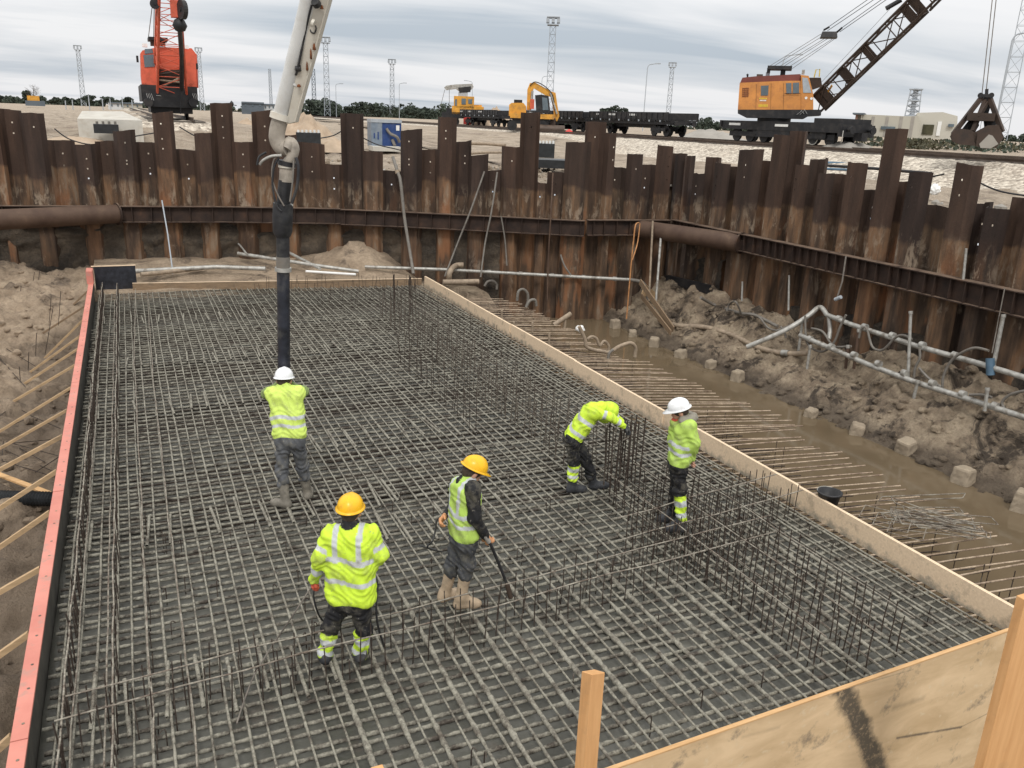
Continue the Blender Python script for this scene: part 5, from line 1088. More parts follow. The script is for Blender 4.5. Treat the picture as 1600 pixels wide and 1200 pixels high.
def hand_prims(w, dirv, palmn, curl=0.9, side=1, sc=1.0):
    """palm and five separate fingers; w wrist, dirv along the hand, palmn out of the palm"""
    w = Vector(w); d = Vector(dirv).normalized(); n = Vector(palmn); n = (n-d*n.dot(d)).normalized(); s = d.cross(n)*side; out_ = []
    kn = w+d*0.085*sc
    for j in (-1, 0, 1): out_.append((tuple(w+s*0.014*j*sc), tuple(kn+s*0.025*j*sc), 0.017*sc, 0.014*sc, 'palm'))
    for j, (ln, o) in enumerate(((0.072, -0.034), (0.082, -0.0115), (0.076, 0.0115), (0.060, 0.034))):
        p = kn+s*o*sc; a = 0.0; rr = 0.0098*sc
        for q, fr in enumerate((0.45, 0.30, 0.25)):
            a += curl*(0.55+0.1*j); v = (d*math.cos(a)+n*math.sin(a)); p2 = p+v*ln*fr*1.1*sc; out_.append((tuple(p), tuple(p2), rr, rr*0.93, 'finger')); p = p2; rr *= 0.93
    p = w+d*0.02*sc-s*0.022*sc; v = (d*0.65-s*0.65+n*0.45).normalized(); p2 = p+v*0.048*sc; out_.append((tuple(p), tuple(p2), 0.0135*sc, 0.0115*sc, 'thumb'))
    v = (d*0.7-s*0.1+n*0.75).normalized(); out_.append((tuple(p2), tuple(p2+v*0.034*sc), 0.011*sc, 0.009*sc, 'thumb')); return out_
def helmet(c, face, upv, mat, parent, tilt=0.0, s=1.0):
    f = Vector(face).normalized(); u = Vector(upv).normalized(); r = f.cross(u).normalized(); u = r.cross(f).normalized(); R = Matrix((r, f, u)).transposed(); c = Vector(c)
    vs = []; n = 28; rows = 9
    for i in range(rows+1):
        a = (math.pi/2)*i/rows
        for k in range(n):
            b = 2*math.pi*k/n; x = 0.122*s*math.cos(a)*math.cos(b); y = 0.145*s*math.cos(a)*math.sin(b)
            ridge = 0.008*math.exp(-(x/0.018)**2)*math.sin(a)**0.5 if a > 0 else 0
            vs.append(c+R @ Vector((x, y, 0.125*s*math.sin(a)**0.9+ridge)))
    fs = [(i*n+k, i*n+(k+1) % n, (i+1)*n+(k+1) % n, (i+1)*n+k) for i in range(rows) for k in range(n)]
    m = MB(); m.add(vs, fs, mat, True); rim = []
    for lay, (q, z) in enumerate(((0.97, 0.0), (1.0, -0.006), (1.13, -0.014), (1.13, -0.020), (0.96, -0.012))):
        for k in range(n):
            b = 2*math.pi*k/n; vis = max(0, math.sin(b))**3*0.055*(1 if q > 1.05 else 0)
            rim.append(c+R @ Vector((0.124*s*q*math.cos(b), (0.147*s*q+vis)*math.sin(b), z*s-vis*0.25)))
    fs = [(i*n+k, (i+1)*n+k, (i+1)*n+(k+1) % n, i*n+(k+1) % n) for i in range(4) for k in range(n)]; m.add(rim, fs, mat, True)
    o = m.build('helmet', parent); return o
def person(label, opx, J, st, zoff=0.0):
    o = at(opx[0], opx[1], 0.0); fr = Frame(o, YAW); t = fr.root('person', label, 'person'); P = {k: np.array(fr.L(v[0], v[1], v[2])) for k, v in J.items()}
    g = lambda k: P[k]; face = np.array(st['face'], float); face /= np.linalg.norm(face); right = np.array((face[1], -face[0], 0.0)); spine = g('chest')-g('pelvis'); sl = np.linalg.norm(spine); spu = spine/sl
    hipw = 0.09; hl = g('pelvis')-right*hipw-spu*0.02; hr = g('pelvis')+right*hipw-spu*0.02; head = g('head'); hf = np.array(st.get('headface', st['face']), float); hf /= np.linalg.norm(hf); hright = np.array((hf[1], -hf[0], 0)); hright /= max(1e-6, np.linalg.norm(hright)); hup = np.cross(hright, hf)
    # ---- body: one continuous figure
    B = [(head+hup*0.015, head+hup*0.05-hf*0.015, 0.088, 0.092, 'head'), (head-hup*0.055+hf*0.035, head-hup*0.02+hf*0.02, 0.058, 0.072, 'jaw'), (head+hf*0.092-hup*0.02, head+hf*0.098-hup*0.042, 0.012, 0.017, 'nose'), (head+hf*0.082-hup*0.075-hright*.018, head+hf*0.082-hup*0.075+hright*.018, 0.014, 0.014, 'lips'),
         (head+hright*0.088-hup*0.015, head+hright*0.09-hup*0.045, 0.017, 0.013, 'ear'), (head-hright*0.088-hup*0.015, head-hright*0.09-hup*0.045, 0.017, 0.013, 'ear'),
         (g('neck'), head-hup*0.04-hf*0.02, 0.058, 0.055, 'neck'), (g('chest'), g('neck'), 0.06, 0.055, 'neck'), (g('pelvis'), g('chest')-spu*0.05, 0.10, 0.10, 'torso'), (g('shl'), g('shr'), 0.05, 0.05, 'torso')]
    for s_, sd in (('l', -1), ('r', 1)):
        B += [(g('sh'+s_), g('el'+s_), 0.052, 0.04, 'arm'), (g('el'+s_), g('ha'+s_), 0.04, 0.027, 'arm'), ((hl if sd < 0 else hr), g('kn'+s_), 0.085, 0.055, 'leg'), (g('kn'+s_), g('an'+s_), 0.055, 0.04, 'leg')]
    gl = {}
    for s_, sd in (('l', -1), ('r', 1)):
        d = g('ha'+s_)-g('el'+s_); d = d/np.linalg.norm(d); pn = st.get('palm'+s_, face)
        hp = hand_prims(g('ha'+s_)-d*0.01, st.get('hd'+s_, d), pn, st.get('curl', 0.8), sd, st.get('hs', 1.0)); gl[s_] = hp
    def skincol(V, pi, pt, tags): return None
    body = blob_mesh('body', B, 0.0125, ['skin'], 0.012, None, 0, t)
    # hands are part of the body surface: finer pieces joined to the same mesh at the wrists
    def merge(o1, objs):
        me = o1.data; V = [v.co.copy() for v in me.vertices]; F = [tuple(p.vertices) for p in me.polygons]
        for o2 in objs:
            k = len(V); V += [v.co.copy() for v in o2.data.vertices]; F += [tuple(i+k for i in p.vertices) for p in o2.data.polygons]; bpy.data.objects.remove(o2)
        nm = bpy.data.meshes.new('body'); nm.from_pydata(V, [], F); nm.materials.append(MATS['skin']); nm.polygons.foreach_set('use_smooth', [True]*len(F)); o1.data = nm
    bare = [s_ for s_ in 'lr' if not st.get('glove'+s_)]
    hobjs = [blob_mesh('hand', gl[s_], 0.006, ['skin'], 0.004, None, 0, None) for s_ in bare]
    if hobjs: merge(body, hobjs)
    for s_ in 'lr':
        if st.get('glove'+s_):
            pr = [(a, b, ra+0.003, rb+0.003, c) for a, b, ra, rb, c in gl[s_]]; d = g('ha'+s_)-g('el'+s_); d = d/np.linalg.norm(d)
            pr.append((g('ha'+s_)-d*0.06, g('ha'+s_)+d*0.02, 0.036, 0.03, 'cuff')); blob_mesh('glove', pr, 0.006, [st['glove'+s_]], 0.005, None, 0, t)
    m = MB()
    for sd in (-1, 1): q = Vector(head+hf*0.083-hup*0.0+hright*0.033*sd); m.lathe(q, [(0.001, -0.008), (0.008, -0.005), (0.0105, 0), (0.008, 0.005), (0.001, 0.008)], 'eye_dark', 8)
    m.build('eyes', t)
    hp = [(head+hup*0.02-hf*0.022, head+hup*0.035-hf*0.01, 0.092, 0.092, 'h'), (head-hup*0.045-hf*0.05, head, 0.055, 0.085, 'h')]
    blob_mesh('hair', hp, 0.0125, ['hair'], 0.02, None, 0.002, t)
    # ---- jacket or vest
    jr_ = st.get('bulk', 1.0); hem = st.get('hem', 0.10); w_ = st.get('tw', 0.085)
    T = []; tags = []
    lowp = g('pelvis')-spu*hem; 
    for sd in (-1, 0, 1):
        T.append((lowp+right*w_*1.05*sd, g('pelvis')+spu*sl*0.5+right*w_*sd, 0.125*jr_, 0.118*jr_, 'torso')); T.append((g('pelvis')+spu*sl*0.5+right*w_*sd, g('chest')-spu*0.06+right*w_*1.15*sd, 0.118*jr_, 0.122*jr_, 'torso'))
    T.append((g('shl'), g('chest'), 0.078*jr_, 0.10*jr_, 'torso')); T.append((g('chest'), g('shr'), 0.10*jr_, 0.078*jr_, 'torso'))
    T.append((g('chest'), g('neck'), 0.10, 0.075, 'collar'))
    S = []
    for s_ in 'lr':
        e = g('el'+s_); h_ = g('ha'+s_); d = (h_-e)/np.linalg.norm(h_-e); S.append((g('sh'+s_), e, 0.078*jr_, 0.062*jr_, 'upper'+s_)); S.append((e, h_-d*0.025, 0.062*jr_, 0.046*jr_, 'fore'+s_))
    base = np.array(st['jacket']); bands = st['bands']; vbands = st.get('vbands', False); mid = g('pelvis')
    def jcol(V, pi, pt, tg):
        C_ = np.tile(base, (len(V), 1)); u = (V-mid)@spu; lat = (V-mid)@right; tt = np.array(tg)[pi]; tor = (tt == 'torso') | (tt == 'collar')
        ff = (V-(mid+np.outer(u, spu)))@face
        for a, b in bands: C_[tor & (u+0.02*np.sin(lat*14) > a) & (u+0.02*np.sin(lat*14) < b)] = SIL
        if vbands: C_[tor & (np.abs(np.abs(lat)-0.115) < 0.026) & (u > bands[-1][0])] = SIL
        for s_ in 'lr':
            C_[(tt == 'upper'+s_) & (np.abs(pt-0.62) < 0.10)] = SIL if st.get('armband', True) else C_[(tt == 'upper'+s_) & (np.abs(pt-0.62) < 0.10)]
            if st.get('armband', True): C_[(tt == 'fore'+s_) & (np.abs(pt-0.55) < 0.11)] = SIL
        if st.get('collar') is not None: C_[(tt == 'collar') & (pt > 0.75)] = np.array(st['collar'])
        if st.get('sleeves') is not None:
            m_ = np.array([x[:-1] in ('upper', 'fore') for x in tt]); C_[m_] = np.array(st['sleeves'])
            if st.get('cap_sleeve'): C_[np.array([x[:-1] == 'upper' for x in tt]) & (pt < 0.35)] = base
        return C_
    if st.get('vest'):
        blob_mesh('shirt', S+[(g('shl'), g('shr'), 0.075, 0.075, 'upperl'), (g('pelvis'), g('chest'), 0.12, 0.13, 'upperl'), (g('chest'), g('neck'), 0.085, 0.072, 'collar')], 0.0125, ['cloth'], 0.018, lambda V, pi, pt, tg: np.tile(np.array(st['sleeves']), (len(V), 1)), 0.006, t)
        T2 = [p for p in T if p[4] == 'torso' or p[4] == 'collar']
        sub = [(g('sh'+s_)+(right if s_ == 'r' else -right)*0.035-spu*0.02, g('el'+s_)+(right if s_ == 'r' else -right)*0.05, 0.098, 0.09, 'x') for s_ in 'lr']
        blob_mesh('vest', T2, 0.0125, ['cloth'], 0.02, jcol, 0.006, t, sub)
    else: blob_mesh('jacket', T+S, 0.0125, ['cloth'], 0.02, jcol, 0.008, t)
    # ---- trousers
    Q = [(hl, hr, 0.11, 0.11, 'hip'), (g('pelvis')-spu*0.04, g('pelvis')+spu*0.04, 0.115, 0.11, 'hip')]; tb = np.array(st['trousers']); ends = st.get('boot_top', 0.62)
    for s_, h0 in (('l', hl), ('r', hr)):
        kn = g('kn'+s_); an = g('an'+s_); Q.append((h0, kn, 0.105, 0.078, 'thigh')); e = kn+(an-kn)*(ends if st.get('tucked') else 0.97); Q.append((kn, e, 0.078, 0.078 if st.get('tucked') else 0.072, 'shin'+s_))
    def tcol(V, pi, pt, tg):
        C_ = np.tile(tb, (len(V), 1)); tt = np.array(tg)[pi]
        for s_ in st.get('hvshin', ''):
            m_ = tt == 'shin'+s_; C_[m_ & (pt > 0.12)] = HV; C_[m_ & (np.abs(pt-0.42) < 0.11)] = SIL; C_[m_ & (np.abs(pt-0.84) < 0.09)] = SIL
        return C_
    blob_mesh('trousers', Q, 0.0125, ['cloth'], 0.02, tcol, 0.011, t)
    # ---- boots
    for s_ in 'lr':
        an = g('an'+s_); kn = g('kn'+s_); toe = g('to'+s_); up = (kn-an)/np.linalg.norm(kn-an); d = toe-an; d[2] = 0; d = d/max(1e-6, np.linalg.norm(d)); an0 = an.copy(); sole = min(an[2], 0.09)
        heel = an-d*0.035; heel[2] = 0.045; ball = an+d*0.15; ball[2] = 0.045; tip = an+d*0.195; tip[2] = 0.042
        Bt = [(an+up*0.02 if not st.get('tucked') else an+(kn-an)*(1-ends+0.03), an, 0.072 if st.get('tucked') else 0.055, 0.056, 'shaft'), (an, heel, 0.056, 0.045, 'f'), (heel, ball, 0.045, 0.05, 'f'), (ball, tip, 0.05, 0.04, 'f'), (an, ball, 0.056, 0.045, 'f')]
        blob_mesh('boot', Bt, 0.0125, [st['boots']], 0.015, None, 0.002, t)
    if st.get('helmet'): helmet(head+hup*0.045, hf, hup+np.array(st.get('htilt', (0, 0, 0))), st['helmet'], t)
    if st.get('hood') is not None:
        hc = st['hood']; pr = [(g('neck')+right*0.09*a-face*b-spu*0.01, g('neck')+right*0.09*a2-face*b2-spu*0.01, 0.058, 0.058, 'h') for (a, b), (a2, b2) in zip([(-1, -.03), (-.7, .07), (0, .11), (.7, .07)], [(-.7, .07), (0, .11), (.7, .07), (1, -.03)])]
        if st.get('hood_up'): pr = [(head+hf*0.01+hup*0.03, head-hf*0.0-hup*0.05, 0.135, 0.125, 'h'), (g('neck'), head-hf*0.04, 0.10, 0.115, 'h')]
        blob_mesh('hood', pr, 0.0125, ['cloth'], 0.02, lambda V, pi, pt, tg: np.tile(np.array(hc), (len(V), 1)), 0.006, t)
    return t, fr, P
def S(x0, y0, k, d):
    return {n: (x0+v[0]/k, y0+v[1]/k, v[2]) for n, v in d.items()}
W1, F1, P1_ = person('person in white helmet, yellow vest and grey trousers guiding the hanging concrete hose', (462, 792), S(380, 560, 4.8, dict(
    pelvis=(350, 600, 0.06), chest=(318, 262, 0.20), neck=(310, 205, 0.24), head=(306, 158, 0.29), shl=(212, 258, 0.20), shr=(420, 252, 0.20), ell=(172, 262, 0.30), elr=(455, 250, 0.30),
    hal=(262, 200, 0.46), har=(355, 200, 0.46), knl=(290, 850, 0.02), knr=(443, 815, 0.20), anl=(318, 1085, -0.02), anr=(485, 1020, 0.30), tol=(250, 1095, 0.02), tor=(500, 1030, 0.5))),
    dict(face=(0, 1, 0), headface=(0, 0.95, -0.12), jacket=np.array((0.58, 0.74, 0.15)), bands=[(0.155, 0.20), (0.27, 0.32)], armband=False, sleeves=(0.22, 0.30, 0.10), hem=-0.07, tw=0.10, trousers=GRY*1.25, boots='boot_grey', tucked=True, boot_top=0.38, helmet='helmet_white', palml=(1, 0, 0), palmr=(-1, 0, 0), hdl=(0.3, 0.6, 0.5), hdr=(-0.3, 0.6, 0.5), curl=0.7))
W2, F2, P2_ = person('person with yellow helmet and long hi-vis jacket seen from behind, nearest to the camera', (535, 1033), S(460, 750, 4, dict(
    pelvis=(352, 735, 0.0), chest=(350, 345, 0.03), neck=(346, 275, 0.05), head=(350, 190, 0.10), shl=(228, 345, 0.02), shr=(474, 335, 0.02), ell=(162, 480, -0.03), elr=(535, 470, 0.0),
    hal=(122, 628, 0.10), har=(490, 548, 0.32), knl=(225, 930, 0.03), knr=(432, 930, 0.03), anl=(192, 1100, 0.0), anr=(410, 1085, 0.06), tol=(185, 1100, 0.25), tor=(420, 1085, 0.3))),
    dict(face=(0.05, 1, 0), jacket=HV, bands=[(0.19, 0.24), (0.42, 0.47)], vbands=True, collar=BLK, hem=-0.03, tw=0.11, bulk=1.08, trousers=BLK, hvshin='lr', boots='boot_dark', helmet='helmet_yellow', htilt=(0, 0.0, 0), glovel='glove_red', palml=(1, 0.4, 0), hs=0.95))
W3, F3, P3_ = person('person in yellow helmet, black sweater, hi-vis vest and tan boots holding a vibrator hose', (712, 945), S(660, 690, 4.444, dict(
    pelvis=(285, 655, 0.0), chest=(300, 315, 0.0), neck=(325, 262, 0.0), head=(352, 200, 0.02), shl=(240, 310, 0.18), shr=(350, 330, -0.16), ell=(225, 440, 0.26), elr=(362, 530, -0.20),
    hal=(158, 515, 0.12), har=(445, 665, -0.10), knl=(212, 850, 0.06), knr=(310, 860, -0.06), anl=(155, 1055, 0.08), anr=(268, 1075, -0.06), tol=(230, 1050, 0.16), tor=(380, 1070, -0.02))),
    dict(face=(0.85, 0.45, 0), headface=(0.80, 0.32, -0.45), jacket=HVG, bands=[(0.18, 0.225), (0.295, 0.345)], vbands=True, sleeves=BLK, vest=True, hem=-0.07, tw=0.085, bulk=1.08, trousers=GRY*0.75, boots='boot_tan', tucked=True, boot_top=0.30, helmet='helmet_yellow', glovel='glove_orange', glover='glove_orange', palml=(1, 0, 0), palmr=(0, 1, 0), curl=0.95, hs=1.1))
W4, F4, P4_ = person('person in hooded hi-vis jacket and black trousers stooping over the upright bars', (912, 768), S(850, 600, 6, dict(
    pelvis=(275, 495, 0.0), chest=(455, 250, 0.02), neck=(535, 225, 0.06), head=(598, 262, 0.14), shl=(490, 235, 0.20), shr=(478, 265, -0.14), ell=(620, 270, 0.24), elr=(622, 312, -0.16),
    hal=(735, 365, 0.16), har=(752, 402, -0.08), knl=(395, 715, 0.10), knr=(280, 735, -0.06), anl=(470, 950, 0.14), anr=(262, 965, -0.04), tol=(560, 950, 0.16), tor=(380, 945, 0.0))),
    dict(face=(1, 0, 0), headface=(0.85, 0, -0.55), jacket=HV, bands=[(0.09, 0.145), (0.30, 0.36)], hem=0.0, tw=0.07, bulk=0.98, trousers=BLK, hvshin='r', boots='boot_dark', tucked=True, boot_top=0.62, hood=HV, hood_up=True, palml=(0, 0, -1), palmr=(0, 0, -1), glover='boot_dark', glovel='boot_dark', curl=0.8))
W5, F5, P5_ = person('person in white helmet and hi-vis jacket in profile, one hand raised to the mouth', (1055, 824), S(1000, 600, 5, dict(
    pelvis=(300, 600, 0.0), chest=(345, 325, 0.0), neck=(345, 258, 0.0), head=(308, 205, 0.0), shl=(385, 330, -0.15), shr=(315, 330, 0.14), ell=(425, 465, -0.18), elr=(262, 415, 0.12),
    hal=(405, 585, -0.04), har=(262, 292, 0.03), knl=(312, 840, -0.09), knr=(288, 820, 0.10), anl=(322, 1055, -0.12), anr=(262, 985, 0.16), tol=(230, 1075, -0.12), tor=(180, 980, 0.16))),
    dict(face=(-1, 0.0, 0), headface=(-0.93, 0.0, -0.30), jacket=HVG, bands=[(0.13, 0.18), (0.235, 0.285)], armband=False, hem=-0.03, tw=0.085, bulk=1.04, trousers=BLK, hvshin='l', boots='boot_dark', helmet='helmet_white', hood=(0.26, 0.24, 0.20), glover='glove_red', palmr=(1, 0, 0), palml=(1, 0, 0), hdr=(0.1, 0.0, 1), curl=0.6))
# tools held
def cable(name, label, pts, r, mat, cat='cable', more=()):
    p0 = Vector(pts[0]); t = thing(name, label, cat, p0); m = MB(); m.tube([Vector(p)-p0 for p in spline(pts, 8)], r, mat, 8); m.build('cable_run', t)
    for part, a, b, rr, mt in more: m = MB(); m.tube([Vector(a)-p0, Vector(b)-p0], rr, mt, 10); m.build(part, t)
    return t
w = F3.W
cable('vibrator_hose', 'black concrete vibrator hose running from the gloved right hand down into the mat', [w(757, 838, -0.14), w(766, 850, -0.10), w(775, 870, -0.05), w(784, 892, 0.0), w(794, 918, 0.02), w(797, 930, 0.03)], 0.018, 'rubber', 'vibrator', [('poker_head', w(792, 912, 0.02), w(798, 934, 0.03), 0.028, 'rail_steel'), ('grip', w(755, 833, -0.15), w(764, 847, -0.11), 0.026, 'galv')])
cable('vibrator_cable', 'thin black cable looping from the left glove down to the mat', [w(694, 806, 0.10), w(683, 812, 0.1), w(680, 830, 0.1), w(676, 845, 0.05), w(668, 856, 0.0), at(690, 862, 0.02), at(655, 852, 0.02)], 0.010, 'rubber')
w = F2.W
cable('vibrator_cable', 'pale line running from the red glove down to the near rebar cage at lower left', [w(490, 912, 0.12), w(478, 930, 0.1), w(462, 955, 0.0), at(425, 1010, 0.1), at(400, 1050, 0.08), at(385, 1085, 0.05), at(370, 1130, 0.02)], 0.008, 'rope_grey')
cable('vibrator_cable', 'black cable hanging in a bow on the right side of the nearest person', [w(583, 890, 0.28), w(590, 915, 0.2), w(588, 945, 0.1), w(590, 975, 0.1), at(600, 1010, 0.03)], 0.011, 'rubber')
cable('vibrator_cable', 'black loop of cable beside the left leg of the nearest person', [w(492, 912, 0.12), w(490, 930, 0.1), w(494, 950, 0.1), w(503, 968, 0.2), at(525, 985, 0.03)], 0.009, 'rubber')

# ================================================================== CONCRETE PUMP
def pump():
    fr = Frame(F1.o+IA*0.52, YAW); t = fr.root('concrete_pump_boom', 'white concrete pump boom end with a long black rubber hose hanging down to the slab', 'concrete pump'); L_ = fr.L
    def T(part, pts, r, mat, n=20, sp=0): m = MB(); P = [L_(*p) for p in pts]; m.tube(spline(P, sp) if sp else P, r, mat, n); return m.build(part, t)
    T('delivery_pipe', [(507, -110, -0.9), (483, 0, -0.45), (438, 184, 0)], [0.105, 0.100, 0.097], 'boom_white_clean', 24)
    arm = MB(); A = L_(532, -110, -0.85); B = L_(503.5, 0, -0.42); C = L_(457, 192, 0.04)
    vs = []
    for p, wd, q in ((A, 0.125, L_(560, -110, -0.85)), (B, 0.105, L_(530, 0, -0.42)), (C, 0.055, L_(480, 192, 0.04))):
        u = Vector((1, 0, 0.22)).normalized(); v = Vector((0, 1, 0))
        for a, b in ((-1, -1), (1, -1), (1, 1), (-1, 1)): vs.append(p+u*wd*a+v*0.09*b)
    arm.add(vs, [(0, 1, 5, 4), (1, 2, 6, 5), (2, 3, 7, 6), (3, 0, 4, 7), (4, 5, 9, 8), (5, 6, 10, 9), (6, 7, 11, 10), (7, 4, 8, 11), (8, 9, 10, 11), (3, 2, 1, 0)], 'boom_white'); arm.build('arm_profile', t)
    # outer lip and rust on the arm
    T('edge_lip', [(541, -110, -0.96), (514, 0, -0.53), (461, 190, -0.06)], 0.012, 'boom_white', 6)
    for i, (x, y, dx, dy) in enumerate(((503, 14, 3, 5), (491, 78, 3, 9), (486, 92, 2, 14), (480, 110, 2, 12), (467, 136, 4, 4))):
        m = MB(); p = L_(x, y, -0.10-0.45*(1-y/190)); m.lathe(p+Vector((0, -0.0, 0)), [(0.0, -0.004), (dx/112*0.8, 0), (dx/112*0.5, dy/112*0.7), (0, dy/112)], 'rust_spot', 8); m.build('rust_patch', t)
    T('collar', [(440, 178, 0), (438, 187, 0)], 0.135, 'boom_white', 24); T('collar', [(461, 129, -0.1), (459.5, 132, -0.1)], 0.115, 'boom_white_clean', 20)
    T('elbow', [(438, 186, 0), (433.5, 203, 0), (433, 218, 0), (440, 230, 0), (449, 231, -0.02)], 0.100, 'pipe_dirty', 22, 5)
    T('elbow', [(446, 234, -0.05), (453, 222, 0.02), (459, 232, 0.02), (455, 246, 0.0), (449, 256, 0)], 0.072, 'pipe_dirty', 20, 5)
    T('clamp_ring', [(449, 252, 0), (448, 259, 0)], 0.115, 'rubber', 18); T('coupling', [(448, 258, 0), (447, 284, 0)], 0.088, 'pipe_dirty', 20); T('coupling', [(448, 256, 0), (448, 262, 0)], 0.105, 'boom_white', 20)
    T('rubber_hose', [(446, 282, 0), (444, 300, 0), (442.5, 322, 0)], 0.085, 'rubber', 20)
    T('rubber_sleeve', [(442.5, 318, 0), (441.5, 340, 0), (441.5, 362, 0), (442, 370, 0)], [0.128, 0.13, 0.125, 0.095], 'rubber', 22)
    T('rubber_hose', [(442, 366, 0), (442.3, 402, 0)], 0.084, 'rubber', 20); T('grey_band', [(442.3, 401, 0), (442.4, 419, 0)], 0.088, 'hose_grey', 20)
    T('clamp_ring', [(442.4, 418, 0), (442.4, 424, 0)], 0.108, 'galv', 20)
    T('rubber_hose', [(442.5, 423, 0), (443, 480, 0), (443.5, 540, -0.01), (444, 600, 0.0), (445, 640, 0.04)], 0.084, 'rubber_blue', 22)
    for pts, r, mt in (([(487, 8, -0.55), (478, 45, -0.42), (466, 105, -0.3), (462, 117, -0.25)], 0.014, 'rubber'), ([(416, 238, -0.1), (405, 245, -0.12), (402, 258, -0.12)], 0.014, 'rubber'), ([(440, 243, -0.14), (425, 244, -0.15), (412, 250, -0.12), (406, 257, -0.1)], 0.018, 'galv'),
                       ([(436, 246, -0.13), (428, 262, -0.14), (426, 290, -0.14), (432, 320, -0.14), (440, 330, -0.14)], 0.014, 'rubber'), ([(440, 240, -0.13), (428, 250, -0.14), (425, 275, -0.14), (432, 300, -0.13), (444, 322, -0.14)], 0.010, 'rope_grey'), ([(462, 246, -0.1), (466, 262, -0.11), (464, 290, -0.12), (456, 318, -0.13)], 0.020, 'rubber'), ([(459, 250, -0.1), (457, 285, -0.13), (453, 315, -0.14)], 0.012, 'hose_grey'), ([(490, 36, -0.4), (494, 44, -0.42), (491, 52, -0.4), (485, 48, -0.4), (486, 38, -0.4)], 0.008, 'rubber')):
        T('rope' if 'rope' in mt else 'control_hose', pts, r, mt, 7, 6)
    T('bracket', [(492, 2, -0.6), (496, 8, -0.55)], 0.05, 'rubber', 10); T('bracket', [(462, 107, -0.28), (470, 107, -0.28)], 0.035, 'rubber', 8); T('warning_light', [(487, 35, -0.5), (491, 37, -0.5)], 0.045, 'boom_white', 14)
    for x in (428.5, 456): T('sleeve_bolt', [(x, 318, -0.02), (x+0.5, 322, -0.02)], 0.014, 'galv', 8)
pump()
# ================================================================== BACKGROUND MACHINES
def lattice(mb, A, B, w0, w1, n, rc, rb, mat, side=None, faces=(0, 1, 2, 3), bmat=None):
    """four chords from A to B, w widths at the ends, diagonal bracing"""
    A = Vector(A); B = Vector(B); d = (B-A).normalized(); s = Vector(side) if side else (d.cross(Vector((0, 0, 1))) if abs(d.z) < 0.95 else Vector((1, 0, 0))); s = (s-d*s.dot(d)).normalized(); v = d.cross(s)
    cs = [(-1, -1), (1, -1), (1, 1), (-1, 1)]; bmat = bmat or mat
    def P(k, t): w = (w0+(w1-w0)*t)/2; return A.lerp(B, t)+s*w*cs[k][0]+v*w*cs[k][1]
    for k in range(4): mb.tube([P(k, 0), P(k, 1)], rc, mat, 5)
    for i in range(n):
        for k in faces:
            k2 = (k+1) % 4; t0 = i/n; t1 = (i+1)/n; a, b = (k, k2) if i % 2 else (k2, k); mb.tube([P(a, t0), P(b, t1)], rb, bmat, 4); mb.tube([P(k, t1), P(k2, t1)], rb, bmat, 4)
def wheel(t, c, r, th, axis, mat='steel_black', rim=None, name='wheel'):
    m = MB(); ax = Vector(axis).normalized(); c = Vector(c); m.tube([c-ax*th/2, c+ax*th/2], r, mat, 20, smooth=False)
    if rim: m.tube([c-ax*(th/2+0.01), c+ax*(th/2+0.01)], r*0.98, rim, 24, smooth=False); m.tube([c-ax*(th/2+0.02), c+ax*(th/2+0.02)], r*0.84, mat, 20, smooth=False)
    m.tube([c-ax*(th/2+0.04), c+ax*(th/2+0.04)], r*0.25, mat, 10); return m.build(name, t)

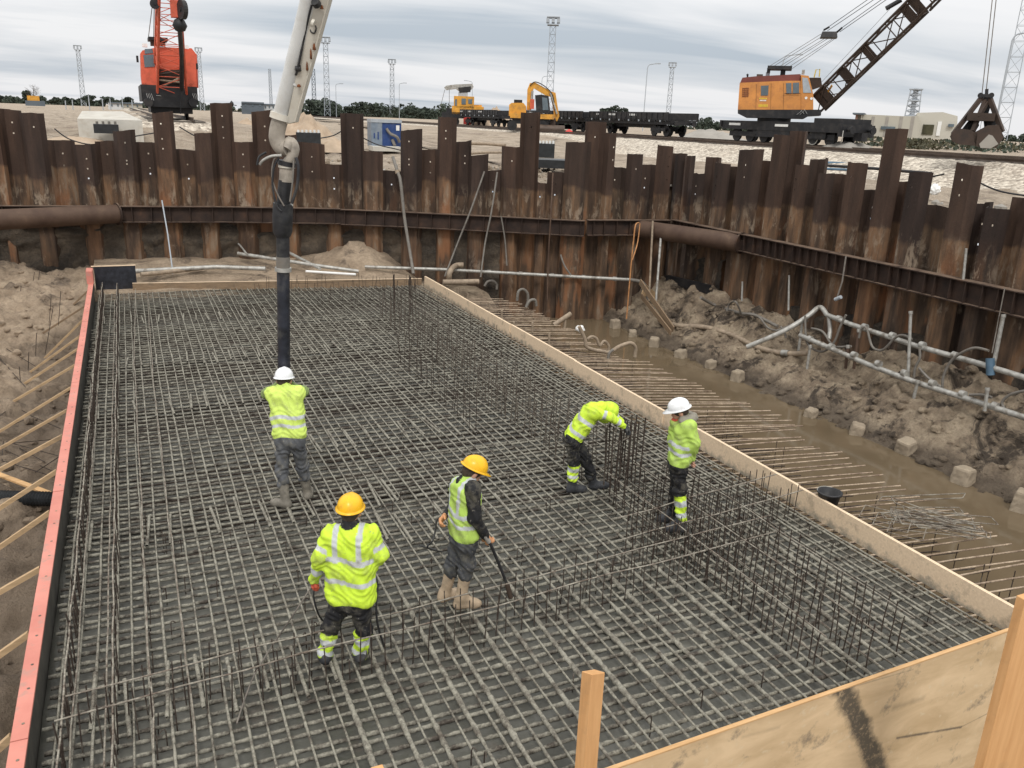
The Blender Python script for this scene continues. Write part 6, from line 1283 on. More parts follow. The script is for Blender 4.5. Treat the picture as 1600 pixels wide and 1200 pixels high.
def red_crane():
    f = Frame(Vector((atD(262, 182, 50).x, 50, 4.69)), 0.0); t = f.root('railway_crane', 'orange-red railway crane facing the pit with its lattice boom raised', 'crane')
    def R(part, x0, y0, x1, y1, d0, d1, mat, tp=1.0): m = MB(); f.rect(m, x0, y0, x1, y1, d0, d1, mat, tp); return m.build(part, t)
    def PL(part, pts, d, th, mat): m = MB(); f.poly(m, pts, d, th, mat); return m.build(part, t)
    cab = PL('cab', [(219, 84), (222, 80), (241, 76), (246, 80), (247, 137), (222, 135), (220, 120)], 0.7, 1.5, 'orange_red'); 
    PL('window', [(224, 86), (240, 85), (242, 104), (226, 105)], -0.08, 0.03, 'glass'); PL('window', [(226, 76.5), (238, 76), (239.5, 83), (226, 84)], -0.07, 0.03, 'glass')
    PL('body', [(247, 76), (296, 78), (304, 88), (306.5, 138), (285, 142), (284, 110), (247, 112)], 2.6, 3.2, 'orange_red')
    PL('body', [(285, 82), (298, 81), (304, 90), (306, 139), (287, 142)], 0.8, 1.4, 'orange_red')
    R('engine_bay', 247, 110, 285, 143, 0.5, 2.8, 'boom_brown')
    for i, (a, b) in enumerate((((248, 116), (284, 112)), ((248, 125), (283, 129)), ((252, 136), (284, 120)))): m = MB(); m.tube([f.L(*a, 0.3), f.L(*b, 0.3)], 0.06, 'hose_tan' if i else 'boom_brown', 6); m.build('strut_bar', t)
    R('floodlight', 222.5, 68, 230, 73, 0.3, 0.6, 'white_cloth'); R('floodlight', 288, 71, 295, 76, 0.3, 0.6, 'white_cloth')
    R('turntable', 232, 59, 262, 62, 0.6, 2.2, 'steel_black'); R('frame_top', 236, 63, 258, 70, 0.8, 1.8, 'boom_brown')
    R('mirror', 213.5, 87, 216, 97, 0.2, 0.5, 'steel_black'); R('mirror', 306.5, 99, 309, 108, 0.2, 0.5, 'steel_black')
    m = MB(); 
    for s, x0 in ((-1, 223), (1, 300)):
        for k in range(3): x = x0+k*3-2 if s < 0 else x0+k*2.2-2; m.beam(f.L(x, 130, -0.07), f.L(x+5*(-s if s > 0 else 1), 137, -0.07), 0.01, 0.07, 'steel_black', up=(0, 1, 0))
    m.build('hazard_stripes', t)
    R('chassis', 222, 136, 308, 158, -0.2, 6.0, 'steel_black'); R('buffer_beam', 226, 146, 305, 166, -0.5, -0.2, 'steel_black')
    R('bogie', 236, 158, 300, 176, 0.0, 4.5, 'steel_black', 1.0)
    m = MB()
    for x in (228.5, 300.5):
        for k in range(4): m.beam(f.L(x+k*2.6, 146, -0.53), f.L(x+k*2.6+4, 157, -0.53), 0.01, 0.06, 'white_paint', up=(0, 1, 0))
    m.build('warning_stripes', t)
    m = MB(); m.beam(f.L(244, 149, -0.53), f.L(252, 150, -0.53), 0.01, 0.10, 'white_cloth', up=(0, 1, 0)); m.build('number_plate', t)
    for x in (232, 302): m = MB(); a = f.L(x, 160, -1.0); m.tube([a, a+Vector((0, 0.6, 0))], 0.22, 'steel_black', 14); m.build('buffer', t)
    for x in (241, 291):
        for d in (0.8, 2.6, 4.4): wheel(t, f.L(x, 174, d), 0.46, 0.14, (1, 0, 0), 'steel_black', 'galv')
    m = MB(); A = f.L(267, 134, 0.2); B = f.L(263, -60, -6.5); lattice(m, A, B, 1.45, 0.75, 11, 0.07, 0.018, 'orange_red', (1, 0, 0)); m.build('lattice_boom', t)
    m = MB(); f.rect(m, 268, 1, 289, 26, -5.6, -5.0, 'orange_red'); m.build('boom_head', t)
    wheel(t, f.L(285, 15, -5.9), 0.42, 0.2, (0.9, 0.3, 0), name='sheave'); wheel(t, f.L(242, 6, -5), 0.22, 0.2, (0, 1, 0), name='sheave')
    m = MB(); m.lathe(f.L(281, 40, -5.5), [(0, -0.3), (0.22, -0.22), (0.33, 0), (0.22, 0.24), (0.06, 0.34)], 'steel_black', 14); m.tube(spline([f.L(274, 36, -5.6), f.L(274, 44, -5.6), f.L(280, 48, -5.6), f.L(286, 44, -5.6)], 4), 0.06, 'steel_black', 7); m.build('hook_block', t)
    m = MB(); m.tube([f.L(281, 46, -5.5), f.L(284, 90, -2.5), f.L(284, 140, -1.0)], 0.11, 'steel_black', 8); m.tube([f.L(284, 140, -1), f.L(282, 178, -0.9)], 0.03, 'steel_black', 5); m.build('hoist_rope', t)
    m = MB()
    for a, b in (((238, 8), (232, 58)), ((241, 8), (240, 60)), ((246, 8), (243, 60))): m.tube([f.L(*a, -5), f.L(*b, 1.2)], 0.018, 'rope_grey', 4)
    m.build('guy_ropes', t)
red_crane()

def wagon(y0, y1, label, load=False):
    t = thing('flat_wagon', label, 'railway wagon', (42.6, y0, 4.31), 0, 'dark flat wagons on the farther track'); L_ = y1-y0
    def Bx(part, c, s, mat='steel_black'): m = MB(); m.box(c, s, mat); return m.build(part, t)
    Bx('frame', (0, L_/2, 1.10), (2.5, L_, 0.30)); Bx('deck', (0, L_/2, 1.31), (2.9, L_, 0.10)); Bx('centre_sill', (0, L_/2, 0.85), (0.9, L_*0.55, 0.35))
    n = 8
    for s in (-1, 1):
        for k in range(n): Bx('side_flap', (s*1.45, L_*(k+0.5)/n, 1.66), (0.05, L_/n-0.08, 0.56))
    for y in (0.0, L_): Bx('end_flap', (0, y, 1.62), (2.85, 0.06, 0.5))
    m = MB()
    for s in (-1, 1):
        for k in range(2*n+1): m.box((s*1.50, L_*k/(2*n), 1.62), (0.05, 0.10, 0.62), 'steel_black'); m.box((s*1.49, L_*k/(2*n)+0.3, 1.24), (0.06, 0.14, 0.14), 'grey_panel' if k % 2 else 'steel_black')
    m.build('side_ribs', t)
    if y0 > 59:
        m = MB(); rr = random.Random(int(y0))
        for yy in (5.0, 8.6, 11.6):
            for q in range(rr.choice([2, 5])): m.box((-1.485, yy+q*0.24, 1.70), (0.012, 0.13, 0.16), 'white_paint')
        m.build('stencil_marks', t)
    for yc in (2.0, L_-2.0):
        m = MB(); m.box((0, yc, 0.62), (2.0, 0.4, 0.4), 'steel_black')
        for s in (-1, 1):
            m.box((s*1.02, yc, 0.55), (0.14, 2.2, 0.28), 'steel_black'); m.box((s*1.05, yc, 0.40), (0.16, 0.8, 0.3), 'steel_black')
        m.build('bogie_frame', t)
        for dy in (-0.92, 0.92):
            for s in (-1, 1): wheel(t, (s*0.78, yc+dy, 0.46), 0.46, 0.13, (1, 0, 0))
    for y, d in ((-0.35, -1), (L_+0.35, 1)):
        for s in (-0.87, 0.87): m = MB(); m.tube([(s, y-d*0.4, 1.08), (s, y, 1.08)], 0.07, 'steel_black', 8); m.tube([(s, y, 1.08), (s, y+d*0.06, 1.08)], 0.23, 'steel_black', 12); m.build('buffer', t)
wagon(60.6, 73.9, 'dark flat wagon nearest to the orange crane, its end towards it'); wagon(75.2, 88.5, 'dark flat wagon behind the arm of the excavator'); wagon(96.5, 109.0, 'dark flat wagon between excavator and small yellow rail crane')

def yellow_crane():
    o = atX(1205, 222, 42.6); f = Frame(Vector((42.6, o.y, 4.31))); t = f.root('railway_crane', 'orange railway crane with a maroon roof, its brown boom leaning to the right', 'crane')
    def R(part, x0, y0, x1, y1, d0, d1, mat, tp=1.0, par=None): m = MB(); f.rect(m, x0, y0, x1, y1, d0, d1, mat, tp); return m.build(part, par or t)
    def PL(part, pts, d, th, mat): m = MB(); f.poly(m, pts, d, th, mat); return m.build(part, t)
    PL('body', [(1157, 131), (1226, 128), (1250, 128), (1252, 172), (1154, 172)], 0.1, 3.0, 'crane_orange')
    PL('roof', [(1157.5, 131), (1161, 123), (1180, 121), (1250, 117.5), (1250, 129)], 0.12, 2.7, 'roof_red')
    PL('cab', [(1251, 118), (1263, 119.5), (1270, 148), (1270, 172), (1251.5, 172)], -0.7, 1.5, 'crane_orange')
    PL('rear_cab', [(1264, 122), (1282, 122), (1284, 135), (1270, 140)], 1.0, 1.2, 'boom_brown')
    PL('window', [(1253.5, 121), (1262, 122), (1268, 145), (1255, 145)], -1.47, 0.03, 'grey_panel'); PL('window', [(1228, 130), (1236.5, 129.5), (1236.5, 146), (1229, 146.5)], -1.42, 0.03, 'glass'); PL('window', [(1239, 129.5), (1248.5, 129), (1248.5, 145.5), (1239, 146)], -1.42, 0.03, 'glass')
    PL('window', [(1189, 134), (1201, 133.5), (1200, 149), (1189, 149.5)], -1.42, 0.03, 'glass')
    m = MB()
    for k in range(5): m.beam(f.L(1160, 138+k*3, -1.42), f.L(1170, 137.5+k*3, -1.42), 0.02, 0.07, 'roof_red', up=(0, 1, 0))
    for k in range(4): m.beam(f.L(1160.5+k*2.7, 137, -1.42), f.L(1160+k*2.7, 152, -1.42), 0.02, 0.05, 'roof_red', up=(0, 1, 0))
    m.build('vent_grille', t)
    m = MB()
    for (a, b) in (((1224.5, 130), (1224, 172)), ((1154, 172), (1252, 172)), ((1182, 131), (1181, 172)), ((1205, 130), (1204, 172))): m.beam(f.L(*a, -1.405), f.L(*b, -1.405), 0.012, 0.03, 'boom_brown', up=(0, 1, 0))
    m.tube([f.L(1226, 146, -1.5), f.L(1250, 146, -1.5)], 0.02, 'steel_black', 5); m.build('panel_seams', t)
    m = MB(); rr = random.Random(2)
    for row, (y, x0, n, mt) in enumerate(((154, 1187, 6, 'yellow_mark'), (157, 1188, 5, 'white_cloth'), (164, 1186, 7, 'yellow_mark'), (166, 1186, 7, 'yellow_mark'))):
        for k in range(n):
            p = f.L(x0+k*2.1, y, -1.42); m.box(p, (0.06, 0.012, 0.09), mt)
    m.build('painted_marks', t)
    m = MB(); 
    for x, y in ((1259.5, 153), (1268, 154)): q = f.L(x, y, -1.48); m.tube([q, q+Vector((0, 0.05, 0))], 0.09, 'white_cloth', 12)
    m.build('headlights', t)
    m = MB()
    for k, (a, b) in enumerate((((1245, 179), (1253, 173)), ((1250, 179), (1257, 172)), ((1256, 178), (1252, 172)), ((1261, 178), (1257, 171)))): m.beam(f.L(*a, -1.50), f.L(*b, -1.50), 0.01, 0.07, 'white_paint', up=(0, 1, 0))
    m.build('hazard_stripes', t)
    PL('turntable', [(1154, 172), (1282, 172), (1281, 181), (1262, 182), (1255, 186), (1166, 184), (1154, 178)], 0.0, 2.9, 'steel_black')
    for x, y in ((1168, 120), ): m = MB(); m.tube([f.L(x, y+3, 0), f.L(x, y-3, 0)], 0.06, 'steel_black', 8); m.lathe(f.L(x, y-3, 0), [(0.0, -0.1), (0.1, 0), (0.0, 0.1)], 'steel_black', 8); m.build('beacon', t)
    m = MB(); f.rect(m, 1199, 103, 1238, 108, -0.8, 0.8, 'steel_black'); f.rect(m, 1198, 106, 1204, 113, -0.6, 0.6, 'steel_black'); f.rect(m, 1219, 107, 1228, 117, -0.4, 0.4, 'steel_black'); m.build('pulley_frame', t)
    m = MB(); f.rect(m, 1182, 116, 1192, 120, -0.4, 0.4, 'rail_steel'); f.rect(m, 1196, 113, 1203, 119, -0.3, 0.3, 'grey_panel'); m.build('winch', t)
    R('floodlight', 1252.5, 109, 1258, 116, -0.9, -0.6, 'galv'); 
    m = MB(); m.tube([f.L(1272, 121, 0.5), f.L(1275, 109, 0.5), f.L(1281, 108, 0.5), f.L(1280, 120, 0.5)], 0.04, 'yellow_mark', 5); m.build('guard_rail', t)
    # boom
    A = f.L(1275, 166, -0.2); B = f.L(1434, 10, -5.0); C = f.L(1560, -115, -9.5); bm = MB(); lattice(bm, A, B, 1.15, 1.2, 5, 0.085, 0.035, 'boom_brown', (0.2, 1, 0)); lattice(bm, B, C, 1.2, 0.9, 5, 0.085, 0.035, 'boom_brown', (0.2, 1, 0))
    d = (B-A).normalized(); s = d.cross(Vector((0.2, 1, 0)).normalized()).normalized()
    for tt in (0.07, 0.12, 0.33, 0.56, 0.93, 1.0):
        p = A.lerp(B, tt)
        for q in (-0.55, 0.55): bm.box(p+Vector((0.2, 1, 0)).normalized()*q, (0.55, 0.03, 1.1), 'boom_brown', Matrix((d, Vector((0.2, 1, 0)).normalized(), s)).transposed())
    bm.build('lattice_boom', t)
    m = MB(); m.beam(A+Vector((0.3, -0.7, 0.3)), A.lerp(B, 0.16)+Vector((0, -0.7, 0.4)), 0.05, 0.16, 'machine_yellow'); m.build('boom_foot_plate', t)
    m = MB(); q = f.L(1396, 8, -4.2); m.tube([q+Vector((-0.4, 0, -0.2)), q+Vector((0.4, 0, 0.3))], 0.14, 'steel_black', 8); m.build('boom_sheave', t)
    m = MB(); f.rect(m, 1282, 49, 1310, 58, -1.6, -0.4, 'steel_black', 0.85); m.build('pulley_block', t)
    m = MB()
    for a, b in (((1203, 103), (1283, 53)), ((1208, 104), (1286, 56)), ((1216, 105), (1292, 58)), ((1224, 104), (1297, 58)), ((1232, 105), (1302, 60)), ((1238, 107), (1308, 58))): m.tube([f.L(*a, -0.3), f.L(*b, -1)], 0.016, 'rope_grey', 4)
    for a, b in (((1286, 48), (1398, -30)), ((1293, 48), (1412, -32)), ((1306, 50), (1430, -38)), ((1312, 50), (1436, -36))): m.tube([f.L(*a, -1), f.L(*b, -4)], 0.022, 'steel_black', 4)
    m.tube([f.L(1284, 128, 0), f.L(1396, 8, -4)], 0.014, 'rope_grey', 4); m.build('guy_ropes', t)
    for (xa, ya), (xb, yb) in (((1287, 47), (1296, 42)), ((1306, 52), (1316, 43))): m = MB(); m.tube([f.L(xa, ya, -1), f.L(xb, yb, -1)], 0.07, 'steel_black', 6); m.build('rope_socket', t)
    # chassis set along the track
    c = Vector((42.6, o.y, 4.31)); inv = lambda p: f.R.transposed() @ (Vector(p)-f.o)
    def Bw(part, cx, cy, cz, sx, sy, sz, mat='steel_black'):
        m = MB(); m.box(inv((cx, cy, cz)), (sx, sy, sz), mat, f.R.transposed()); return m.build(part, t)
    y0, y1 = 41.8, 53.6; yc = (y0+y1)/2
    Bw('chassis', 42.6, yc, 5.45, 2.7, y1-y0, 0.6); m = MB(); q = inv((42.6, o.y, 5.7)); m.tube([q, q+Vector((0, 0, 0.75))], 1.15, 'steel_black', 24); m.build('slewing_ring', t); Bw('side_tank', 42.6, yc+0.3, 5.05, 2.6, 3.4, 0.7); Bw('end_platform', 42.6, y0+1.2, 5.85, 2.6, 2.3, 0.35); Bw('chassis_skirt', 42.6, yc, 5.05, 2.4, 5.0, 0.4); Bw('buffer_beam', 42.6, y0-0.1, 5.3, 2.9, 0.2, 0.75); Bw('buffer_beam', 42.6, y1+0.1, 5.5, 2.9, 0.2, 0.5)
    m = MB()
    for yy in (y1-1.5, yc-0.6): m.box(inv((41.22, yy, 5.5)), (0.02, 1.3, 0.16), 'white_cloth', f.R.transposed())
    m.build('stencil_marks', t)
    for yy in (y1-1.2, y1-2.7, y1-4.2, y0+1.2, y0+2.7, y0+4.2):
        for s in (-0.79, 0.79): wheel(t, inv((42.6+s, yy, 4.79)), 0.48, 0.14, f.R.transposed() @ Vector((1, 0, 0)), 'steel_black', 'galv' if yy < y0+4 and s < 0 and yy > y0+2.5 else None)
    for yy in (y1-2.7, y0+2.7): Bw('bogie_frame', 41.62, yy, 4.85, 0.16, 4.2, 0.35)
    Bw('coupling_box', 42.6, y0-0.5, 4.95, 0.5, 0.7, 0.5); Bw('brake_gear', 41.7, y0+2.0, 5.0, 0.5, 1.4, 0.5)
    for s in (-0.87, 0.87): m = MB(); m.tube([inv((42.6+s, y0-0.1, 5.35)), inv((42.6+s, y0-0.6, 5.35))], 0.1, 'steel_black', 8); m.tube([inv((42.6+s, y0-0.6, 5.35)), inv((42.6+s, y0-0.68, 5.35))], 0.24, 'steel_black', 14); m.build('buffer', t)
    m = MB(); m.tube([inv((41.3, y0-0.3, 5.3)), inv((41.2, y0-0.4, 4.9)), inv((41.25, y0-0.3, 4.55))], 0.03, 'galv', 6); m.build('brake_hose', t)
yellow_crane()

def grab():
    f = Frame(atD(1530, 232, 45)); t = f.root('clamshell_grab', 'brown clamshell grab bucket hanging open above the tracks at right', 'grab bucket')
    def PL(part, pts, d, th, mat): m = MB(); f.poly(m, pts, d, th, mat); return m.build(part, t)
    for d in (-0.85, 0.85):
        PL('shell_side', [(1485, 211), (1494, 200), (1517, 203), (1527, 209), (1525, 228), (1500, 226), (1488, 221)], d, 0.05, 'boom_brown')
        PL('shell_side', [(1520, 208), (1543, 196), (1560, 195), (1569, 214), (1558, 230), (1540, 233), (1524, 228)], d, 0.05, 'boom_brown')
    m = MB()
    for pts, mt in (([(1486, 212), (1489, 220), (1500, 224), (1524, 226)], 'boom_brown'), ([(1568, 214), (1558, 230), (1540, 232), (1530, 228)], 'gravel_heap')):
        vs = []
        for x, y in pts: vs += [f.L(x, y, -0.85), f.L(x, y, 0.85)]
        m.add(vs, [(2*i, 2*i+2, 2*i+3, 2*i+1) for i in range(len(pts)-1)], mt)
    o = m.build('shell_plates', t); sm = o.modifiers.new('s', 'SOLIDIFY'); sm.thickness = 0.05
    PL('shell_face', [(1545, 210), (1551, 212), (1560, 225), (1548, 232), (1532, 231), (1530, 225)], -0.90, 0.04, 'gravel_heap')
    m = MB()
    for (a, b) in (((1534, 152), (1489, 210)), ((1546, 152), (1566, 206)), ((1540, 156), (1520, 205)), ((1542, 160), (1528, 184))):
        for d in (-0.35, 0.35): m.beam(f.L(*a, d*0.4), f.L(*b, d*1.8), 0.15, 0.19, 'boom_brown')
    m.build('arms', t)
    m = MB(); f.rect(m, 1531, 147, 1550, 152, -0.3, 0.3, 'steel_black'); m.tube([f.L(1532, 149, -0.3), f.L(1532, 149, 0.3)], 0.12, 'steel_black', 10); m.tube([f.L(1549, 149, -0.3), f.L(1549, 149, 0.3)], 0.12, 'steel_black', 10); f.rect(m, 1535, 152, 1545, 164, -0.2, 0.2, 'steel_black'); m.tube([f.L(1541.5, 147, 0), f.L(1542, 139, 0)], 0.07, 'steel_black', 8); m.build('head', t)
    PL('mechanism', [(1502, 203), (1512, 190), (1520, 182), (1527, 180), (1530, 196), (1524, 206)], 0.45, 0.12, 'steel_black'); PL('mechanism', [(1536, 182), (1550, 180), (1558, 194), (1550, 198), (1538, 202)], 0.45, 0.12, 'steel_black'); PL('mechanism', [(1533, 160), (1540, 156), (1548, 166), (1543, 182), (1534, 182)], 0.1, 0.2, 'steel_black')
    m = MB(); f.rect(m, 1510, 177, 1556, 188, -0.7, 0.7, 'boom_brown'); f.rect(m, 1530, 184, 1535, 206, -0.25, 0.25, 'boom_brown'); f.rect(m, 1510, 184, 1514, 206, -0.3, 0.3, 'boom_brown'); f.rect(m, 1542, 186, 1545, 202, -0.3, 0.3, 'boom_brown'); m.build('crosshead', t)
    m = MB(); m.tube([f.L(1540, 150, 0), f.L(1563, -60, 0)], 0.02, 'rope_grey', 5); m.tube([f.L(1534, 150, 0), f.L(1557, -60, 0)], 0.02, 'rope_grey', 5); m.build('ropes', t)
grab()

def small_crane():
    f = Frame(Vector((42.6, atX(725, 196, 42.6).y, 4.31))); t = f.root('railway_crane', 'small yellow rail crane with a stubby grey jib far up the track', 'crane')
    def R(part, x0, y0, x1, y1, d0, d1, mat): m = MB(); f.rect(m, x0, y0, x1, y1, d0, d1, mat); return m.build(part, t)
    R('cab', 709, 151, 741, 168, -1.3, 1.3, 'machine_yellow'); R('hood', 706, 167, 756, 178, -1.3, 1.3, 'machine_yellow'); R('hood_top', 741, 164, 753, 168, -1, 1, 'machine_yellow')
    for a in ((711, 155, 714, 165), (721, 154, 728, 163), (731.5, 155, 738, 162)): R('window', *a, -1.36, -1.3, 'glass')
    R('turret', 716, 144, 731, 151, -0.7, 0.7, 'grey_panel'); m = MB(); f.poly(m, [(694, 137), (697, 134), (712, 132), (738, 131), (740, 136), (734, 143), (719, 144), (712, 139), (697, 141)], 0, 0.8, 'galv'); m.build('jib', t)
    m = MB(); f.poly(m, [(716, 137), (736, 135), (735, 144), (718, 145)], -0.5, 0.5, 'steel_black'); m.build('winch', t)
    R('chassis', 690, 177, 757, 184, -1.3, 1.3, 'steel_black'); R('front_step', 697, 169, 706, 184, -1.2, 1.2, 'steel_black'); R('lifting_gear', 724, 182, 735, 194, -1.35, -1.0, 'red_cone')
    for x in (702, 712, 742, 750): wheel(t, f.L(x, 190, -0.8), 0.5, 0.15, (0, 1, 0))
    m = MB(); m.tube([f.L(695, 140, 0), f.L(687, 172, 0)], 0.03, 'rope_grey', 4); m.tube([f.L(702, 140, 0), f.L(702, 170, 0)], 0.03, 'rope_grey', 4); m.build('ropes', t)
small_crane()

def excavator():
    f = Frame(Vector((38.2, atX(840, 205, 38.2).y, 4.31))); t = f.root('excavator', 'yellow wheeled excavator with a folded arm beside the track', 'excavator')
    def R(part, x0, y0, x1, y1, d0, d1, mat): m = MB(); f.rect(m, x0, y0, x1, y1, d0, d1, mat); return m.build(part, t)
    def PL(part, pts, d, th, mat): m = MB(); f.poly(m, pts, d, th, mat); return m.build(part, t)
    PL('engine_cover', [(796, 164), (800, 161), (818, 161), (822, 166), (822, 180), (796, 180)], 0.3, 2.3, 'machine_yellow'); R('counterweight', 795, 168, 800, 181, -0.9, 1.3, 'machine_yellow')
    R('exhaust', 803, 156, 816, 161, -0.2, 0.5, 'steel_black')
    PL('cab', [(836, 149), (846, 148), (857, 150), (860, 176), (838, 178)], -0.7, 1.2, 'steel_black'); PL('window', [(847, 152), (855, 153), (857, 172), (848, 172)], -1.32, 0.03, 'glass')
    R('platform', 797, 179, 866, 184, -1.2, 1.3, 'machine_yellow'); R('undercarriage', 800, 184, 858, 193, -0.9, 0.9, 'steel_black')
    PL('boom', [(823, 172), (824, 140), (828, 130), (836, 129), (858, 141), (866, 146), (864, 152), (854, 150), (834, 138), (831, 150), (830, 172)], 0.1, 0.5, 'machine_yellow')
    PL('dipper', [(858, 142), (868, 145), (871, 165), (874, 182), (870, 190), (866, 184), (864, 168)], 0.1, 0.35, 'machine_yellow')
    m = MB(); m.tube([f.L(860, 145, -0.25), f.L(870, 178, -0.25)], 0.10, 'galv', 8); m.tube([f.L(830, 165, -0.3), f.L(832, 142, -0.3)], 0.11, 'galv', 8); m.build('hydraulic_ram', t)
    m = MB(); m.tube(spline([f.L(828, 134, -0.3), f.L(836, 128, -0.3), f.L(850, 134, -0.3), f.L(862, 146, -0.3), f.L(866, 160, -0.3)], 4), 0.05, 'steel_black', 5); m.build('hydraulic_hoses', t)
    m = MB(); f.rect(m, 828, 155, 835, 170, -1.0, -0.3, 'orange_red'); m.build('orange_tank', t)
    m = MB(); m.tube([f.L(838, 201, -1.2), f.L(882, 203, -1.2)], 0.42, 'rail_steel', 14); f.poly(m, [(860, 185), (868, 185), (868, 200), (860, 200)], -0.4, 0.6, 'boom_brown'); m.build('roller_tool', t)
    for x in (800, 848):
        for d in (-0.9, 0.9): wheel(t, f.L(x, 196, d), 0.5, 0.35, (0, 1, 0), 'tyre')
excavator()
m = MB(); q = atD(889, 206, 82); m.lathe(q-Vector((0, 0, 0.5)), [(0.5, 0), (0.45, 0.3), (0.3, 0.6), (0.0, 0.75)], 'red_cone', 12); tag(m.build('red_cover'), 'small red cover lying beside the excavator roller', 'cover')

# ---------------- masts, poles, pylon, chimney
def mast(label, xt, yt, xb, D, wpx, head=True, mat='mast_steel', name='lighting_mast', zb=4.0, grp='lattice lighting masts'):
    b = atD(xb, 190, D); b.z = zb; f = Frame(b); top = f.L(xt, yt, 0); h = top.z; w = wpx/1370*D; t = f.root(name, label, 'mast', grp)
    rr = max(0.03, D*0.00035); m = MB(); lattice(m, (0, 0, 0), (0, 0, h), w, w*0.75, max(6, int(h/w/1.1)), rr, rr*0.55, mat, (1, 0, 0)); m.build('lattice', t)
    if head:
        m = MB(); m.box((0, 0, h), (w*1.5, w*1.5, w*0.12), mat); m.box((0, 0, h+w*0.9), (w*1.7, w*1.7, w*0.12), mat)
        for a in (-0.7, 0, 0.7):
            for s in (-0.7, 0.7): m.box((a*w, s*w, h+w*0.5), (w*0.4, w*0.25, w*0.5), mat)
        m.build('lamp_gallery', t)
mast('slim lattice lighting mast at the far left of the horizon', 124, 78, 134, 420, 6); mast('lattice lighting mast just right of the orange-red crane', 311, 81, 318, 400, 6); mast('faint short mast left of the white pump boom', 424, 108, 425, 600, 4, False)
mast('lattice lighting mast right of the white pump boom', 510, 67, 512, 310, 8.5); mast('lattice lighting mast between generator and pump boom', 615, 100, 613, 430, 7); mast('tallest middle lattice lighting mast, above the excavator', 862, 39, 857, 235, 11.5); mast('lattice lighting mast above the dark wagons', 1049, 105, 1043, 380, 7)
mast('large lattice mast cut by the top right corner', 1606, -60, 1568, 150, 17, False)
mast('dark power line pylon beside the pump boom', 491, 108, 492, 480, 6, False, 'pylon_dark', 'power_pylon', 4.0, None)
def chimney():
    b = atD(1423, 190, 420); b.z = 4; f = Frame(b); top = f.L(1427.5, 138, 0); t = f.root('chimney', 'chimney in a steel lattice tower behind the beige building, steaming', 'chimney'); h = top.z
    m = MB(); lattice(m, (0, 0, 0), (0, 0, h*0.98), 6.5, 4.2, 9, 0.22, 0.16, 'mast_steel', (1, 0, 0)); m.build('lattice', t); m = MB(); m.tube([(0, 0, 0), (0, 0, h)], 1.0, 'mast_steel', 12); m.build('flue', t)
    for z in (0.45, 0.75, 0.98): m = MB(); m.box((0, 0, h*z), (5.4, 5.4, 0.35), 'mast_steel'); m.build('platform', t)
chimney()
def pole(label, xt, yt, xb, D, arm, r=0.09, zb=4.0):
    b = atD(xb, 190, D); b.z = zb; f = Frame(b); top = f.L(xt, yt, 0); t = f.root('street_lamp', label, 'street lamp', 'tall street lamps on the horizon'); h = top.z; s = 1 if arm > 0 else -1; a = abs(arm)/1370*D
    m = MB(); m.tube([(0, 0, 0), (0, 0, h*0.5), (0, 0, h*0.94)]+[tuple(p) for p in spline([(0, 0, h*0.94), (s*a*0.15, 0, h*0.985), (s*a*0.5, 0, h), (s*a, 0, h*1.01)], 4)][1:], max(r, D*0.0003), 'mast_steel', 6); m.build('pole', t)
    m = MB(); m.box((s*(a+0.3), 0, h*1.01), (1.0, 0.4, 0.18), 'mast_steel'); m.build('lamp_head', t)
pole('thin street lamp right of the pump boom', 528, 131, 526, 250, 7); pole('thin street lamp by the blue generator', 626, 130, 624, 240, 7); pole('street lamp rising above the dark wagons', 1012, 100, 1005, 170, 13); pole('street lamp arm peeking over the orange crane', 1213, 86, 1212, 150, 19); pole('tall street lamp at the right edge beside the big mast', 1573, 52, 1556, 110, 22); pole('street lamp arm over the small yellow rail crane', 738, 127, 737, 260, -9)
pole('short street lamp left of the tallest mast', 845, 119, 844, 280, 11)

# ---------------- buildings
def building():
    b = atD(1412, 214, 190); b.z = 3.9; f = Frame(b); t = f.root('industrial_building', 'large beige windowless industrial building behind the grab', 'building')
    def R(part, x0, y0, x1, y1, d0, d1, mat, tp=1.0): m = MB(); f.rect(m, x0, y0, x1, y1, d0, d1, mat, tp); return m.build(part, t)
    def PL(part, pts, d, th, mat): m = MB(); f.poly(m, pts, d, th, mat); return m.build(part, t)
    PL('long_hall', [(1344, 180), (1412, 183), (1434, 183), (1434, 216), (1340, 213)], 0, 20, 'beige_wall'); PL('tall_hall', [(1432, 178), (1470, 177), (1492, 183), (1490, 218), (1432, 216)], 4, 20, 'beige_wall_pale')
    R('brick_tower', 1333, 178, 1341, 206, -11, -4, 'brick'); R('tower_roof', 1332, 176.5, 1351, 178.5, -11.5, -3, 'wall_dark'); R('stair_tower', 1341, 180, 1347, 212, -11, -6, 'beige_wall_pale')
    for x in (1362, 1384, 1406, 1424): m = MB(); f.rect(m, x, 182, x+0.4, 214, -10.06, -9.99, 'gravel_heap'); m.build('wall_joint', t)
    R('loading_bay', 1462, 190, 1472, 212, -6.2, -6.0, 'white_cloth'); R('loading_bay', 1440, 195, 1460, 210, -6.2, -6.0, 'leaf_olive')
    R('window_strip', 1376, 198, 1399, 202, -10.4, -10.0, 'glass'); R('window_strip', 1481, 194, 1491, 198, -6.6, -6.2, 'glass')
building()
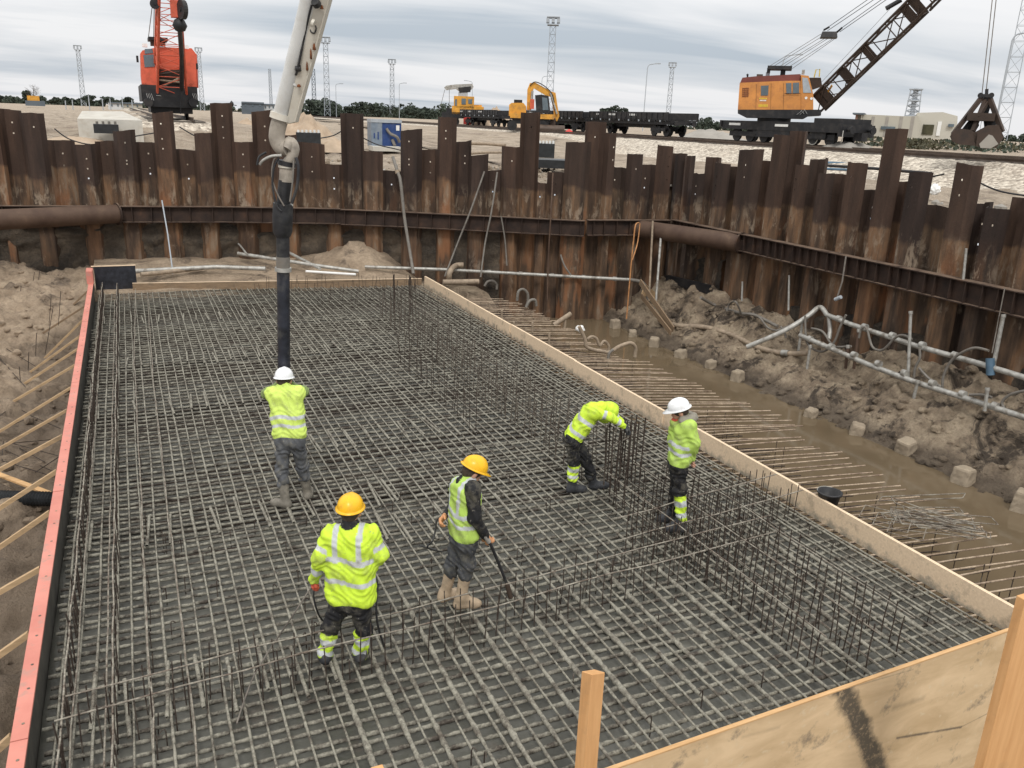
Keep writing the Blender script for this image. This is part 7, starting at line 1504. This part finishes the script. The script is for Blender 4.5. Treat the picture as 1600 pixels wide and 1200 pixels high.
def lowbuild(label, px0, px1, pt, pb, D, mat, roof='wall_dark', win=4, name='warehouse'):
    b = atD((px0+px1)/2, pb, D); b.z = 3.9; f = Frame(b); t = f.root(name, label, 'building'); m = MB(); f.rect(m, px0, pt, px1, pb+6, 0, 12, mat); m.build('wall', t); m = MB(); f.rect(m, px0-0.5, pt-1.0, px1+0.5, pt, -0.4, 12.4, roof); m.build('roof', t)
    for k in range(win): x = px0+(px1-px0)*(k+0.5)/win; m = MB(); f.rect(m, x-1, pt+2, x+1, pt+5, -0.15, 0.0, 'glass'); m.build('window', t)
lowbuild('low dark and white building on the horizon left of the pump boom', 378, 412, 161, 172, 260, 'wall_dark', win=3); lowbuild('long white low building behind the pump boom', 412, 436, 164, 173, 270, 'wall_white', win=4); lowbuild('small white site building on the left horizon', 170, 189, 161, 169, 240, 'wall_white', win=2); lowbuild('grey shed right of the small white site building', 192, 222, 162, 169, 250, 'beige_wall', win=2)
m = MB(); fq = Frame(atD(52, 160, 200)); fq.rect(m, 43, 150, 61, 158, 0, 3, 'machine_yellow'); fq.rect(m, 40, 158, 70, 165, -0.4, 3.5, 'wall_dark'); o = m.build('loader', None, fq.o); o.rotation_euler = (0, 0, math.atan2(fq.r.y, fq.r.x)); tag(o, 'tiny yellow machine in front of the bare tree at far left', 'loader')
# steam
def steam():
    b = atD(1450, 132, 415); m = MB(); rs = np.random.RandomState(3); mt = bpy.data.materials.new('steam'); mt.use_nodes = True; n = mt.node_tree.nodes; n.clear(); o_ = n.new('ShaderNodeOutputMaterial'); v = n.new('ShaderNodeVolumePrincipled'); v.inputs['Color'].default_value = (1, 1, 1, 1); v.inputs['Density'].default_value = 0.30; v.inputs['Anisotropy'].default_value = 0.0
    mt.node_tree.links.new(v.outputs[0], o_.inputs['Volume']); MATS['steam'] = mt
    fr = Frame(b); pr = [(fr.L(1430, 137, 0), fr.L(1450, 132, 0), 1.2, 3.2, 's'), (fr.L(1450, 131, 0), fr.L(1466, 127, 0), 3.4, 2.8, 's'), (fr.L(1450, 134, 0), fr.L(1480, 137, 0), 2.6, 1.2, 's'), (fr.L(1480, 137, 0), fr.L(1500, 142, 0), 1.2, 0.6, 's')]
    pr = [(np.array(a), np.array(c), r1, r2, g_) for a, c, r1, r2, g_ in pr]; o = blob_mesh('steam_plume', pr, 0.7, ['steam'], 0.8, None, 0, None); o.location = b; o.rotation_euler = (0, 0, math.atan2(fr.r.y, fr.r.x)); tag(o, 'white steam drifting right from the chimney', 'steam')
steam()

# ---------------- heaps, boxes and odds outside the pit
def heap(label, c, rx, ry, h, mat, seed, name='sand_heap', pk=1.2, cat='heap'):
    n = 56; a = np.linspace(0, 2*np.pi, n, endpoint=False); rr = np.linspace(0, 1, 22); A, Rr = np.meshgrid(a, rr, indexing='ij'); X = np.cos(A)*Rr*rx; Y = np.sin(A)*Rr*ry
    Z = h*(1-Rr**pk)*(0.85+0.35*fbm(X*1.2/max(rx, 1)*3, Y*1.2/max(ry, 1)*3, 4, seed))+0.10*h*fbm(X*2.2, Y*2.2, 3, seed+1)*(1-Rr)-0.15
    i, j = np.meshgrid(np.arange(n), np.arange(21), indexing='ij'); i2 = (i+1) % n; F = np.stack([i*22+j, i*22+j+1, i2*22+j+1, i2*22+j], 2).reshape(-1, 4)
    V = np.stack([X, Y, Z], 2).reshape(-1, 3); o = obj(name, np_mesh(name, V, F, [mat]), None, c); tag(o, label, cat); return o
def gz(px, py, z): p = at(px, py, z); p.z = z; return p
def hp(label, px, D, zb, wpx, h, mat, seed, pk=1.0, name='sand_heap'):
    p = atD(px, 200, D); p.z = zb; r = wpx/1370*D/2; return heap(label, p, r, r*0.9, h, mat, seed, name, pk)
hp('reddish sand heap right behind the pump boom', 478, 46, 3.75, 110, 1.75, 'sand_heap', 4, 1.3); hp('low sand hummock beside the reddish heap', 520, 42, 3.6, 90, 0.7, 'sand_heap', 5, 1.4)
hp('pointed sand heap between small crane and excavator', 775, 120, 4.0, 120, 3.4, 'sand_heap', 6, 0.95); hp('grey gravel heap behind the end of the wagons', 1112, 95, 4.0, 130, 1.6, 'gravel_heap', 7, 1.0, 'gravel_heap'); hp('grey gravel heap right of the orange crane', 1330, 60, 4.0, 130, 1.1, 'gravel_heap', 8, 1.0, 'gravel_heap')
hp('sand heap on the far left behind the red crane', 385, 60, 4.0, 60, 0.9, 'sand_heap', 9, 1.2); hp('low sandy mound on the left outside the wall', 110, 40, 3.55, 170, 0.6, 'sand_heap', 10, 1.4)
def box_thing(name, label, cat, f, parts, group=None):
    t = f.root(name, label, cat, group)
    for part, a, mat in parts: m = MB(); f.rect(m, *a, mat); m.build(part, t)
    return t
f = Frame(atD(604, 229, 44), 0.10)
t = f.root('generator', 'blue and grey generator box standing behind the back wall', 'generator')
m = MB(); f.rect(m, 581, 190, 627, 229, 0, 1.2, 'blue_paint'); m.build('housing', t)
m = MB(); f.rect(m, 580.5, 190.5, 597, 229.5, -0.03, 1.23, 'cabinet_grey'); m.build('side_panel', t); m = MB(); f.rect(m, 580, 187.5, 628, 191, -0.06, 1.27, 'grey_panel'); m.build('lid', t)
for a in ((584, 208, 586, 216), (590, 206, 592, 218)): m = MB(); f.rect(m, *a, -0.05, -0.03, 'blue_paint'); m.build('latch', t)
m = MB(); f.rect(m, 619, 196, 624, 204, -0.02, 0.0, 'white_paint'); m.build('label_plate', t)
pipe_thing('suction_hose', 'short grey hose bending from the side of the blue generator', 'hose', [('hose', spline([f.W(604, 201, -0.1), f.W(610, 209, -0.2), f.W(620, 214, -0.3), f.W(624, 222, -0.2)], 4), 0.07, 'hose_grey'), ('hose', spline([f.W(613, 218, -0.1), f.W(617, 228, -0.2)], 4), 0.08, 'hose_grey')])
m = MB(); f2 = Frame(atD(604, 236, 43), 0.10); f2.rect(m, 583, 230, 628, 236, -0.1, 1.3, 'concrete_white'); o = m.build('concrete_plinth', None, f2.o); o.rotation_euler = (0, 0, math.atan2(f2.r.y, f2.r.x)); tag(o, 'concrete plinth under the blue generator', 'plinth')
f = Frame(atD(200, 204, 41), 0.0); t = f.root('concrete_slab', 'big white concrete block with a sloping top, left behind the wall', 'concrete block')
m = MB(); a = [f.L(185, 187, 0), f.L(222, 188, 0), f.L(223, 206, 0), f.L(185, 204, 0)]; zt = a[0].z; xs0, xs1 = a[0].x, a[1].x
m.add([(xs0-1.6, 0.6, zt-0.02), (xs1, 0, zt), (xs1, 0, -0.6), (xs0-1.6, 0.6, -0.6), (xs0-1.6, 7, zt+0.25), (xs1-0.7, 7, zt+0.3), (xs1-0.7, 7, -0.6), (xs0-1.6, 7, -0.6)], [(0, 1, 2, 3)[::-1], (0, 4, 5, 1)[::-1], (1, 5, 6, 2)[::-1], (4, 7, 6, 5)[::-1], (0, 3, 7, 4)[::-1]], 'concrete_white'); m.build('block', t)
def crate(label, px0, py0, px1, py1, D, n=4, cap=True):
    f = Frame(atD((px0+px1)/2, py1, D)); t = f.root('black_tank', label, 'tank', 'black tanks with white necks outside the wall'); m = MB(); f.rect(m, px0, py0, px1, py1, 0, 1.0, 'black_plastic'); m.build('body', t)
    for k in range(n): x = px0+(px1-px0)*(k+0.5)/n; m = MB(); p = f.L(x, py0, 0.3); m.tube([p, p+Vector((0, 0, 0.14))], 0.05, 'white_cloth' if cap else 'hose_grey', 8); m.build('neck', t)
crate('black box with a row of small necks beside the white concrete block', 147, 195, 185, 208, 40, 4, False); crate('black box with a pale top row behind the pump elbow', 463, 208, 501, 224, 40, 6); crate('dark box with white necks behind the notch in the wall', 836, 225, 867, 246, 38, 6)
m = MB(); f = Frame(atD(858, 262, 34)); f.rect(m, 834, 251, 884, 262, 0, 1.6, 'black_plastic'); o = m.build('tarp_cover', None, f.o); o.rotation_euler = (0, 0, math.atan2(f.r.y, f.r.x)); tag(o, 'low dark tarpaulin pile seen through the notch in the wall', 'tarpaulin')
def lay(px, py, z, dz=0.05): return at(px, py, z)
for i, (a, b, r, mt, z, lab) in enumerate([((1268, 253), (1462, 264), 0.07, 'pipe_blue', 3.62, 'upper blue plastic pipe lying along the foot of the ballast'), ((1282, 258), (1455, 271), 0.07, 'steel_black', 3.60, 'black plastic pipe lying below the blue one by the ballast'), ((1205, 262), (1340, 266), 0.06, 'pipe_blue', 3.52, 'short blue pipe left of the longer ones by the ballast'), ((730, 224), (790, 227), 0.09, 'hose_tan', 3.75, 'pale pipe lying on the sand in front of the ballast, middle'), ((730, 240), (785, 238), 0.07, 'hose_tan', 3.5, 'second pale pipe nearer the notch in the wall'), ((903, 246), (940, 258), 0.06, 'hose_tan', 3.45, 'pale hose end on the sand right of the tall double pile')]):
    A = at(a[0], a[1], z); B = at(b[0], b[1], z); pipe_thing('ground_pipe', lab, 'pipe', [('tube', [A, A.lerp(B, .5)+Vector((0, 0, .03)), B], r, mt)])
m = MB(); q = at(1458, 306, 3.35); m.box(q+Vector((0, 0, 0.2)), (0.75, 0.5, 0.4), 'white_cloth', Matrix.Rotation(0.4, 3, 'Z'), 0.6); o = m.build('white_sack'); tag(o, 'white sack lying on the sand behind the right wall', 'bag'); b = o.modifiers.new('s', 'SUBSURF'); b.levels = b.render_levels = 3; d = o.modifiers.new('d', 'DISPLACE'); d.texture = bpy.data.textures['c']; d.strength = 0.12
# wires strung along the top of the wall
for pts, lab in (([(85, 201), (110, 218), (150, 226), (200, 215), (245, 207)], 'thin black cable sagging over the left piles'), ([(280, 198), (300, 210), (311, 215)], 'thin black cable sagging left of the tallest left pile'), ([(566, 215), (590, 226), (615, 232), (627, 235)], 'black cable on the sand in front of the generator'), ([(1436, 281), (1475, 272)], 'black cable behind the right wall left of the white sack'), ([(1512, 276), (1560, 298), (1620, 308)], 'black cable behind the right wall at the photo edge'), ([(500, 216), (520, 212), (535, 204)], 'thin cable left of the generator')):
    P = []
    for x, y in pts:
        w_ = wall_hit(min(x, 1599), y); p = atD(x, y, math.hypot(*wall_at(w_[0])[0])+1.0); P.append(p)
    cable('power_cable', lab, P, 0.02, 'rubber')
# bottom sand scatter: clods on the banks
def clods():
    rs = np.random.RandomState(5); proto = []
    V = []; F = []; n = 0; ico = None
    import bmesh
    bm = bmesh.new(); bmesh.ops.create_icosphere(bm, subdivisions=2, radius=1.0); iv = np.array([v.co[:] for v in bm.verts]); it = np.array([[v.index for v in f.verts] for f in bm.faces]); bm.free()
    for nm, lab, rg, cnt, mat in (('soil_clods', 'clods and crumbs of wet earth scattered over the right bank', (14.7, 17.3, 6, 24.3), 900, 'soil_mud'), ('soil_clods', 'clods and lumps scattered over the sand left of the formwork', (-6.0, -1.6, 5, 29), 800, 'soil_sand')):
        Vs = []; Fs = []; o = 0
        for i in range(cnt):
            x = rs.uniform(rg[0], rg[1]); y = rs.uniform(rg[2], rg[3]); s = 0.02+0.10*rs.rand()**3.5; z = float(pit_h(x, y))
            v = iv*(s*(0.8+0.4*rs.rand(3)))*(1+0.25*(rs.rand(len(iv), 1)-0.5)); v[:, 2] *= 0.7; Vs.append(v+np.array((x, y, z+s*0.2))); Fs.append(it+o); o += len(iv)
        tag(obj(nm, np_mesh(nm, np.concatenate(Vs), np.concatenate(Fs), [mat], smooth=False)), lab, None, None, 'stuff')
clods()

def rubble():
    rs = np.random.RandomState(15); import bmesh
    bm = bmesh.new(); bmesh.ops.create_icosphere(bm, subdivisions=1, radius=1.0); iv = np.array([v.co[:] for v in bm.verts]); it = np.array([[v.index for v in f.verts] for f in bm.faces]); bm.free()
    for lab, mat, cnt, s0, s1, vm in (('broken stones and clods scattered on the sand outside the back wall', 'ground_sand', 1500, 20, 49, 9), ('pale rubble and stones strewn outside the right wall', 'gravel_heap', 350, 22, 64, 7)):
        Vs = []; Fs = []; o = 0
        for i in range(cnt):
            s = rs.uniform(s0, s1); v = 0.55+vm*rs.rand()**1.6; p, n, d = wall_at(s); x = p.x+n.x*v; y = p.y+n.y*v; r = 0.03+0.14*rs.rand()**4
            q = iv*(r*(0.7+0.6*rs.rand(3)))*(1+0.5*(rs.rand(len(iv), 1)-0.5)); Vs.append(q+np.array((x, y, float(outer_h(x, y, v))+r*0.25))); Fs.append(it+o); o += len(iv)
        tag(obj('rubble', np_mesh('rubble', np.concatenate(Vs), np.concatenate(Fs), [mat], smooth=False)), lab, None, None, 'stuff')
rubble()

# ---------------- vegetation on the horizon
def leafcloud(m, c, rx, rz, n, size, mat, rs):
    for _ in range(n):
        a = rs.uniform(0, 6.283); u = rs.random()**0.5; z = rs.uniform(-1, 1); q = math.sqrt(max(0, 1-z*z)); p = Vector(c)+Vector((math.cos(a)*rx*q*u, math.sin(a)*rx*q*u, z*rz)); s = size*rs.uniform(0.5, 1.2)
        e1 = Vector((rs.gauss(0, 1), rs.gauss(0, 1), rs.gauss(0, 1))).normalized()*s; e2 = e1.cross(Vector((rs.gauss(0, 1), rs.gauss(0, 1), rs.gauss(0, 1)))).normalized()*s
        m.add([p-e1, p+e2*0.8, p+e1, p-e2*0.8], [(0, 1, 2, 3)], mat)
def treeline():
    rs = random.Random(21)
    for (p0, p1, D, h0, h1, n, lab) in ((-120, 480, 460, 2.4, 5.0, 110, 'far dark tree line along the left horizon'), (480, 700, 430, 4.0, 8.0, 70, 'far dark wood between the pump boom and the generator'), (880, 1160, 420, 2.5, 6, 70, 'far dark trees showing over the wagons'), (1140, 1700, 480, 2, 4.5, 80, 'faint far tree line behind the buildings at right')):
        m = MB()
        for i in range(n):
            x = rs.uniform(p0, p1); b = atD(x, 190, D+rs.uniform(-20, 40)); h = rs.uniform(h0, h1)*(0.75+0.5*float(vnoise(x*0.03, 0.0, 4))); leafcloud(m, (b.x, b.y, 3.5+h*0.45), h*0.5, h*0.48*rs.uniform(0.6, 1.1), 130, 0.7, 'leaf', rs); leafcloud(m, (b.x, b.y, 4.2), h*0.8, 1.3, 40, 0.8, 'leaf', rs)
        tag(m.build('tree_line'), lab, None, None, 'stuff')
    m = MB()
    for i in range(60):
        x = rs.uniform(1350, 1640); b = atD(x, 205, rs.uniform(90, 125)); leafcloud(m, (b.x, b.y, 4.2), 1.6, 0.6, 40, 0.22, 'leaf_olive' if rs.random() < 0.5 else 'leaf', rs)
    tag(m.build('scrub'), 'dark scrub in front of the beige building', None, None, 'stuff')
treeline()
def tree(label, px, ptop, D, wpx, bare=False, name='tree', shape='round'):
    rs = random.Random(int(px*7)); b = atD(px, 190, D); b.z = 3.9; f = Frame(b); h = f.L(px, ptop, 0).z; r = wpx/1370*D/2; t = f.root(name, label, 'tree')
    m = MB(); m.tube([(0, 0, 0), (0.1, 0, h*0.5), (0, 0, h*0.92)], [h*0.022, h*0.014, h*0.004], 'bark', 6); m.build('trunk', t); br = MB(); cr = MB()
    for k in range(26 if bare else 16):
        z = h*rs.uniform(0.3, 0.85); a = rs.uniform(0, 6.28); l = r*rs.uniform(0.5, 1.0)*(1.1-z/h*0.5); e = Vector((math.cos(a)*l, math.sin(a)*l, z+h*rs.uniform(0.08, 0.2))); br.tube([(0, 0, z), e], [h*0.008, h*0.002], 'bark', 4)
        if bare:
            for q in range(5): br.tube([Vector((0, 0, z)).lerp(e, rs.uniform(0.4, 1)), e+Vector((rs.gauss(0, r*0.25), rs.gauss(0, r*0.25), rs.uniform(0, h*0.12)))], h*0.003, 'bare_twigs', 3)
        else: leafcloud(cr, e, r*0.42, h*0.11, 70, 0.38, 'leaf', rs)
    br.build('branches', t)
    if bare: leafcloud(cr, (0, 0, h*0.65), r*0.9, h*0.25, 90, r*0.03, 'bare_twigs', rs)
    else:
        for k in range(8): z = rs.uniform(0.45, 0.95); leafcloud(cr, (rs.gauss(0, r*0.25), rs.gauss(0, r*0.25), h*z), r*0.4*(1.3-z), h*0.09, 70, 0.38, 'leaf', rs)
    cr.build('crown', t)
tree('bare leafless tree at the far left horizon', 58, 135, 300, 20, True, 'bare_tree')
for i, (x, y, D, w_, lab) in enumerate([(48, 143, 330, 12, 'small dark tree left of the bare tree'), (143, 150, 400, 18, 'round dark tree right of the slim left mast'), (172, 152, 400, 16, 'dark tree above the small white building'), (202, 153, 400, 16, 'dark tree left of the red crane'), (88, 152, 420, 14, 'round bushy tree at the left horizon'), (486, 160, 400, 16, 'tree at the foot of the dark pylon'), (548, 167, 400, 20, 'first tree of the wood right of the pump boom'), (565, 161, 390, 22, 'tallest tree of the wood beside the generator'), (580, 165, 400, 18, 'tree just left of the generator'), (638, 170, 400, 20, 'tree right of the generator behind the light mast'), (655, 174, 400, 16, 'low tree nearest the small yellow rail crane'), (593, 172, 410, 12, 'conifer-like tree behind the generator lid'), (966, 168, 330, 34, 'broad dark tree behind the dark wagons'), (944, 171, 330, 22, 'lower tree left of the broad one behind the wagons')]): tree(lab, x, y, D, w_)
# low verge fence posts / yard clutter on the left horizon
for i, (x, y, h_) in enumerate([(114, 168, 12), (140, 168, 20), (161, 168, 14), (173, 168, 14), (207, 169, 13), (103, 167, 10), (192, 168, 16)]):
    b = atD(x, y, 180); b.z = 3.9; f = Frame(b); m = MB(); m.tube([(0, 0, 0), (0, 0, f.L(x, y-h_, 0).z)], 0.09, 'mast_steel', 5); o = m.build('signal_post', None, b); tag(o, ['short pale post at the left horizon', 'tallest pale post right of the slim mast', 'pale post left of the white building', 'pale post in front of the white building', 'pale post left of the red crane', 'shortest pale post left of the slim mast', 'pale post above the white concrete block'][i], 'post', 'thin pale posts on the left horizon')
m = MB(); p = atD(362, 162, 120); f = Frame(p); m.lathe((0, 0, 0), [(0.05, -1.2), (0.06, -0.3), (0.25, -0.2), (0.25, 0.1), (0.0, 0.4)], 'steel_black', 8); m.beam((-0.2, 0, -0.1), (0.6, 0, -0.2), 0.1, 0.1, 'steel_black'); tag(m.build('signal_lamp', None, p), 'small dark signal lamp above the tallest left pile', 'signal')

# ---------------- small pieces belong to the part they sit on
def nest():
    RULES = {'window': ('cab', 'body', 'wall', 'long_hall'), 'wheel': ('bogie_frame', 'bogie', 'undercarriage', 'chassis'), 'headlights': ('cab',), 'latch': ('side_panel',), 'label_plate': ('housing',), 'stain': ('sheet',), 'coupling': ('tube', 'hose'), 'eyes': ('body',), 'cap': ('tube',), 'end_plate': ('tube',), 'lamp_head': ('pole',), 'lamp_gallery': ('lattice',), 'platform': ('lattice',), 'vent_grille': ('body',), 'painted_marks': ('body',), 'panel_seams': ('body',), 'beacon': ('roof',), 'lid': ('jar',), 'neck': ('body',), 'stiffener': ('web',), 'sleeve_bolt': ('rubber_sleeve',), 'stencil_marks': ('chassis', 'side_flap'), 'warning_stripes': ('buffer_beam',), 'number_plate': ('buffer_beam',), 'hazard_stripes': ('body', 'turntable', 'cab')}
    def ctr(o): vs = o.data.vertices; k = max(1, len(vs)//40); q = Vector((0, 0, 0)); c = 0
    def center(o):
        b = [Vector(v) for v in o.bound_box]; return sum(b, Vector())/8
    for t in [o for o in COL.objects if o.parent is None and o.type == 'EMPTY']:
        ch = list(t.children)
        for c in ch:
            kind = c.name.split('.')[0]
            if kind not in RULES or c.type != 'MESH': continue
            cand = [s for s in ch if s is not c and s.name.split('.')[0] in RULES[kind]]
            if not cand: continue
            pc = center(c); best = min(cand, key=lambda s: (center(s)-pc).length); c.parent = best
nest()
